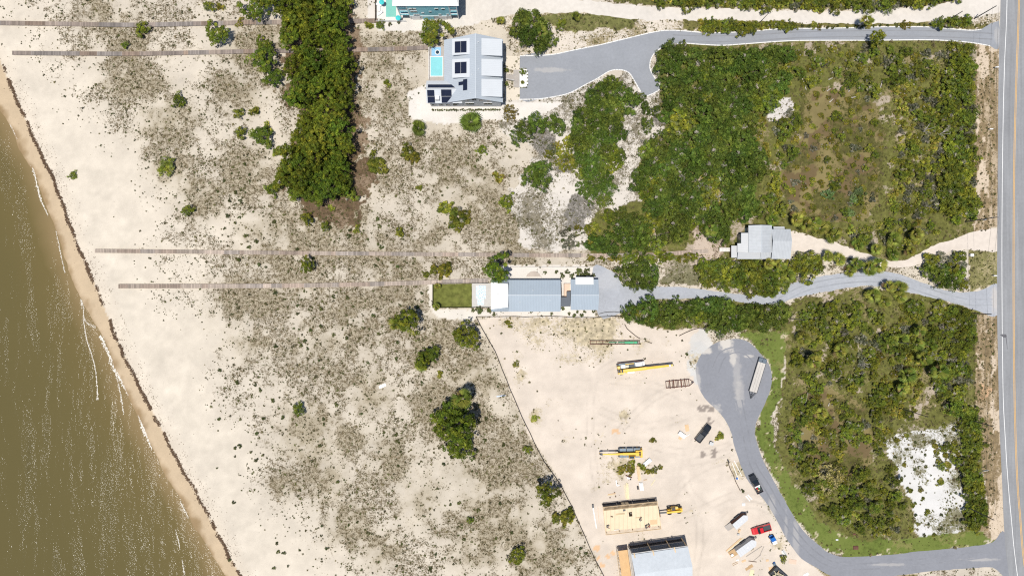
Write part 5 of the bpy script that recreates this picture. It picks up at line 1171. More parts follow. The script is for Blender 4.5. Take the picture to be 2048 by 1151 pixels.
# ------------------------------------------------------------------ the solar roofed house
def solar_house():
    xr, _ = P(951, 140, 10.2); x0 = P(888, 140, 5.2)[0]; x1 = P(1006, 140, 5.8)[0]
    y1 = P(0, 78.5, 5.8)[1]; y0 = P(0, 205, 5.8)[1]
    zr = 10.2; zw = 5.2; ze = 5.8
    H = root_at('beach_house', ((x0 + x1) / 2, (y0 + y1) / 2, 0), 'big grey-roofed house with dark solar panels, white dormer roofs and a turquoise pool', 'house')
    zx = lambda x: zr - (zr - zw) * (xr - x) / (xr - x0) if x < xr else zr - (zr - ze) * (x - xr) / (x1 - xr)
    # walls with gables (south and north)
    wx0, wx1, wy0, wy1 = x0 + .9, x1 - .7, y0 + .35, y1 - .7
    mb = MB(); ring = lambda y: [(wx0, y, 0), (wx1, y, 0), (wx1, y, zx(wx1) - .2), (xr, y, zr - .2), (wx0, y, zx(wx0) - .2)]
    mb.loft([ring(wy1), ring(wy0)]); mb.build('wall', 'siding_grey', H)
    gable_ns(H, x0, x1, y0, y1, zw, ze, zr, xr, 'roof_solar_house')
    MB().bar((xr, y0, zr + .02), (xr, y1, zr + .02), .2, .08).build('ridge_cap', 'roof_ridge', H)
    for dx, z, w_, h_ in ((-4.6, 6.6, 1.1, 1.1), (-2.6, 7.4, 1.2, 1.3), (-.6, 7.9, 1.2, 1.4), (1.4, 7.2, 1.2, 1.2), (3.6, 6.4, 1.2, 1.1), (-6, 3.6, 1.6, 1.3), (-2, 3.6, 2.4, 1.4), (3.2, 3.6, 2.4, 1.4)):
        window(H, xr + dx, wy0, z, w_, h_, 's')
    for k in range(5): window(H, wx1, wy0 + 2.2 + k * 3.4, 3.4, 1.6, 1.4, 'e')
    # east dormers
    for a, b in ((78, 111.5), (119, 152.5), (159, 193.5)):
        xi = P(963, 0, 9.3)[0]; xo = P(1004.5, 0, 8.3)[0]; ya = P(0, b, 8.8)[1]; yb = P(0, a, 8.8)[1]
        zi = zx(xi) + .12; zo = zi - .75
        d = MB().slab([(xi, ya, zi), (xo, ya, zo), (xo, yb, zo), (xi, yb, zi)], .18).build('dormer', 'roof_dormer', H)
        MB().loft([[(xi + .5, y, zx(xi + .5) - .3), (xo - .35, y, zx(xo - .35) - .3), (xo - .35, y, zo - .16), (xi + .5, y, zi - .22)] for y in (yb - .3, ya + .3)]).build('dormer_wall', 'siding_grey', d)
        for k in range(3):
            MB().box((xo - .32, ya + (yb - ya) * (k + .5) / 3, (zo + zx(xo - .35)) / 2 - .1), (.1, 1.2, .9)).build('pane', 'glass_blue', d)
    # west dormers with two panels each
    for a, b in ((78, 110), (118.5, 155.5)):
        xi = P(939.5, 0, 9.4)[0]; xo = P(904.5, 0, 8.2)[0]; ya = P(0, b, 8.8)[1]; yb = P(0, a, 8.8)[1]
        zi = zx(xi) + .12; zo = zi - .8
        d = MB().slab([(xo, ya, zo), (xi, ya, zi), (xi, yb, zi), (xo, yb, zo)], .18).build('dormer', 'roof_dormer', H)
        MB().loft([[(xo + .35, y, zx(xo + .35) - .3), (xi - .5, y, zx(xi - .5) - .3), (xi - .5, y, zi - .22), (xo + .35, y, zo - .16)] for y in (yb - .3, ya + .3)]).build('dormer_wall', 'siding_grey', d)
        py = (a + b) / 2 - (1 if a > 100 else -.5)
        for pa, pb in ((909.5, 921.2), (921.8, 933.2)):
            xa = P(pa, 0, 8.9)[0]; xb = P(pb, 0, 8.9)[0]; y_a = P(0, py + 11.3, 8.9)[1]; y_b = P(0, py - 11.3, 8.9)[1]
            q = lambda x: zo + (zi - zo) * (x - xo) / (xi - xo) + .1
            MB().slab([(xa, y_a, q(xa)), (xb, y_a, q(xb)), (xb, y_b, q(xb)), (xa, y_b, q(xa))], .05).build('solar_panel', 'solar', d)
    # panels on the main west slope: one long, one short
    for pa, pb, qa, qb in ((926.2, 934.8, 160, 182), (916.8, 926, 163.5, 170.5)):
        xa = P(pa, 0, 8)[0]; xb = P(pb, 0, 8)[0]; ya = P(0, qb, 8)[1]; yb = P(0, qa, 8)[1]
        MB().slab([(xa, ya, zx(xa) + .14), (xb, ya, zx(xb) + .14), (xb, yb, zx(xb) + .14), (xa, yb, zx(xa) + .14)], .05).build('solar_panel', 'solar', H)
    # lower wing to the west
    wxa = P(853, 0, 5.5)[0]; wxb = P(924, 0, 6.4)[0]; wya = P(0, 206.5, 5.5)[1]; wyb = P(0, 161.5, 5.5)[1]; wyr = P(0, 179, 7.2)[1]
    MB().box(((wxa + wxb) / 2 + .2, (wya + wyb) / 2, 2.65), (wxb - wxa - 1.0, wyb - wya - 1.0, 5.3)).build('wing_wall', 'siding_grey', H)
    gable_ew(H, wxa, wxb, wya, wyb, 5.5, 7.2, wyr, 'roof_dormer', name='wing_roof')
    zn = lambda y: 7.2 - 1.7 * (y - wyr) / (wyb - wyr) if y > wyr else 7.2 - 1.7 * (wyr - y) / (wyr - wya)
    for pa, pb, qa, qb in ((856, 912.5, 169, 176.5), (854.8, 869, 181.8, 192.6), (855, 869.5, 193.2, 204.4), (882.6, 903.3, 181, 192.6), (883, 904.8, 193.2, 204.4)):
        xa = P(pa, 0, 6.4)[0]; xb = P(pb, 0, 6.4)[0]; ya = P(0, qb, 6.4)[1]; yb = P(0, qa, 6.4)[1]
        MB().slab([(xa, ya, zn(ya) + .14), (xb, ya, zn(ya) + .14), (xb, yb, zn(yb) + .14), (xa, yb, zn(yb) + .14)], .05).build('solar_panel', 'solar', H)
    x_, y_ = P(874.5, 195.5, 7); MB().box((x_, y_, 6.7), (1.2, 1.2, 1.2), top=(.9, .9)).build('chimney', 'trim_white', H)
    for k in range(4): window(H, wxa + 1.6 + k * 2.1, wya + .5, 2.2, 1.2, 1.3, 's')
    for px_, py_ in ((956.5, 85.5), (940.5, 187), (944, 150), (957, 140)):
        q = P(px_, py_, 9.6); zz = zx(q[0]); MB().tube((q[0], q[1], zz - .1), (q[0], q[1], zz + .5), .1, .1, 8).build('vent_pipe', 'trim_white', H)
    # pool terrace
    a = rect(857.5, 92, 888, 162, .6); MB().box(((a[0] + a[2]) / 2, (a[1] + a[3]) / 2, .3), (a[2] - a[0], a[3] - a[1], .6)).build('terrace', 'wood_grey', H)
    p = rect(861.3, 114.5, 885, 152, .65); pl = MB().box(((p[0] + p[2]) / 2, (p[1] + p[3]) / 2, .63), (p[2] - p[0], p[3] - p[1], .03)).build('pool', 'pool_water', H)
    cp = MB()
    for bx in ((p[0] - .25, p[1] - .25, p[0], p[3] + .25), (p[2], p[1] - .25, p[2] + .25, p[3] + .25), (p[0], p[1] - .25, p[2], p[1]), (p[0], p[3], p[2], p[3] + .25)):
        cp.box(((bx[0] + bx[2]) / 2, (bx[1] + bx[3]) / 2, .66), (bx[2] - bx[0], bx[3] - bx[1], .14))
    cp.build('coping', 'concrete_white', pl)
    t = rect(863, 95, 882, 112, .64); sp = MB().box(((t[0] + t[2]) / 2, (t[1] + t[3]) / 2, .64), (t[2] - t[0], t[3] - t[1], .08)).build('spa_terrace', 'pool_tile', H)
    x_, y_ = P(875, 105, .7); MB().tube((x_, y_, .66), (x_, y_, .86), .75, .75, 20).build('spa_rim', 'concrete_white', sp); MB().tube((x_, y_, .7), (x_, y_, .88), .52, .52, 18).build('spa_water', 'glass_blue', sp)
    rl = MB(); x_, ya = P(858, 160, .6); _, yb = P(858, 93, .6)
    rl.bar((x_, ya, 1.6), (x_, yb, 1.6), .06); 
    for k in range(9): rl.bar((x_, ya + (yb - ya) * k / 8, .6), (x_, ya + (yb - ya) * k / 8, 1.6), .06)
    rl.build('railing', 'trim_white', H)
    # entrance stairs on the east
    st = MB(); sx0, sy = P(1012, 157); sx1 = P(1028, 157)[0]
    for k in range(7): st.box((sx0 + (sx1 - sx0) * (k + .5) / 7, sy, 1.5 - k * .2), ((sx1 - sx0) / 7 * .95, 1.6, .06))
    st.build('stair', 'wood_grey', H)
    b = rect(1027, 140, 1038.5, 175, 0); MB().box(((b[0] + b[2]) / 2, (b[1] + b[3]) / 2, .12), (b[2] - b[0], b[3] - b[1], .2)).build('landing', 'wood_grey', H)
    rl = MB()
    for q in (-.8, .8): rl.bar((sx0, sy + q, 2.4), (sx1, sy + q, 1.1), .07); rl.bar((sx1, sy + q, .1), (sx1, sy + q, 1.1), .07)
    rl.build('railing', 'trim_white', H)
solar_house()
ap = rect(1013, 112, 1038.8, 200, 0)
for a_, b_ in ((112, 140), (175.5, 200)):
    r_ = rect(1010, a_, 1039.5, b_, 0); MB().box(((r_[0] + r_[2]) / 2, (r_[1] + r_[3]) / 2, .01), (r_[2] - r_[0], r_[3] - r_[1], .05)).build('entrance_pavement', 'concrete_tan')['kind'] = 'structure'
sheet('planting_bed', [(1039, 136), (1049, 136), (1054, 139), (1056, 145), (1056, 168), (1053, 173), (1046, 176), (1039, 176)], .02, 'concrete_white', sub=1)

# ------------------------------------------------------------------ the teal house at the top edge
def teal_house():
    h = 10.2
    x0, yb = P(784, 12, h); x1, _ = P(917.5, 12, h); y0 = yb; y1 = y0 + 16; xc = (x0 + x1) / 2
    H = root_at('teal_house', (xc, y0 + 8, 0), 'three-storey teal house with white roof and balconies at the upper edge of the photo', 'house')
    e = 3.6; zr = h + 2.6
    # hip roof in four planes
    A, B, C, D = (x0, y0, h), (x1, y0, h), (x1, y1, h), (x0, y1, h); E, F = (x0 + e, y0 + 8, zr), (x1 - e, y0 + 8, zr)
    for poly in ([A, B, F, E], [B, C, F], [C, D, E, F], [D, A, E]): MB().slab(poly, .2).build('roof', 'roof_white', H)
    wx0, wx1, wy0, wy1 = x0 + 1.0, x1 - .7, y0 + .22, y1 - .7
    bw = 2.9; be = 2.3
    MB().box(((wx0 + bw + wx1 - be) / 2, (wy0 + wy1) / 2, (h + 2.6) / 2 - .05), (wx1 - wx0 - bw - be, wy1 - wy0, h - 2.6)).build('wall', 'siding_teal', H)
    MB().box(((wx0 + bw + wx1 - be) / 2, (wy0 + wy1) / 2, 1.3 - .06), (wx1 - wx0 - bw - be - .1, wy1 - wy0 - .1, 2.5)).build('ground_floor', 'siding_white', H)
    MB().box(((wx0 + bw + wx1 - be) / 2, wy0 - .04, 2.62), (wx1 - wx0 - bw - be, .14, .22)).build('trim_band', 'trim_white', H)
    for xa, xb in ((wx0, wx0 + bw), (wx1 - be, wx1)):
        MB().box(((xa + xb) / 2, (wy0 + wy1) / 2 + .6, h / 2 - .1), (xb - xa - .9, wy1 - wy0 - 1.4, h - .3)).build('porch_wall', 'glass_blue', H)
        for z in (3.2, 5.6, 8.0):
            bl = MB().box(((xa + xb) / 2, (wy0 + wy1) / 2, z), (xb - xa, wy1 - wy0, .22)).build('balcony', 'siding_teal', H)
            rr = MB(); rr.bar((xa, wy0 + .05, z + 1.0), (xb, wy0 + .05, z + 1.0), .09)
            for k in range(7): rr.bar((xa + (xb - xa) * k / 6, wy0 + .05, z + .1), (xa + (xb - xa) * k / 6, wy0 + .05, z + 1.0), .05)
            rr.build('railing', 'trim_white', bl)
        for xx in (xa + .1, xb - .1): MB().box((xx, wy0 + .1, h / 2 - .1), (.22, .22, h - .25)).build('post', 'trim_white', H)
    L_ = wx1 - be - wx0 - bw; xb0 = wx0 + bw
    for f, z, w_, h_ in ((.08, 7.6, 1.0, .8), (.16, 7.6, 1.0, .8), (.70, 7.6, .9, .7), (.86, 7.6, .9, .7), (.09, 5.9, .8, .8), (.17, 5.9, .8, .8), (.34, 4.9, .6, .6), (.53, 5.7, .6, .6), (.12, 3.5, .5, .7), (.17, 3.5, .5, .7), (.22, 3.5, .5, .7), (.75, 3.6, .6, .7), (.94, 3.6, .6, .7)):
        window(H, xb0 + L_ * f, wy0, z, w_, h_, 's')
    MB().box((xb0 + L_ * .44, wy0 - .06, 1.2), (L_ * .28, .08, 2.1)).build('garage_door', 'siding_teal', H)
    for f in (.14, .80): MB().box((xb0 + L_ * f, wy0 - .06, 1.15), (L_ * .2, .08, 2.0)).build('garage_door', 'trim_white', H)
    c = P(886, 37, .5); MB().box((c[0], c[1] + .3, .5), (.9, .9, .95)).build('air_conditioner', 'steel_grey', H)
    r_ = rect(772, -40, 792, 34, .1); pl = MB().box(((r_[0] + r_[2]) / 2, (r_[1] + r_[3]) / 2, .1), (r_[2] - r_[0], r_[3] - r_[1], .05)).build('pool', 'pool_water_green', H)
teal_house()
r_ = rect(754, -40, 800, 42, 0); MB().box(((r_[0] + r_[2]) / 2, (r_[1] + r_[3]) / 2, .02), (r_[2] - r_[0], r_[3] - r_[1], .08)).build('pool_terrace', 'concrete')['kind'] = 'structure'
def lounger(px, py, rz, label):
    x, y = P(px, py); o = empty('sun_lounger', (x, y, .06), R(rz), label, 'sun lounger', 'white loungers by the green pool')
    MB().box((0, -.25, .33), (.65, 1.3, .08)).build('seat', 'white_paint', o); MB().box((0, .62, .5), (.65, .6, .07), rx=R(35)).build('backrest', 'white_paint', o)
    for a, b in ((-.28, -.8), (.28, -.8), (-.28, .3), (.28, .3)): MB().box((a, b, .15), (.06, .06, .3)).build('leg', 'white_paint', o)
lounger(757.5, 10.5, 80, 'white lounger nearest the upper edge beside the green pool'); lounger(758.5, 18, 5, 'white lounger standing upright to the green pool'); lounger(760.5, 27.5, -55, 'white lounger turned aslant beside the green pool')
def umbrella(px, py, label):
    x, y = P(px, py, 2.4); o = empty('sun_umbrella', (x, y, 0), 0, label, 'umbrella')
    n = 8; rim = [(.78 * math.cos(6.283 * k / n), .78 * math.sin(6.283 * k / n), 2.25) for k in range(n)]
    mb = MB().add(rim + [(0, 0, 2.65)] + [(a, b, c - .03) for a, b, c in rim] + [(0, 0, 2.62)], [(k, (k + 1) % n, n) for k in range(n)] + [(n + 1 + (k + 1) % n, n + 1 + k, 2 * n + 1) for k in range(n)]); mb.build('canopy', 'teal_cloth', o)
    MB().tube((0, 0, 0), (0, 0, 2.66), .03, .03, 8).build('pole', 'trim_white', o)
umbrella(763, 4, 'teal umbrella beside the green pool, at the upper edge'); umbrella(796, 35.5, 'teal umbrella at the corner of the teal house')
def fence(pts_px, h, m, label, name='fence', gap=2.4, panel=.05, wob=0.0, z0=.05, cat='fence'):
    pts = [P(a, b) for a, b in pts_px]; c = pts[len(pts) // 2]; o = root_at(name, (c[0], c[1], 0), label, cat)
    mb = MB(); po = MB(); rg = random.Random(3)
    for i in range(len(pts) - 1):
        (x0, y0), (x1, y1) = pts[i], pts[i + 1]; d = math.hypot(x1 - x0, y1 - y0); n = max(1, int(d / gap))
        prev = (x0, y0)
        for k in range(1, n + 1):
            t = k / n; q = (x0 + (x1 - x0) * t + (rg.uniform(-wob, wob) if k < n else 0), y0 + (y1 - y0) * t + (rg.uniform(-wob, wob) if k < n else 0))
            mb.bar((prev[0], prev[1], z0 + h / 2), (q[0], q[1], z0 + h / 2 + (rg.uniform(-.1, .1) if wob else 0)), panel, h)
            po.box((q[0], q[1], h / 2 + .06), (.09, .09, h + .14)); prev = q
    mb.build('panel', m, o); po.build('posts', m, o); return o
fence([(752, -30), (752, 44)], 1.4, 'wood_dark', 'brown wooden fence down the left side of the green pool')
fence([(752, 44), (812, 44)], 1.0, 'trim_white', 'low pale fence under the green pool', panel=.04)

# ------------------------------------------------------------------ the long blue-grey house and its garage
def blue_house():
    ze, zr = 3.9, 5.7
    x0 = P(982, 0, ze)[0]; x1 = P(1121, 0, ze)[0]; y1 = P(0, 559.5, ze)[1]; y0 = P(0, 622.8, ze)[1]; yr = P(0, 590, zr)[1]; xi = P(1016.3, 0, 5)[0]
    H = root_at('long_house', ((x0 + x1) / 2, (y0 + y1) / 2, 0), 'long house with blue-grey metal gable roof and white western end beside the lawn', 'house')
    wl = MB(); wl.loft([[(x, y0 + .6, 0), (x, y0 + .6, ze - .1), (x, yr, zr - .25), (x, y1 - .6, ze - .1), (x, y1 - .6, 0)] for x in (x0 + 1.6, x1 - .5)]); wl.build('wall', 'siding_white', H)
    gable_ew(H, xi, x1, y0, y1, ze, zr, yr, 'roof_blue')
    MB().bar((xi, yr, zr + .03), (x1, yr, zr + .03), .16, .08).build('ridge_cap', 'roof_ridge', H)
    for px_, py_ in ((1066, 580), (1040, 604), (1100, 600)):
        q = P(px_, py_, 5); zz = zr - (zr - ze) * abs(q[1] - yr) / (y1 - yr); MB().tube((q[0], q[1], zz - .1), (q[0], q[1], zz + .45), .09, .09, 8).build('vent_pipe', 'trim_white', H)
    # western end: white lifted plane between two small blue slopes
    ya, yb = P(0, 564, 5)[1], P(0, 618.5, 5)[1]; yc, yd = P(0, 567.5, 5)[1], P(0, 613.6, 5)[1]
    MB().slab([(x0, yb, 4.6), (xi, yd, 5.9), (xi, yc, 5.9), (x0, ya, 4.6)], .2).build('white_roof', 'membrane', H)
    MB().slab([(x0 + .2, y0, ze - .02), (xi - .004, y0, ze - .02), (xi - .004, yd - .01, 5.5), (x0, yb - .02, 4.35)], .15).build('roof', 'roof_blue', H)
    MB().slab([(x0, ya + .02, 4.35), (xi - .004, yc + .01, 5.5), (xi - .004, y1, ze - .02), (x0 + .2, y1, ze - .02)], .15).build('roof', 'roof_blue', H)
    for k in range(7): window(H, x0 + 4 + k * 2.6, y0 + .6, 2.0, 1.5, 1.5, 's'); window(H, x0 + 4 + k * 2.6, y1 - .6, 2.0, 1.5, 1.5, 'n')
    for k in range(3): window(H, x0 + 1.6, y0 + 2.2 + k * 2.4, 2.0, 1.9, 2.2, 'w')
    # link roof and little deck between house and garage
    l = [P(1122, 594, 2.7), P(1134, 594, 2.7), P(1134, 583, 2.7), P(1141, 583, 2.7), P(1141, 612.5, 2.7), P(1122, 612.5, 2.7)]
    MB().prism(l, 2.5, 2.7).build('link_roof', 'membrane_dark', H); MB().prism([(a + (.15 if i in (0, 5) else -.15 if i in (3, 4) else 0), b) for i, (a, b) in enumerate(l)], 0, 2.495).build('link_wall', 'siding_white', H)
    d_ = rect(1127.5, 567, 1140, 593.5, .3); MB().box(((d_[0] + d_[2]) / 2, (d_[1] + d_[3]) / 2, .15), (d_[2] - d_[0], d_[3] - d_[1], .3)).build('side_deck', 'ply_pink', H)
    rl = MB(); z = 1.2
    for a, b in (((d_[0], d_[1]), (d_[0], d_[3])), ((d_[0], d_[3]), (d_[2], d_[3]))): rl.bar((a[0], a[1], z), (b[0], b[1], z), .06)
    rl.bar((d_[0], d_[3], 0), (d_[0], d_[3], z), .06); rl.bar((d_[2], d_[3], 0), (d_[2], d_[3], z), .06); rl.bar((d_[0], d_[1], 0), (d_[0], d_[1], z), .06); rl.build('railing', 'fence_dark', H)
    # terrace with mosaic to the west
    t = rect(944, 566, 983, 613.5, .12); MB().box(((t[0] + t[2]) / 2, (t[1] + t[3]) / 2, .06), (t[2] - t[0], t[3] - t[1], .12)).build('terrace', 'terrace_stone', H)
    m = bpy.data.materials.new('mosaic'); m.use_nodes = True; n_ = m.node_tree; b = n_.nodes['Principled BSDF']; g = _n(n_, 'ShaderNodeNewGeometry'); vo = _n(n_, 'ShaderNodeTexVoronoi', feature='DISTANCE_TO_EDGE'); vo.inputs['Scale'].default_value = 2.2; n_.links.new(g.outputs['Position'], vo.inputs['Vector'])
    ra = _n(n_, 'ShaderNodeValToRGB'); ra.color_ramp.interpolation = 'CONSTANT'; ra.color_ramp.elements[0].color = (.62, .65, .68, 1); ra.color_ramp.elements[1].position = .12; ra.color_ramp.elements[1].color = (.24, .40, .52, 1); n_.links.new(vo.outputs['Distance'], ra.inputs[0]); n_.links.new(ra.outputs[0], b.inputs['Base Color']); b.inputs['Roughness'].default_value = .5
    t = rect(952, 571, 971.5, 597, .14); mb = MB().box(((t[0] + t[2]) / 2, (t[1] + t[3]) / 2, .13), (t[2] - t[0], t[3] - t[1], .03)); 
    t = rect(955, 597.2, 968, 609.5, .14); mb.box(((t[0] + t[2]) / 2, (t[1] + t[3]) / 2, .13), (t[2] - t[0], t[3] - t[1], .03)); mb.build('mosaic_floor', m, H)
    G = root_at('garage', (*P(1169, 589), 0), 'blue-grey roofed garage with white dormer beside the gravel yard', 'garage')
    gx0, gx1 = P(1141, 0, ze)[0], P(1196.5, 0, ze)[0]; gy1, gy0 = P(0, 558.5, ze)[1], P(0, 619.5, ze)[1]
    MB().loft([[(x, gy0 + .5, 0), (x, gy0 + .5, ze - .1), (x, yr, zr - .25), (x, gy1 - .5, ze - .1), (x, gy1 - .5, 0)] for x in (gx0 + .4, gx1 - .5)]).build('wall', 'siding_white', G)
    gable_ew(G, gx0, gx1, gy0, gy1, ze, zr, yr, 'roof_blue'); MB().bar((gx0, yr, zr + .03), (gx1, yr, zr + .03), .16, .08).build('ridge_cap', 'roof_ridge', G)
    a = rect(1151, 553.8, 1187, 568.6, 5); MB().slab([(a[0], a[1], 5.15), (a[2], a[1], 5.15), (a[2], a[3], 4.8), (a[0], a[3], 4.8)], .18).build('dormer', 'membrane', G)
    MB().box(((a[0] + a[2]) / 2, a[3] - 1.0, 2.3), (a[2] - a[0] - .5, 1.2, 4.55)).build('dormer_wall', 'siding_white', G)
    for k in range(2): MB().box((gx1 - .46, (gy0 + gy1) / 2 + (k - .5) * 3.4, 1.25), (.08, 2.7, 2.4)).build('garage_door', 'siding_grey', G)
blue_house()
fence([(866, 567), (866, 614.5)], 1.1, 'fence_dark', 'dark fence along the left side of the lawn')
fence([(866, 614.5), (981, 614.5)], 1.1, 'fence_dark', 'dark fence along the lower side of the lawn and terrace')
fence([(866, 567), (975, 566)], 1.1, 'fence_dark', 'dark fence along the upper side of the lawn and terrace')
fence([(1020, 533.5), (1186, 533.5)], .7, 'steel_grey', 'thin wire fence above the garden of the blue-grey house', panel=.02)
SILT = [(952, 633), (963, 655), (975, 676), (990, 702), (1004, 738), (1020, 778), (1035, 812), (1052, 850), (1068, 884), (1088, 922), (1112, 955), (1135, 996), (1152, 1032), (1170, 1072), (1190, 1118), (1208, 1152), (1240, 1220)]
fence(SILT, .75, 'silt_cloth', 'long dark silt fence running diagonally down the left side of the building site', 'silt_fence', 2.6, .07, .18)
fence([(952, 633), (1050, 633.5), (1100, 632), (1170, 634.5), (1242, 632), (1262, 627)], .75, 'silt_cloth', 'dark silt fence under the blue-grey house and garage', 'silt_fence', 2.6, .07, .14)
fence([(1245, 625), (1228, 623), (1210, 624), (1198, 627)], .3, 'fence_dark', 'low dark border at the lower edge of the gravel yard', 'border', 1.5, .12, .1)
fence([(1249, 648), (1254, 657), (1262, 664), (1272, 672), (1280, 677)], .4, 'silt_cloth', 'fallen black silt fence right of the green trailer frame, upper piece', 'silt_fence', 1.2, .16, .2)
fence([(1290, 681), (1296, 683), (1303, 686)], .3, 'silt_cloth', 'short fallen piece of black silt fence near the green trailer frame', 'silt_fence', 1, .16, .2)
fence([(1358, 671), (1370, 665), (1384, 659), (1396, 656), (1406, 657), (1410, 659)], .4, 'silt_cloth', 'curved piece of silt fence under the oak row', 'silt_fence', 1.2, .14, .2)
fence([(1456, 921), (1460, 937), (1466, 948), (1471, 962), (1476, 972), (1480, 980)], .4, 'silt_cloth', 'fallen silt fence along the weeds left of the parked black pickup', 'silt_fence', 1.2, .14, .2)

# ------------------------------------------------------------------ the grey cottage
def cottage():
    H = root_at('cottage', (*P(1520, 487), 0), 'grey metal roofed cottage of stepped roofs at the end of the sandy track', 'house')
    def zone(pxa, pya, pxb, pyb, h): return rect(pxa, pya, pxb, pyb, h)
    a = zone(1497, 450.5, 1543, 505, 4.6); xr = P(1523.5, 0, 6.0)[0]
    gable_ns(H, a[0], a[2], a[1], a[3], 4.6, 4.9, 6.0, xr, 'roof_cottage_cross'); MB().bar((xr, a[1], 6.03), (xr, a[3], 6.03), .16, .08).build('ridge_cap', 'roof_ridge', H)
    MB().box(((a[0] + a[2]) / 2, (a[1] + a[3]) / 2, 2.2), (a[2] - a[0] - .9, a[3] - a[1] - .9, 4.4)).build('wall', 'siding_cottage', H)
    b = zone(1543, 458, 1581, 517.5, 4.7); yr = P(0, 481.5, 5.8)[1]
    gable_ew(H, b[0] + .01, b[2], b[1], b[3], 4.7, 5.8, yr, 'roof_cottage'); MB().box(((b[0] + b[2]) / 2, (b[1] + b[3]) / 2, 2.1), (b[2] - b[0] - .9, b[3] - b[1] - .9, 4.2)).build('wall', 'siding_cottage', H)
    c = zone(1483, 465.5, 1497, 487, 4.2); MB().slab([(c[0], c[1], 3.9), (c[2] + .3, c[1], 4.4), (c[2] + .3, c[3], 4.4), (c[0], c[3], 3.9)], .14).build('porch_roof', 'roof_porch', H)
    d = zone(1476, 486.8, 1497.5, 504.5, 4.2); MB().slab([(d[0], d[1], 3.7), (d[2] + .3, d[1], 4.35), (d[2] + .3, d[3] + .1, 4.35), (d[0], d[3] + .1, 3.7)], .14).build('porch_roof', 'roof_porch', H)
    MB().box(((d[0] + d[2]) / 2 + .4, (d[1] + c[3]) / 2, 1.75), (d[2] - d[0] - 1.2, c[3] - d[1] - .6, 3.3)).build('porch_wall', 'glass_blue', H)
    e = zone(1476, 504.5, 1521.3, 517.6, 4.1); MB().slab([(e[0], e[1], 3.5), (e[2], e[1], 3.5), (e[2], e[3], 4.15), (e[0], e[3], 4.15)], .14).build('porch_roof', 'roof_porch', H)
    f = zone(1521.5, 504.5, 1543, 517.6, 4.1); MB().slab([(f[0], f[1], 3.6), (f[2], f[1], 3.6), (f[2], f[3], 4.25), (f[0], f[3], 4.25)], .14).build('porch_roof', 'roof_cottage', H)
    MB().box(((e[0] + f[2]) / 2, (e[1] + e[3]) / 2 + .2, 1.65), (f[2] - e[0] - .8, e[3] - e[1] - .3, 3.25)).build('porch_wall', 'siding_cottage', H)
    g = zone(1547, 452.8, 1569, 458.5, 3.8); MB().slab([(g[0], g[1] - .2, 4.05), (g[2], g[1] - .2, 4.05), (g[2], g[3], 3.75), (g[0], g[3], 3.75)], .14).build('porch_roof', 'roof_porch', H); MB().box(((g[0] + g[2]) / 2, (g[1] + g[3]) / 2, 1.7), (g[2] - g[0] - .4, g[3] - g[1] - .2, 3.4)).build('porch_wall', 'siding_cottage', H)
    h = zone(1463, 491, 1475.5, 515, 2.9); MB().slab([(h[0], h[1], 2.75), (h[2], h[1], 2.95), (h[2], h[3], 2.95), (h[0], h[3], 2.75)], .14).build('shed_roof', 'roof_porch', H); MB().box(((h[0] + h[2]) / 2 + .1, (h[1] + h[3]) / 2, 1.3), (h[2] - h[0] - .4, h[3] - h[1] - .4, 2.6)).build('shed_wall', 'wood_dark', H)
    for k in range(3): window(H, a[0] + .45, a[3] - 1.0 - k * 1.1, 3.2, .7, 1.2, 'w', 'glass_blue')
    i = zone(1440, 495, 1462, 502.8, .7); mb = MB()
    for k in range(8): mb.box((i[0] + (i[2] - i[0]) * (k + .5) / 8, (i[1] + i[3]) / 2, .15 + .55 * (k + 1) / 8), ((i[2] - i[0]) / 8 * .96, i[3] - i[1], .06))
    for s in (i[1] + .1, i[3] - .1): mb.bar((i[0], s, .1), (i[2], s, .62), .08)
    mb.build('ramp', 'concrete', H)
cottage()

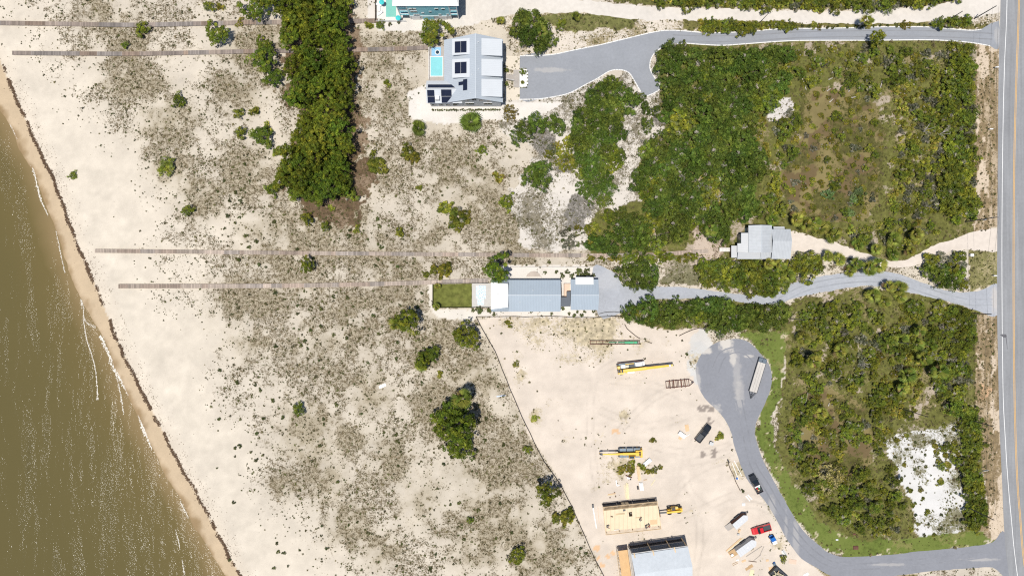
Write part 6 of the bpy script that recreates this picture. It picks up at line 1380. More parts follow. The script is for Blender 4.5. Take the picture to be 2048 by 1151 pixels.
# ------------------------------------------------------------------ houses under construction
def frame_to(px_pts, h):
    return [P(a, b, h) for a, b in px_pts]
def platform():
    h = 3.0
    TL, TR, BR, BL = frame_to([(1206, 1013.5), (1314.5, 1002.3), (1322.6, 1057), (1212, 1069)], h)
    c = ((TL[0] + BR[0]) / 2, (TL[1] + BR[1]) / 2); H = root_at('house_platform', (*c, 0), 'unfinished house platform of pale plywood on pilings with bare joist ends', 'house frame')
    L = lambda s, t: (TL[0] + (TR[0] - TL[0]) * s + (BL[0] - TL[0]) * t + (BR[0] - TR[0] - BL[0] + TL[0]) * s * t, TL[1] + (TR[1] - TL[1]) * s + (BL[1] - TL[1]) * t + (BR[1] - TR[1] - BL[1] + TL[1]) * s * t)
    rz = math.atan2(TR[1] - TL[1], TR[0] - TL[0])
    dk = [L(0, .14), L(1, .11), L(1, .86), L(0, .88)]
    hole = (.455, .27, .515, .43)
    mb = MB(); z0, z1 = h - .06, h
    for s0, t0, s1, t1 in ((0, .125, hole[0], .87), (hole[2], .125, 1, .87), (hole[0], .125, hole[2], hole[1]), (hole[0], hole[3], hole[2], .87)):
        mb.prism([L(s0, t0), L(s1, t0), L(s1, t1), L(s0, t1)], z0, z1)
    mb.build('plywood_deck', 'plywood', H)
    for k in range(49):
        s = (k + .5) / 49; a, b, c_, d_ = L(s, .0), L(s, .124), L(s, .871), L(s, 1)
        MB().bar((a[0], a[1], h - .15), (b[0], b[1], h - .15), .09, .26).build('joist', 'wood_new', H); MB().bar((c_[0], c_[1], h - .15), (d_[0], d_[1], h - .15), .09, .26).build('joist', 'wood_new', H)
    rim = MB()
    for p, q in ((L(0, 0), L(1, 0)), (L(0, 1), L(1, 1)), (L(0, 0), L(0, 1)), (L(1, 0), L(1, 1))): rim.bar((p[0], p[1], h - .13), (q[0], q[1], h - .13), .1, .32)
    for t in (.125, .868):
        p, q = L(0.005, t), L(.995, t); rim.bar((p[0], p[1], h - .45), (q[0], q[1], h - .45), .2, .3)
    rim.build('rim_beam', 'wood_new', H)
    p, q, ix = L(.01, .03), L(.99, .03), .09
    MB().bar((p[0], p[1], (h - .34) / 2), (q[0], q[1], (h - .34) / 2), .1, h - .36).build('lower_wall', 'house_wrap', H)
    for s in (.01, .27, .56, .85, .99):
        p = L(s, .012); MB().box((p[0], p[1], (h - .34) / 2), (.16, .12, h - .36), rz).build('post', 'wood_grey', H)
    for s in (.385, .455): p = L(s, .012); MB().box((p[0], p[1], 1.2), (.95, .1, 2.3), rz).build('door_panel', 'plywood', H)
    p, q = L(.0, .0), L(1, .0); MB().bar((p[0], p[1] + .06, .07), (q[0], q[1] + .06, .07), .16, .14).build('sill', 'pile_brown', H)
    for i in range(5):
        for t in (.06, .35, .65, .97):
            p = L(.02 + i * .24, t); MB().box((p[0], p[1], (h - .6) / 2), (.26, .26, h - .6), rz).build('piling', 'wood_grey', H)
    for s, t, rr, w_, m_ in ((.14, .36, 1.2, .3, 'wood_dark'), (.30, .29, .1, 2.6, 'wood_new'), (.30, .33, .06, 2.8, 'ply_pale'), (.62, .5, .1, 1.8, 'ply_tan'), (.38, .18, 1.6, .5, 'steel_dark'), (.20, .85, .05, 1.5, 'steel_grey')):
        p = L(s, t); o = MB().box((p[0], p[1], h + .08), (w_, .16 if w_ > 1 else .7, .12), rz + (rr if rr > 1 else 0)).build('lumber_board', m_)
        tag(o, {'wood_dark': 'dark plank lying on the left part of the plywood platform', 'wood_new': 'orange board lying on the plywood platform, upper', 'ply_pale': 'pale board lying just under the orange board on the platform', 'ply_tan': 'tan board on the right half of the platform', 'steel_dark': 'dark box at the upper joists of the platform', 'steel_grey': 'grey bundle on the lower joists of the platform'}[m_], 'board')
    p = L(.88, .72); tag(MB().box((p[0], p[1], h + .03), (2.0, 1.3, .04), rz).build('plywood_sheet', 'ply_tan'), 'loose tan plywood sheet on the lower right of the platform', 'plywood sheet')
    return L, h, rz
PL, PLH, PLR = platform()
def roofed_frame():
    he, zr = 6.4, 8.8
    TL = P(1262.5, 1108.5, he); TR = P(1376, 1092.5, he)
    ux, uy = TR[0] - TL[0], TR[1] - TL[1]; L_ = math.hypot(ux, uy); ux /= L_; uy /= L_; vx, vy = uy, -ux; W = 9.2; a = math.atan2(uy, ux)
    f = lambda s, t, z: (TL[0] + ux * s + vx * t, TL[1] + uy * s + vy * t, z)
    c = f(L_ / 2, W / 2, 0); H = root_at('unfinished_house', c, 'unfinished house on pilings with pale grey roof sheathing and an orange plywood side deck', 'house frame')
    MB().slab([f(0, W / 2, zr), f(L_, W / 2, zr), f(L_, 0, he), f(0, 0, he)], .16).build('roof', 'underlay', H)
    MB().slab([f(0, W, he), f(L_, W, he), f(L_, W / 2 + .004, zr), f(0, W / 2 + .004, zr)], .16).build('roof', 'underlay', H)
    wl = MB()
    wl.loft([[f(s, 1.4, 3.2), f(s, W - .6, 3.2), f(s, W - .6, he - .1), f(s, W / 2, zr - .3), f(s, 1.4, he + .4)] for s in (L_ - .4, .4)]); wl.build('wall', 'siding_grey', H)
    for s in (.2, .62, .86): q = f(L_ * s, 1.36, 4.9); MB().box(q, (1.1, .08, 1.6), a).build('window', 'glass', H)
    MB().slab([f(-.1, W, 3.2), f(L_ + .1, W, 3.2), f(L_ + .1, -.35, 3.2), f(-.1, -.35, 3.2)], .3).build('floor', 'wood_grey', H)
    for s in (0.02, .36, .70, .98):
        MB().box(f(L_ * s, -.2, he / 2 - .1), (.24, .24, he - .2), a).build('post', 'wood_new' if s > .3 else 'wood_grey', H)
        for t in (W * .35, W * .7, W - .2): MB().box(f(L_ * s, t, 1.45), (.28, .28, 2.9), a).build('piling', 'wood_grey', H)
    p, q = f(0, -.2, he - .25), f(L_, -.2, he - .25); MB().bar(p, q, .18, .3).build('porch_beam', 'steel_grey', H)
    p, q = f(.2, .3, 1.5), f(L_ - .2, .3, 1.5); MB().bar(p, q, .1, 2.85).build('lower_wall', 'house_wrap', H)
    p, q = f(0, .1, .07), f(L_, .1, .07); MB().bar(p, q, .16, .14).build('sill', 'pile_brown', H)
    # brace tails above the eave
    for s in (.05, .38, .76): MB().bar(f(L_ * s, -.5, he + .15), f(L_ * s + .1, .9, he + .42), .3, .1).build('outrigger', 'wood_new', H)
    # side deck
    d = MB().slab([f(-3.2, W + 1, 3.2), f(-.5, W + 1, 3.2), f(-.5, -.3, 3.2), f(-3.2, -.3, 3.2)], .1).build('side_deck', 'plywood_orange', H)
    for k in range(24):
        t = -.2 + k * .42; MB().bar(f(-3.7, t, 3.0), f(-3.2, t, 3.0), .08, .22).build('joist', 'wood_new', H); 
    for t in (-.2, 3, 6.2, 9.4): MB().box(f(-3.0, t, 1.5), (.28, .28, 3.0), a).build('piling', 'wood_grey', H)
    MB().bar(f(-3.75, -.3, 3.05), f(-3.75, W + 1, 3.05), .07, .26).build('rim_beam', 'wood_new', H)
roofed_frame()

# ------------------------------------------------------------------ vehicles
def pickup(px, py, rz, label, paint, load=None, ln=5.7, wd=2.0):
    """nose towards local +x"""
    x, y = P(px, py, .8); o = empty('pickup_truck', (x, y, 0), R(rz), label, 'pickup truck')
    hl, hw = ln / 2, wd / 2
    def ring(x_, w, zb, zt, sh=.12): return [(x_, -w, zb), (x_, -w, zt - sh), (x_, -w + sh, zt), (x_, w - sh, zt), (x_, w, zt - sh), (x_, w, zb)]
    b = MB(); b.loft([ring(-hl * .02 - .1, hw, .42, 1.08), ring(hl * .22, hw, .42, 1.1), ring(hl * .45, hw, .42, 1.12), ring(hl * .80, hw * .97, .42, 1.06), ring(hl * .95, hw * .90, .45, .98), ring(hl, hw * .78, .48, .86)])
    # cab roof and pillars
    b.loft([[(x_, -w, z) for x_, w, z in ()] or [(-.28, -hw * .80, 1.74), (-.28, hw * .80, 1.74), (.70, hw * .80, 1.76), (.70, -hw * .80, 1.76)], [(-.22, -hw * .74, 1.83), (-.22, hw * .74, 1.83), (.62, hw * .74, 1.84), (.62, -hw * .74, 1.84)]])
    # bed walls
    for s in (-1, 1): b.box((-hl * .52, s * (hw - .09), .80), (hl * .92, .18, .66))
    b.box((-hl + .07, 0, .80), (.14, wd - .36, .66)); b.box((-.20, 0, .80), (.12, wd - .36, .66))
    b.box((hl + .04, 0, .55), (.14, wd * .9, .2)); b.box((-hl - .05, 0, .55), (.14, wd * .92, .18))
    b.build('body', paint, o)
    g = MB(); g.loft([[(-.55, -hw * .93, 1.07), (-.55, hw * .93, 1.07), (1.25, hw * .93, 1.09), (1.25, -hw * .93, 1.09)], [(-.30, -hw * .80, 1.73), (-.30, hw * .80, 1.73), (.70, hw * .80, 1.75), (.70, -hw * .80, 1.75)]]); g.build('windows', 'glass', o)
    MB().box((-hl * .54, 0, .62), (hl * .86, wd - .38, .06)).build('bed_floor', 'steel_dark', o)
    for sx in (hl * .62, -hl * .56):
        for s in (-1, 1):
            w = MB().wheel((sx, s * (hw - .12), .39), .39, .26).build('wheel', 'rubber', o, True); MB().wheel((sx, s * (hw - .02), .39), .22, .1).build('rim', 'chrome', w, True)
    for s in (-1, 1):
        MB().box((hl * .93, s * hw * .68, .82), (.22, .36, .16)).build('headlight', 'lamp_clear', o); MB().box((-hl + .02, s * (hw - .1), .88), (.1, .16, .34)).build('taillight', 'lamp_red', o); MB().box((.95, s * (hw + .12), 1.15), (.16, .24, .16)).build('mirror', paint, o)
    if load: load(o, hl, hw)
    return o
def load_tools(o, hl, hw):
    MB().box((-.62, 0, 1.0), (.5, hw * 1.75, .4), top=(.95, .97)).build('tool_box', 'white_paint', o)
def load_scrap(o, hl, hw):
    pass
pickup(1406.5, 866, 52, 'black pickup parked on the sand beside a bright palmetto', 'black_paint', load_scrap)
pk2 = pickup(1511.8, 967, 116, 'black pickup with a white tool box and mixed load, parked on the road edge', 'black_paint', load_tools)
rgl = random.Random(8)
for m_, dx, dy in (('red_paint', -1.3, .3), ('green_paint', -1.5, -.3), ('wood_new', -1.9, .1), ('white_paint', -1.1, -.45), ('rust', -2.2, .4), ('black_plastic', -2.3, -.35)):
    a = pk2.rotation_euler.z; cx = pk2.location.x + dx * math.cos(a) - dy * math.sin(a); cy = pk2.location.y + dx * math.sin(a) + dy * math.cos(a)
    tag(MB().box((0, 0, 0), (.55, .4, .4), top=(.8, .85)).build('tool_crate', m_), {'red_paint': 'red', 'green_paint': 'green', 'wood_new': 'wooden', 'white_paint': 'white', 'rust': 'brown', 'black_plastic': 'black'}[m_] + ' box in the bed of the loaded black pickup', 'box').location = (cx, cy, .86)
pickup(1523, 1057.5, 196, 'bright red pickup parked near the curve of the road', 'red_paint', load_scrap, 5.6)

def utility_cart():
    x, y = P(1546, 1078, .8); o = empty('utility_cart', (x, y, 0), R(118), 'small blue utility cart with a white cargo box', 'utility cart')
    b = MB(); b.loft([[(.1, -.68, .35), (.1, -.68, .8), (.1, .68, .8), (.1, .68, .35)], [(.75, -.66, .35), (.75, -.62, .78), (.75, .62, .78), (.75, .66, .35)], [(1.3, -.5, .4), (1.3, -.42, .62), (1.3, .42, .62), (1.3, .5, .4)]]); b.box((-.45, 0, .5), (1.1, 1.35, .3)); b.build('body', 'blue_paint', o)
    MB().slab([(-.15, -.66, 1.78), (1.0, -.62, 1.82), (1.0, .62, 1.82), (-.15, .66, 1.78)], .06).build('roof', 'blue_paint', o)
    c = MB()
    for sx, sy, tx in ((-.1, -.6, -.1), (-.1, .6, -.1), (.95, -.58, .8), (.95, .58, .8)): c.bar((sx, sy, .6), (tx, sy, 1.78), .05)
    c.build('roll_cage', 'steel_dark', o)
    MB().box((-.8, 0, .9), (1.2, 1.25, .5)).build('cargo_box', 'white_paint', o); MB().box((.3, 0, .72), (.5, 1.1, .2)).build('seat', 'black_plastic', o)
    for sx in (.85, -.75):
        for s in (-1, 1): MB().wheel((sx, s * .66, .32), .32, .25).build('wheel', 'rubber', o, True)
utility_cart()

def flatbed():
    a = P(1526, 713, .9); b = P(1501, 795, .9); A = Vector((*a, 0)); B = Vector((*b, 0)); d = (A - B); L_ = 12.0
    rz = math.atan2(d.y, d.x); x, y = P(1515, 754, .9)
    o = empty('flatbed_trailer', (x, y, 0), rz, 'empty black flatbed trailer with pale wooden deck on the cul-de-sac', 'trailer')
    w = 1.2
    f = MB()
    for s in (-1, 1): f.box((.6, s * (w - .03), .82), (10.2, .14, .24))
    for k in range(11): f.box((-4.4 + k, 0, .74), (.1, 2.2, .12))
    f.box((-4.55, 0, .84), (.14, 2.44, .22)); f.build('frame', 'steel_dark', o)
    for s, m_ in ((-.74, 'weathered'), (0, 'weathered'), (.74, 'weathered')): MB().box((.0, s, .90), (8.9, .70, .06)).build('deck', 'deck_pale', o)
    for s in (-.58, .58):
        r_ = MB().box((5.1, s, .95), (1.25, 1.05, .12)).build('ramp', 'steel_slate', o)
        t = MB()
        for k in range(6): t.box((4.6 + k * .2, s, 1.03), (.05, 1.0, .05))
        t.build('cleats', 'steel_dark', r_)
    n = MB(); n.bar((-4.5, -.95, .78), (-6.5, 0, .7), .14, .2); n.bar((-4.5, .95, .78), (-6.5, 0, .7), .14, .2); n.bar((-4.5, 0, .78), (-6.6, 0, .7), .12, .16); n.bar((-5.4, -.5, .76), (-5.4, .5, .76), .12); n.box((-6.1, 0, 1.0), (.3, .3, .5)); n.build('tongue', 'steel_dark', o)
    for sx in (1.6, 2.5):
        for s in (-1, 1): MB().wheel((sx, s * (w - .25), .38), .38, .3).build('wheel', 'rubber', o, True)
mat('deck_pale', (.50, .47, .43), .85, var=.12, scale=2, seam=('Y', .18, .18))
flatbed()

def crane(px, py, rz, label, boomlen, flip=1, full=True):
    """rough-terrain crane: carrier on four big tyres, turntable, boom along local +x lying over the deck"""
    x, y = P(px, py, 1.6); o = empty('mobile_crane', (x, y, 0), R(rz), label, 'crane')
    c = MB(); c.box((0, 0, 1.05), (6.4, 1.2, .5)); c.build('chassis', 'steel_dark', o)
    for i, (cx, ln) in enumerate(((-1.9, 2.0), (.15, 1.9), (2.2, 1.9))):
        for s in (-1, 1): MB().box((cx, s * .92, 1.42), (ln, .86, .34), top=(.97, .95)).build('deck_panel', 'steel_slate', o)
    for sx in (-2.1, 2.1):
        for s in (-1, 1):
            w = MB().wheel((sx, s * 1.02, .68), .68, .5).build('wheel', 'rubber', o, True); MB().wheel((sx, s * 1.18, .68), .34, .22).build('rim', 'yellow_paint', w, True)
    for sx in (-3.3, 3.3):
        b = MB(); b.box((sx, 0, .8), (.35, 2.5, .35)); b.build('outrigger', 'yellow_paint' if sx < 0 else 'steel_dark', o)
    t = MB(); t.box((-2.2, 0, 2.0), (1.7, 1.7, .75), top=(.9, .9)); t.box((-3.05, .1, 2.1), (.7, 2.3, .9), top=(.85, .92)); t.build('turntable', 'yellow_paint', o)
    for k, yy in enumerate((-.3, .32)): MB().tube((-2.6, yy - .2, 2.55), (-2.6, yy + .2, 2.55), .26, .26, 12).build('winch_drum', 'steel_dark', o)
    cb = MB(); cb.box((-.35, flip * 1.05, 2.1), (1.9, .75, 1.3), top=(.8, .86)); cb = cb.build('cab', 'yellow_paint', o)
    MB().box((-.25, flip * 1.05, 2.60), (1.35, .56, .32)).build('cab_window', 'glass_blue', cb); 
    z = 2.55
    bm = MB(); n = 4; x0 = -2.3
    for k in range(n):
        x1 = x0 + boomlen * (.44 if k == 0 else .56 / 3 * (1.0))
        sz = .62 - k * .1; bm.box(((x0 + x1) / 2, 0, z + k * .04), (x1 - x0, sz, sz * 1.05)); x0 = x1
    bm.build('boom', 'yellow_paint', o)
    hd = MB(); hd.box((x0 + .25, 0, z), (.6, .5, .7)); hd.build('boom_head', 'steel_dark', o)
    MB().wheel((x0 + .55, 0, z - .15), .3, .3).build('sheave', 'rubber', o, True); MB().tube((x0 + .55, 0, z - .4), (x0 + .55, 0, 1.3), .04, .04, 6).build('hoist_rope', 'steel_dark', o); MB().box((x0 + .55, 0, 1.15), (.3, .25, .5), top=(.6, .6)).build('hook_block', 'yellow_paint', o)
    cyl = MB().tube((-1.2, 0, 1.6), (1.4, 0, 2.3), .16, .16, 10).build('lift_cylinder', 'steel_grey', o)
    return o
crane(1261, 905, 181, 'yellow crane with slate carrier deck and boom pointing left above green weeds', 10.6, flip=1)

def boom_truck():
    # crane body with white boxes, boom to the right, lying beside the deck
    x, y = P(1274, 733, 1.4); o = empty('boom_truck', (x, y, 0), R(6.6), 'long yellow boom crane with white boxes on its deck, boom pointing right', 'crane')
    c = MB(); c.box((-1.8, .9, .95), (8.0, .9, .4)); c.box((-1.8, -.4, .95), (8.0, .5, .4)); c.build('chassis', 'steel_dark', o)
    MB().box((-1.6, .75, 1.25), (7.2, 1.5, .2)).build('deck', 'steel_slate', o)
    MB().box((-1.7, 1.62, 1.0), (7.6, .16, .35)).build('side_rail', 'rust', o)
    MB().box((.45, .8, 1.85), (2.0, 1.15, 1.0), top=(.97, .95)).build('engine_cover', 'white_paint', o)
    MB().box((-4.1, .62, 1.75), (1.4, 1.05, .8), top=(.95, .95)).build('equipment_box', 'white_paint', o)
    MB().box((-2.9, .5, 1.7), (.9, .8, .6), top=(.9, .9)).build('hose_box', 'cream_cloth', o); MB().box((-1.5, .55, 1.75), (1.4, .9, .7)).build('battery_box', 'steel_dark', o); MB().box((-2.1, 1.15, 1.7), (2.6, .22, .5)).build('tool_rail', 'yellow_pale', o)
    MB().box((1.95, .85, 1.5), (.8, 1.3, .5), top=(.8, .9)).build('radiator', 'steel_grey', o)
    z = 2.5; x0 = -5.6
    bm = MB()
    for k, (ln, sz) in enumerate(((8.2, .86), (3.8, .7), (2.6, .56))):
        bm.box((x0 + ln / 2, -.55, z), (ln, sz, .75 - k * .08)); x0 += ln
    bm.build('boom', 'yellow_paint', o); MB().box((-1.5, -.42, z + .42), (7.8, .3, .12)).build('boom_ridge', 'yellow_pale', o)
    MB().box((x0 + .1, -.55, z), (.9, .6, .55)).build('boom_collar', 'steel_grey', o); h = MB(); h.box((x0 + .9, -.55, z), (.8, .66, .7), top=(.7, .8)); h.build('boom_head', 'yellow_pale', o)
    MB().wheel((x0 + 1.1, -.55, z - .05), .34, .5).build('sheave', 'steel_dark', o, True)
    MB().box((-5.4, .45, 1.9), (.9, .9, 1.0), top=(.85, .85)).build('counterweight', 'yellow_pale', o)
    for sx in (-5.35, -4.6): MB().tube((sx, -.95, z + .35), (sx, -.15, z + .35), .28, .28, 12).build('winch_drum', 'steel_dark', o)
    MB().box((-4.8, -1.35, 1.5), (1.9, .55, .9), top=(.9, .9)).build('outrigger', 'yellow_pale', o); MB().box((-4.7, -1.72, .9), (.7, .3, .8)).build('jack', 'steel_dark', o)
    ff = MB(); ff.box((-2.0, -1.25, 1.6), (2.0, .7, .5)); ff.build('cab', 'white_paint', o); MB().box((-3.0, -1.15, 1.55), (1.0, .55, .5)).build('cab_frame', 'yellow_paint', o)
    for sx in (-4.6, -3.5, .6, 1.7):
        for s in (-.55, 1.45): MB().wheel((sx, s, .52), .52, .36).build('wheel', 'rubber', o, True)
boom_truck()
x_, y_ = P(1286.5, 738, .3); 
o_ = empty('steel_pad', (x_, y_, 0), R(5), 'dark steel pad lying under the boom of the long yellow crane', 'steel pad'); MB().box((0, 0, .12), (.95, .6, .24), top=(.9, .9)).build('plate', 'steel_dark', o_); MB().tube((.2, 0, .24), (.2, 0, .5), .1, .1, 8).build('pin', 'steel_grey', o_)

def telehandler():
    x, y = P(1349, 1020, 1.4); o = empty('telehandler', (x, y, 0), R(187), 'yellow telehandler with black tyres and fork carriage facing the plywood platform', 'telehandler')
    b = MB(); b.box((0, 0, .95), (4.0, .95, .7), top=(.96, .9)); b.box((-1.9, 0, 1.3), (.9, 1.1, .8), top=(.85, .85)); b.build('body', 'yellow_paint', o)
    cb = MB(); cb.box((.45, -.72, 1.55), (1.4, .7, 1.5), top=(.78, .85)); cb = cb.build('cab', 'yellow_paint', o); MB().box((.45, -.72, 1.9), (1.44, .74, .6), top=(.86, .9)).build('cab_window', 'glass', cb); MB().box((.4, -.72, 2.33), (1.0, .56, .06)).build('cab_roof', 'steel_dark', cb)
    MB().box((-.6, -.75, 1.2), (1.1, .6, .8), top=(.9, .9)).build('engine_cover', 'yellow_pale', o)
    MB().bar((-1.9, .15, 2.0), (2.4, .15, 1.75), .5, .5).build('boom', 'yellow_paint', o); MB().bar((2.4, .15, 1.75), (4.3, .15, 1.5), .36, .36).build('inner_boom', 'steel_dark', o)
    c = MB(); c.box((4.5, .1, 1.35), (.3, 2.3, 1.0)); c.box((4.75, .1, 1.0), (.3, 2.5, .2)); c.box((4.75, .1, 1.75), (.25, 2.5, .18)); c.build('carriage', 'steel_dark', o)
    for s in (-.6, .75): MB().box((5.35, s, .86), (1.2, .16, .08)).build('fork', 'steel_dark', o)
    MB().box((4.65, .5, 1.9), (.6, 1.0, .5)).build('hose_bundle', 'rust', o)
    for sx in (-1.45, 1.4):
        for s in (-1, 1):
            w = MB().wheel((sx, s * .95, .62), .62, .44).build('wheel', 'rubber', o, True); MB().wheel((sx, s * 1.1, .62), .3, .2).build('rim', 'steel_grey', w, True)
telehandler()

def enclosed_trailer(A, B, wd, h, label, side, ramp):
    """V-nosed box trailer from tail A to nose B (roof pixels)"""
    a = Vector(P(*A, h)); b = Vector(P(*B, h)); d = b - a; L_ = d.length; rz = math.atan2(d.y, d.x); m = (a + b) / 2
    o = empty('enclosed_trailer', (m.x, m.y, 0), rz, label, 'trailer'); hl = L_ / 2; hw = wd / 2
    out = [(-hl, -hw), (hl - .8, -hw), (hl, -.25), (hl, .25), (hl - .8, hw), (-hl, hw)]
    MB().prism(out, .55, h - .02).build('box', side, o)
    MB().prism([(x * 1.004, y * 1.01) for x, y in out], h, h + .08).build('roof', 'trailer_roof', o)
    MB().slab([(-hl - 2.1, -hw * .92, .12), (-hl - .02, -hw * .92, .6), (-hl - .02, hw * .92, .6), (-hl - 2.1, hw * .92, .12)], .1).build('ramp_door', ramp, o)
    t = MB(); t.bar((hl - .5, -.5, .5), (hl + 1.1, 0, .5), .1); t.bar((hl - .5, .5, .5), (hl + 1.1, 0, .5), .1); t.box((hl + .8, 0, .7), (.2, .2, .6)); t.build('tongue', 'steel_dark', o)
    for sx in (-.5, .4):
        for s in (-1, 1): MB().wheel((sx, s * (hw + .05), .36), .36, .22).build('wheel', 'rubber', o, True)
    MB().box((0, hw + .1, .8), (2.0, .28, .08)).build('fender', 'steel_dark', o); MB().box((0, -hw - .1, .8), (2.0, .28, .08)).build('fender', 'steel_dark', o)
    MB().box((.1, 0, h + .12), (.35, .35, .1)).build('roof_vent', 'trim_white', o)
mat('trailer_roof', (.52, .53, .545), .45, var=.04, scale=1, seam=('X', .8, .09))
enclosed_trailer((1468.5, 1053), (1495, 1031), 1.9, 2.4, 'brown-sided box trailer with pale roof, upper of two, ramp lowered', 'rust', 'wood_grey')
enclosed_trailer((1476.5, 1107), (1512, 1081.5), 2.2, 2.5, 'long white-roofed V-nosed box trailer, lower of two, beside scattered lumber', 'siding_grey', 'ply_brown')

def frame_trailer():
    x, y = P(1230, 684.3, .6); o = empty('skeleton_trailer', (x, y, 0), R(0), 'long skeletal steel trailer frame with a green deck on its right half', 'trailer')
    f = MB()
    for s in (-1, 1): f.box((0, s * .48, .62), (14.6, .16, .34))
    for k in range(9): f.box((-7.2 + k * 1.8, 0, .55), (.12, .96, .16))
    f.bar((-7.3, -.7, .62), (-7.3, .7, .62), .14, .3); f.build('frame', 'rust', o)
    g = MB(); g.box((4.1, 0, .70), (2.6, .72, .22)); g.box((6.2, 0, .66), (1.3, .72, .2)); g.box((2.0, 0, .64), (2.2, .3, .22), top=(.9, .8)); g.build('green_deck', 'green_paint', o)
    MB().box((6.6, .0, .85), (.4, .5, .24)).build('coupling', 'steel_dark', o); MB().box((3.0, .1, .88), (.4, .3, .16)).build('clamp', 'green_paint', o); MB().box((-.6, 0, .6), (2.6, .18, .14)).build('green_rail', 'green_paint', o)
    for sx in (2.8, 4.2):
        for s in (-1, 1): MB().wheel((sx, s * .5, .4), .4, .2).build('wheel', 'rubber', o, True)
frame_trailer()
def rusty_trailer():
    x, y = P(1357, 766.5, .5); o = empty('rusty_trailer_frame', (x, y, 0), R(5.5), 'rusty bare trailer frame with many crossbars on the sand beside the cul-de-sac', 'trailer')
    f = MB()
    for s in (-1, 1): f.box((-.3, s * .98, .5), (6.8, .14, .2))
    f.bar((3.1, -.98, .5), (4.5, 0, .5), .12, .18); f.bar((3.1, .98, .5), (4.5, 0, .5), .12, .18); f.build('frame', 'rust', o)
    for cx, w in ((-3.65, .16), (-3.0, .1), (-2.55, .3), (-1.8, .12), (-1.4, .3), (-.7, .12), (-.3, .14), (.05, .12), (.8, .34), (1.4, .1), (1.9, .28), (2.5, .1), (3.05, .16)):
        MB().box((cx, 0, .58 + w * .1), (w, 2.05 + (.4 if w > .25 else 0), .1)).build('crossbar', 'rust', o)
    for sx in (-1.7, -.6):
        for s in (-1, 1): MB().wheel((sx, s * 1.0, .36), .36, .2).build('wheel', 'rust', o, True)
    MB().box((4.0, 0, .6), (.4, .3, .3)).build('coupler', 'steel_dark', o)
rusty_trailer()

# ------------------------------------------------------------------ lumber, sheets and scraps
def sheet_thing(px, py, w, l, rz, m, label, name='plywood_sheet', cat='plywood sheet', z=.05, th=.05):
    x, y = P(px, py); o = MB().box((0, 0, 0), (w, l, th), top=(.995, .995)).build(name, m); o.location = (x, y, z); o.rotation_euler = (R(random.uniform(-1.5, 1.5)), R(random.uniform(-1, 1)), R(rz)); return tag(o, label, cat)
def stack(px, py, w, l, n, rz, m, label, name='lumber_stack', cat='lumber'):
    x, y = P(px, py); o = empty(name, (x, y, 0), R(rz), label, cat); bd = MB(); rg = random.Random(int(px * 7 + py))
    for k in range(n):
        for j in range(3): bd.box((rg.uniform(-.03, .03) + (j - 1) * w / 3, rg.uniform(-.25, .25), .1 + k * .07), (w / 3 * .92, l * rg.uniform(.86, 1), .06))
    bd.build('boards', m, o); be = MB()
    for t in (-.35, .35): be.box((0, l * t, .03), (w * 1.2, .1, .06))
    be.build('bearers', 'wood_dark', o); return o
def board(a, b, w, m, label, z=.08, name='lumber_board'):
    A = P(*a); B = P(*b); c = ((A[0] + B[0]) / 2, (A[1] + B[1]) / 2); o = MB().box((0, 0, 0), (math.hypot(B[0] - A[0], B[1] - A[1]), w, .09), top=(1, .98)).build(name, m); o.location = (c[0], c[1], z); o.rotation_euler.z = math.atan2(B[1] - A[1], B[0] - A[0]); return tag(o, label, 'board')
stack(1277, 945, .8, 4.2, 5, 7, 'wood_new', 'tan stack of long boards rising from the weeds under the yellow crane')
stack(1254.5, 981, .8, 4.6, 4, 4, 'ply_pale', 'pale stack of long boards touching the upper edge of the plywood platform')
board((1248, 968), (1252, 996), .14, 'ply_pale', 'single pale board left of the stack above the platform')
stack(1282.5, 972, 1.1, 2.2, 5, 8, 'membrane', 'short stack of white wrapped boards right of the pale lumber stacks')
sheet_thing(1275.5, 974, .5, 1.0, 8, 'black_plastic', 'black tarpaulin heap beside the white wrapped stack', 'tarpaulin', 'tarpaulin', .2, .3)
o_ = sheet_thing(1294.5, 923, 2.6, 1.25, 40, 'mosaic_white', 'pale blue-white sheet leaning at the right end of the yellow crane', 'roof_sheet', 'sheet', .35, .05); o_.rotation_euler.x = R(12)
o_ = empty('scrap_heap', (*P(1257, 953), 0), R(-20), 'brown and white scrap heap at the lower edge of the weeds', 'scrap heap')
MB().box((0, .2, .15), (2.0, .4, .3), top=(.8, .6)).build('timber', 'rust', o_); MB().box((.1, -.3, .12), (1.0, .5, .2)).build('bag', 'membrane', o_); MB().box((.7, -.4, .2), (.5, .5, .35), top=(.7, .7)).build('bucket', 'black_plastic', o_)
board((1301, 942), (1305, 953), .2, 'ply_pale', 'pale short board at the right end of the weeds, longer'); board((1306, 945), (1308, 952), .14, 'ply_pale', 'pale short board at the right end of the weeds, shorter')
board((1287, 959), (1294, 958), .2, 'ply_brown', 'short brown board right of the tan lumber stack'); board((1302, 970), (1310, 958), .22, 'ply_pale', 'pale board lying askew right of the wrapped stack')
sheet_thing(1233, 965, .3, 1.7, 10, 'mosaic_white', 'thin grey-white strip left of the lumber stacks', 'metal_strip', 'metal strip'); sheet_thing(1236.5, 970, .8, .25, 20, 'mosaic_white', 'small grey-white scrap left of the lumber stacks', 'metal_strip', 'metal strip')
board((1216, 988), (1231, 985.5), .26, 'ply_tan', 'tan board on the sand above the left end of the platform, upper'); board((1214.5, 989.5), (1230, 988.5), .12, 'ply_pale', 'pale thin board just below the tan board above the platform')
for a, b, c_ in ((1220, 994, 'left'), (1231, 991, 'right'), (1229, 984, 'upper')): sheet_thing(a, b, .35, .3, 20, 'wood_dark', 'small dark wood block above the platform, ' + c_ + ' one', 'wood_block', 'wood block', .1, .15)
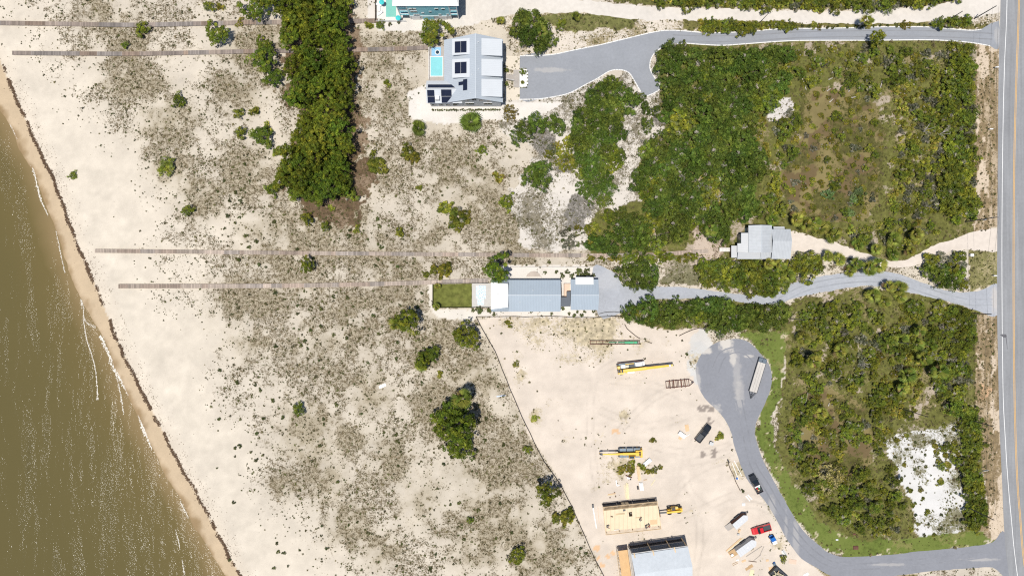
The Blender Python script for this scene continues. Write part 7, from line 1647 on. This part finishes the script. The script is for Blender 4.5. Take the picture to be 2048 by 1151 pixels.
board((1185, 1009), (1193, 1055), .34, 'steel_grey', 'long grey steel beam lying left of the plywood platform', .15, 'steel_beam'); board((1195.5, 1012), (1198, 1044), .12, 'ply_pink', 'thin pinkish strip between steel beam and platform', .05)
sheet_thing(1185.5, 1010.5, .5, 1.0, 5, 'steel_dark', 'dark box at the upper end of the grey steel beam', 'crate', 'crate', .35, .3)
o_ = empty('sawhorse_table', (*P(1363, 868), 0), R(-35), 'white worktable on the sand left of the black pickup', 'worktable'); MB().box((0, 0, .75), (2.3, 1.2, .05)).build('tabletop', 'membrane', o_)
for a in (-.95, .95):
    for b in (-.5, .5): MB().box((a, b, .36), (.08, .08, .72)).build('leg', 'wood_new', o_)
board((1368, 874), (1380, 867), .18, 'membrane', 'white strip beside the white worktable'); sheet_thing(1374, 855, 1.1, 2.0, 10, 'ply_tan', 'tan plywood sheet above the white worktable'); sheet_thing(1360, 876, .9, .7, -30, 'ply_tan', 'small orange-tan offcut under the white worktable')
o_ = empty('storage_bin', (*P(1422.5, 886, .5), 0), R(-20), 'grey-green bin beside the bright palmetto and black pickup', 'bin'); MB().box((0, 0, .45), (1.1, .9, .8), top=(1.05, 1.05)).build('bin_body', 'steel_slate', o_); MB().box((0, 0, .9), (1.15, .95, .06)).build('lid', 'steel_grey', o_)
board((1452, 1101), (1482, 1075), .34, 'ply_tan', 'long tan timber left of the V-nosed trailer, thicker', .1); board((1455, 1101), (1486, 1074.5), .2, 'ply_pale', 'long pale timber left of the V-nosed trailer, thinner', .1)
board((1492, 1112), (1524, 1091), .16, 'wood_grey', 'grey pole right of the V-nosed trailer'); board((1497, 1120.5), (1513, 1122.5), .2, 'wood_dark', 'dark board below the V-nosed trailer'); board((1507, 1120), (1522, 1108), .12, 'wood_grey', 'thin grey stick right of the V-nosed trailer, lower'); board((1519, 1110), (1528, 1091), .12, 'wood_grey', 'thin grey stick right of the V-nosed trailer, upper')
sheet_thing(1487.5, 1120.5, 1.3, .55, 20, 'ply_tan', 'small tan board under the V-nosed trailer'); sheet_thing(1495, 1136, 1.3, .75, 30, 'ply_brown', 'brown plywood piece near the bottom edge, left one'); sheet_thing(1501.5, 1131.5, 1.3, .9, 30, 'ply_brown', 'brown plywood piece near the bottom edge, right one')
sheet_thing(1503, 1146, 1.2, 2.4, -15, 'ply_pale', 'pale yellow sheet at the bottom edge'); sheet_thing(1545, 1135.5, 2.2, 1.1, 12, 'ply_tan', 'tan plywood sheet above the open dumpster'); sheet_thing(1585, 1122, 2.2, 1.3, -8, 'ply_pink', 'pale pinkish plywood sheet on the sand near the road curve')
sheet_thing(1534.5, 1119.5, .8, .6, 10, 'ply_tan', 'small tan offcut left of the dark bush near the road'); sheet_thing(1474.5, 1119, .8, .45, 15, 'membrane', 'small white panel at the ramp of the V-nosed trailer', 'panel', 'panel')
sheet_thing(1463, 1107.5, .8, .7, 30, 'membrane', 'white cooler box on the ramp of the V-nosed trailer', 'cooler', 'cooler', .55, .35)
board((1464, 1127), (1475, 1122), .1, 'ply_brown', 'thin stick at the lower left of the V-nosed trailer, upper'); board((1465.5, 1130), (1476, 1124.5), .08, 'ply_brown', 'thin stick at the lower left of the V-nosed trailer, lower')
sheet_thing(1478, 1060, .5, 1.0, -20, 'ply_tan', 'tan box between the two box trailers, upper', 'crate', 'crate', .2, .35); sheet_thing(1476, 1067, .7, .5, 0, 'steel_grey', 'grey box between the two box trailers, lower', 'crate', 'crate', .2, .35)
o_ = empty('generator', (*P(1549, 1127, .5), 0), R(30), 'small dark blue machine above the tan plywood sheet', 'machine'); MB().box((0, 0, .4), (.9, .7, .6), top=(.85, .85)).build('housing', 'steel_slate', o_); MB().box((.1, .35, .3), (.5, .2, .4)).build('tank', 'blue_paint', o_)
o_ = empty('boat_hull', (*P(1569, 1106), 0), R(-55), 'white overturned dinghy in the weeds at the road curve', 'boat')
MB().loft([[(-1.2, -.45, .05), (-1.2, 0, .4), (-1.2, .45, .05)], [(0, -.55, .05), (0, 0, .5), (0, .55, .05)], [(1.0, -.3, .05), (1.0, 0, .4), (1.0, .3, .05)], [(1.4, -.05, .05), (1.4, 0, .2), (1.4, .05, .05)]]).build('hull', 'membrane', o_); MB().box((-.2, .0, .47), (1.8, .06, .08)).build('keel', 'steel_dark', o_)
def dumpster():
    x, y = P(1557, 1150, .8); o = empty('dumpster', (x, y, 0), R(-42), 'dark open dumpster filled with wood scrap at the bottom edge', 'dumpster')
    hl, hw, h = 2.4, 1.5, 1.4; b = MB()
    b.box((0, 0, .15), (2 * hl, 2 * hw, .12))
    for s in (-1, 1): b.box((0, s * (hw - .05), .75), (2 * hl, .1, 1.3)); b.box((s * (hl - .05), 0, .75), (.1, 2 * hw - .2, 1.3))
    for s in (-1, 1): b.box((0, s * hw, 1.38), (2 * hl + .1, .16, .14)); b.box((s * hl, 0, 1.38), (.16, 2 * hw, .14))
    b.build('container', 'steel_dark', o)
    rg = random.Random(4)
    for k in range(16):
        p = MB().box((rg.uniform(-1.6, 1.6), rg.uniform(-.9, .9), .8 + k * .03), (rg.uniform(.8, 1.9), .16, .08), rg.uniform(0, 3.1)).build('scrap_wood', rg.choice(['ply_pale', 'ply_tan', 'wood_new']))
        p.data.transform(__import__('mathutils').Matrix.Rotation(R(-42), 4, 'Z')); p.location = (x, y, 0); tag(p, 'pale scrap boards lying in the dark dumpster', 'board', 'scrap boards in the dumpster')
dumpster()
sheet_thing(1612, 1148, 1.6, .8, 30, 'membrane', 'white sheet at the bottom edge beside the road', 'panel', 'panel')
# pipes and post bundles beside the road
for a, b, c_ in (((1464, 925), (1477, 958), 'left'), ((1468, 920), (1483, 950), 'right')): board(a, b, .16, 'white_paint', 'white pipe lying in the weeds beside the road, ' + c_ + ' one', .08, 'pipe')
sheet_thing(1456.5, 921, .35, 1.2, 25, 'steel_dark', 'dark piece at the upper end of the white pipes', 'crate', 'crate', .12, .2); sheet_thing(1473.5, 955.5, .5, .5, 10, 'blue_paint', 'small blue can beside the white pipes', 'can', 'can', .2, .35)
for a, b, c_ in (((1491, 990), (1500, 1001), 'left'), ((1495, 988), (1504, 998), 'right')): board(a, b, .3, 'membrane', 'white plank under the parked black pickup, ' + c_ + ' one', .06)
sheet_thing(1487, 1008, 1.0, .8, 0, 'mosaic_white', 'grey-white panel on the sand above the red pickup', 'panel', 'panel')
sheet_thing(765, 771, 2.0, .8, 25, 'steel_grey', 'grey metal sheet lying on the open dunes', 'roof_sheet', 'sheet'); sheet_thing(1002, 791, 2.6, .3, 8, 'blue_paint', 'small blue strip left of the silt fence', 'panel', 'panel')
# dark drain grate by the road
sheet_thing(1711, 1094, 1.5, 1.0, 0, 'rust', 'reddish drain box in the grass beside the side road', 'drain_box', 'drain', .12, .25)
sheet_thing(1708, 1067, .8, .5, 0, 'rust', 'small red-brown utility lid at the scrub edge above the side road', 'drain_cover', 'drain', .1, .2)
sheet_thing(1673.5, 1078, .7, .4, 0, 'mosaic_white', 'small pale green utility lid in the grass beside the side road', 'drain_cover', 'drain', .1, .2)
# people working on the platform
def worker(p, z, rz, shirt, trousers, label, bend=.35):
    o = empty('person', (p[0], p[1], z), rz, label, 'person')
    def skin(pts, edges, rad, name, m):
        me = bpy.data.meshes.new(name); me.from_pydata(pts, edges, []); ob = bpy.data.objects.new(name, me); COL.objects.link(ob); ob.parent = o
        sk = ob.modifiers.new('skin', 'SKIN'); 
        for i, r in enumerate(rad): me.skin_vertices[0].data[i].radius = (r, r)
        me.skin_vertices[0].data[0].use_root = True
        ob.modifiers.new('sub', 'SUBSURF').levels = 1; me.materials.append(M[m]); return ob
    b = bend; tx = .5 * math.sin(b); tz = .95 + .5 * math.cos(b)
    pts = [(0, 0, .95), (tx * .5, 0, .95 + (tz - .95) * .5), (tx, 0, tz), (tx + .06 + .1 * b, 0, tz + .10), (tx + .10 + .15 * b, 0, tz + .20), (tx + .12 + .15 * b, 0, tz + .30),
           (tx, .19, tz - .03), (tx + .12, .27, tz - .28), (tx + .34, .22, tz - .45), (tx + .42, .21, tz - .50), (tx, -.19, tz - .03), (tx + .12, -.27, tz - .28), (tx + .34, -.22, tz - .45), (tx + .42, -.21, tz - .50),
           (0, .10, .88), (.08, .12, .47), (-.02, .13, .07), (.14, .14, .04), (0, -.10, .88), (.02, -.12, .47), (-.10, -.13, .07), (.06, -.14, .04)]
    ed = [(0, 1), (1, 2), (2, 3), (3, 4), (4, 5), (2, 6), (6, 7), (7, 8), (8, 9), (2, 10), (10, 11), (11, 12), (12, 13), (0, 14), (14, 15), (15, 16), (16, 17), (0, 18), (18, 19), (19, 20), (20, 21)]
    rad = [.15, .15, .14, .06, .10, .09, .075, .055, .042, .04, .075, .055, .042, .04, .10, .075, .05, .045, .10, .075, .05, .045]
    skin(pts, ed, rad, 'body', 'skin')
    skin([(0, 0, .93), (tx * .5, 0, .95 + (tz - .95) * .5), (tx, 0, tz + .01), (tx, .19, tz - .03), (tx + .08, .24, tz - .18), (tx, -.19, tz - .03), (tx + .08, -.24, tz - .18)], [(0, 1), (1, 2), (2, 3), (3, 4), (2, 5), (5, 6)], [.17, .17, .155, .095, .075, .095, .075], 'shirt', shirt)
    skin([(0, 0, .97), (0, .10, .88), (.08, .12, .47), (-.02, .13, .12), (0, -.10, .88), (.02, -.12, .47), (-.10, -.13, .12)], [(0, 1), (1, 2), (2, 3), (0, 4), (4, 5), (5, 6)], [.165, .12, .095, .07, .12, .095, .07], 'trousers', trousers)
    hx, hz = tx + .11 + .15 * b, tz + .26
    MB().loft([[(hx + r * math.cos(6.283 * k / 12), r * math.sin(6.283 * k / 12), hz + zz) for k in range(12)] for r, zz in ((.14, .06), (.125, .08), (.11, .14), (.05, .18))]).build('cap', 'black_plastic', o)
    return o
mat('skin', (.42, .26, .18), .6, var=.05); mat('cloth_navy', (.03, .04, .08), .8); mat('cloth_white', (.6, .6, .58), .8); mat('cloth_red', (.45, .06, .03), .8); mat('cloth_grey', (.16, .16, .17), .8)
worker(PL(.635, .57), PLH, 1.0, 'cloth_grey', 'cloth_navy', 'person in grey shirt bending on the middle of the plywood platform', .7)
worker(PL(.79, .83), PLH, 2.4, 'cloth_red', 'cloth_navy', 'person in orange-red shirt working at the lower right edge of the platform', .8)
worker(PL(.72, .83), PLH, .4, 'cloth_navy', 'cloth_grey', 'person in dark shirt at the lower edge of the platform, left of the red one', .6)
worker(PL(.03, .68), PLH, 0, 'cloth_grey', 'cloth_grey', 'person in grey at the left edge of the platform', .6)

# ------------------------------------------------------------------ poles, wires, mailboxes, dead trunks
mat('pole_wood', (.055, .052, .05), .9, var=.2, scale=3)
def pole(bx, by, tx, ty, label, r=.16, arm=False, trans=False, group=None):
    rb = math.hypot(bx - 1024, by - 575.5); rt = math.hypot(tx - 1024, ty - 575.5); k = rt / rb; h = CAMH * (1 - 1 / k)
    x, y = P(bx, by); o = empty('utility_pole', (x, y, 0), 0, label, 'pole', group)
    MB().tube((0, 0, -.2), (0, 0, h), r, r * .7, 10).build('shaft', 'pole_wood', o)
    if arm: MB().box((0, 0, h - .6), (2.2, .14, .14)).build('crossarm', 'pole_wood', o); [MB().tube((q, 0, h - .5), (q, 0, h - .25), .08, .06, 8).build('insulator', 'white_paint', o) for q in (-1, 0.02, 1)]
    if trans: MB().tube((.4, -.1, h * .55), (.4, -.1, h * .55 + .9), .26, .26, 12).build('transformer', 'steel_grey', o)
    return (x, y, h)
t1 = pole(1930, 443.3, 1994, 435.5, 'tall utility pole with transformer and crossarm at the mouth of the cottage track', .17, True, True)
t2 = pole(1938, 625.5, 1983, 628, 'plain utility pole at the mouth of the gravel drive')
t3 = pole(1933, 837, 1985, 852, 'utility pole right of the upper tip of the white sand')
t4 = pole(1930, 1011, 1991, 1033, 'utility pole at the lower right of the white sand')
t5 = pole(1790, 812.5, 1856, 832.5, 'leaning-looking dark pole in the scrub above the white sand', .14)
t0 = pole(1948, 38, 1994, 14, 'taller wooden pole at the mouth of the sandy track')
pole(1892, 43, 1926, 24, 'shorter wooden pole left of the pole at the sandy track mouth', .14); pole(1518, 47, 1537, 26, 'thin pole in the strip between sandy track and driveway', .11)
def wires(a, b, label):
    o = root_at('power_line', ((a[0] + b[0]) / 2, (a[1] + b[1]) / 2, 0), label, 'wires')
    for dx in (-.9, .9):
        w = MB(); n = 14; prev = None
        for k in range(n + 1):
            t = k / n; q = (a[0] + (b[0] - a[0]) * t + dx, a[1] + (b[1] - a[1]) * t, a[2] - .3 + (b[2] - a[2]) * t - 4 * 1.1 * t * (1 - t))
            if prev: w.bar(prev, q, .03)
            prev = q
        w.build('wire', 'pole_wood', o)
wires(t0, t1, 'pair of power wires from the sandy track pole to the transformer pole'); wires(t1, t2, 'pair of power wires between the two pole-marked drive mouths'); wires(t2, t3, 'pair of power wires from the gravel drive pole down to the white sand'); wires(t3, t4, 'pair of power wires along the right of the white sand')
def mailbox(px, py, label):
    x, y = P(px, py, 1); o = empty('mailbox', (x, y, 0), 0, label, 'mailbox'); MB().box((0, 0, .5), (.12, .12, 1.0)).build('post', 'trim_white', o)
    MB().loft([[(sx, .18 * math.cos(t), 1.12 + .22 * math.sin(t)) for t in [0, .5, 1.05, 1.57, 2.1, 2.64, 3.14]] + [] for sx in (-.55, .45)]).build('box', 'white_paint', o)
mailbox(1993.5, 134.5, 'white mailbox at the upper highway edge below the asphalt driveway'); mailbox(1982, 258, 'white marker box on the verge beside the hedge belt'); mailbox(1990, 551, 'mailbox at the gravel drive mouth')
o_ = empty('utility_cabinet', (*P(1943, 510, .7), 0), 0, 'small grey utility cabinet by the roadside clump between the drives', 'cabinet'); MB().box((0, 0, .5), (.9, .7, 1.0)).build('cabinet_body', 'steel_grey', o_); MB().box((0, 0, 1.03), (1.0, .8, .08)).build('lid', 'white_paint', o_)
o_ = empty('road_sign', (*P(1958, 937), 0), R(10), 'white road sign on a post seen from above on the lower verge', 'sign'); MB().tube((0, 0, 0), (0, 0, 2.3), .04, .04, 8).build('post', 'steel_grey', o_); MB().box((.5, 0, 2.0), (1.6, .06, .9)).build('sign_plate', 'white_paint', o_)
def snag(bx, by, tx, ty, label):
    rb = math.hypot(bx - 1024, by - 575.5); k = math.hypot(tx - 1024, ty - 575.5) / rb; h = CAMH * (1 - 1 / k); x, y = P(bx, by); rg = random.Random(int(bx))
    o = empty('dead_tree', (x, y, 0), 0, label, 'dead tree'); MB().tube((0, 0, -.1), (rg.uniform(-.2, .2), rg.uniform(-.2, .2), h), .15, .06, 8).build('trunk', 'snag_wood', o)
    b = MB()
    for q in range(5): z = h * rg.uniform(.45, .9); a_ = rg.uniform(0, 6.28); b.tube((0, 0, z), (math.cos(a_) * .8, math.sin(a_) * .8, z + .5), .04, .015, 5)
    b.build('branches', 'snag_wood', o)
snag(1757, 131, 1776, 119, 'dark dead tree standing in the upper clearing'); snag(1642, 136, 1662, 124, 'dark dead tree at the upper left of the clearing'); snag(1783, 682, 1824, 687, 'tall dead tree amid the palmettos of the lower lot'); snag(1579, 636.5, 1611, 639.5, 'tall thin dead tree at the left end of the lower lot')
LOGS = [(1764, 162, 1758, 182, 'upper clearing beside a dark shrub'), (1754, 185, 1755, 195, 'upper clearing under the other log'), (1697, 197, 1720, 192, 'middle of the upper clearing'), (1658, 205, 1666, 198, 'left half of the upper clearing, lower'), (1653, 183, 1661, 177, 'left half of the upper clearing, upper'), (1656, 160, 1665, 156, 'upper left of the clearing'), (1696, 184, 1703, 175, 'middle of the upper clearing, thin'), (1842, 364, 1872, 373, 'palmettos left of the hedge belt'), (1508, 422, 1526, 423, 'oak thicket above the cottage'), (1604, 158, 1612, 180, 'bare streak right of the big thicket'), (1583, 247, 1590, 230, 'sand gap right of the big thicket'), (1609, 813, 1615, 783, 'left of the brown clearing in the lower lot'), (1656, 811, 1658, 805, 'brown clearing of the lower lot'), (1168, 405, 1177, 411, 'foot of the central oak thicket'), (1095, 326, 1122, 334, 'sandy gap left of the central oaks'), (1180, 412, 1184, 414, 'foot of the central oaks, short')]
for a, b, c_, d_, l in LOGS:
    A, B = P(a, b), P(c_, d_); x, y = (A[0] + B[0]) / 2, (A[1] + B[1]) / 2; u = ((B[0] - A[0]) / 2, (B[1] - A[1]) / 2)
    mb = MB(); mb.tube((-u[0], -u[1], .2), (u[0] * .1, u[1] * .1, .24), .15, .13, 8); mb.tube((u[0] * .1, u[1] * .1, .24), (u[0], u[1], .18), .13, .08, 8); mb.tube((u[0] * .2, u[1] * .2, .24), (u[0] * .5 - u[1] * .2, u[1] * .5 + u[0] * .2, .4), .05, .02, 6)
    o_ = mb.build('fallen_log', 'dead_wood'); o_.location = (x, y, 0); tag(o_, 'bleached fallen log in the ' + l if not l.startswith(('left of', 'foot')) else 'bleached fallen log at the ' + l, 'log')
# dead branches lying grey-white over the thickets
def dead_branches(px, py, h, label, seed):
    rg = random.Random(seed); x, y = P(px, py, h); o = root_at('dead_shrub', (x, y, 0), label, 'dead shrub'); mb = MB()
    for k in range(9):
        a = rg.uniform(0, 6.28); p = (x, y, 0); q = (x + math.cos(a) * .5, y + math.sin(a) * .5, h * .6); r_ = (x + math.cos(a) * 1.4 + rg.uniform(-.4, .4), y + math.sin(a) * 1.4 + rg.uniform(-.4, .4), h * rg.uniform(.8, 1.15))
        mb.tube(p, q, .07, .05, 5); mb.tube(q, r_, .05, .02, 5)
        for j in range(3): mb.tube(r_, (r_[0] + rg.uniform(-.7, .7), r_[1] + rg.uniform(-.7, .7), r_[2] + rg.uniform(-.1, .3)), .02, .008, 4)
    mb.build('branches', 'dead_wood', o)
for i, (a, b, l) in enumerate(((1375, 360, 'in the lower big oak thicket'), (1440, 395, 'above the cottage in the oak thicket, right'), (1408, 372, 'in the oak thicket, middle low'), (1530, 150, 'in the upper right of the oak thicket'), (1240, 470, 'left end of the big thicket'), (1858, 258, 'in the upper hedge belt'), (1890, 265, 'right in the upper hedge belt'), (1870, 715, 'among the grey shrubs of the lower belt'), (1730, 726, 'in the middle of the lower lot'), (1905, 650, 'in the lower belt beside the verge'), (1880, 540, 'in the roadside clump between the drives'), (1290, 625, 'in the oak row above the building site'), (1345, 330, 'in the lower left of the big thicket'), (1470, 640, 'in the right part of the oak row'))):
    dead_branches(a, b, 3.2, 'bleached leafless branches ' + l, i + 50)
# ================================================================== LIGHT, SKY, CAMERA
SUN = Vector((-0.124, -0.146, 1.0)).normalized()
el = math.asin(SUN.z); az = math.atan2(SUN.x, SUN.y)
w = bpy.data.worlds.new('World'); scene.world = w; w.use_nodes = True
nt = w.node_tree; bg = nt.nodes['Background']
sky = nt.nodes.new('ShaderNodeTexSky'); sky.sky_type = 'NISHITA'; sky.sun_disc = False
sky.sun_elevation = el; sky.sun_rotation = az; sky.air_density = 1.0; sky.dust_density = 0.6; sky.ozone_density = 1.0
nt.links.new(sky.outputs[0], bg.inputs['Color']); bg.inputs['Strength'].default_value = 0.085
ld = bpy.data.lights.new('sun', 'SUN'); ld.energy = 4.9; ld.angle = R(.53); ld.color = (1.0, .955, .88)
so = bpy.data.objects.new('sun', ld); COL.objects.link(so)
so.rotation_euler = (-SUN).to_track_quat('-Z', 'Y').to_euler(); so.location = SUN * 250
cd = bpy.data.cameras.new('camera'); cam = bpy.data.objects.new('camera', cd); COL.objects.link(cam)
cam.location = (0, 0, CAMH); cam.rotation_euler = (0, 0, 0)
cd.sensor_width = 36; cd.lens = 36 * CAMH / 300.0; cd.clip_start = 1; cd.clip_end = 8000
scene.camera = cam
vs = scene.view_settings; vs.view_transform = 'Standard'; vs.look = 'None'; vs.exposure = 0.0; vs.gamma = 1; vs.use_curve_mapping = False
scene.cycles.use_denoising = False
scene.cycles.filter_width = 1.2
scene.cycles.max_bounces = 5; scene.cycles.transparent_max_bounces = 8
scene.cycles.sample_clamp_indirect = 8; scene.cycles.sample_clamp_direct = 10
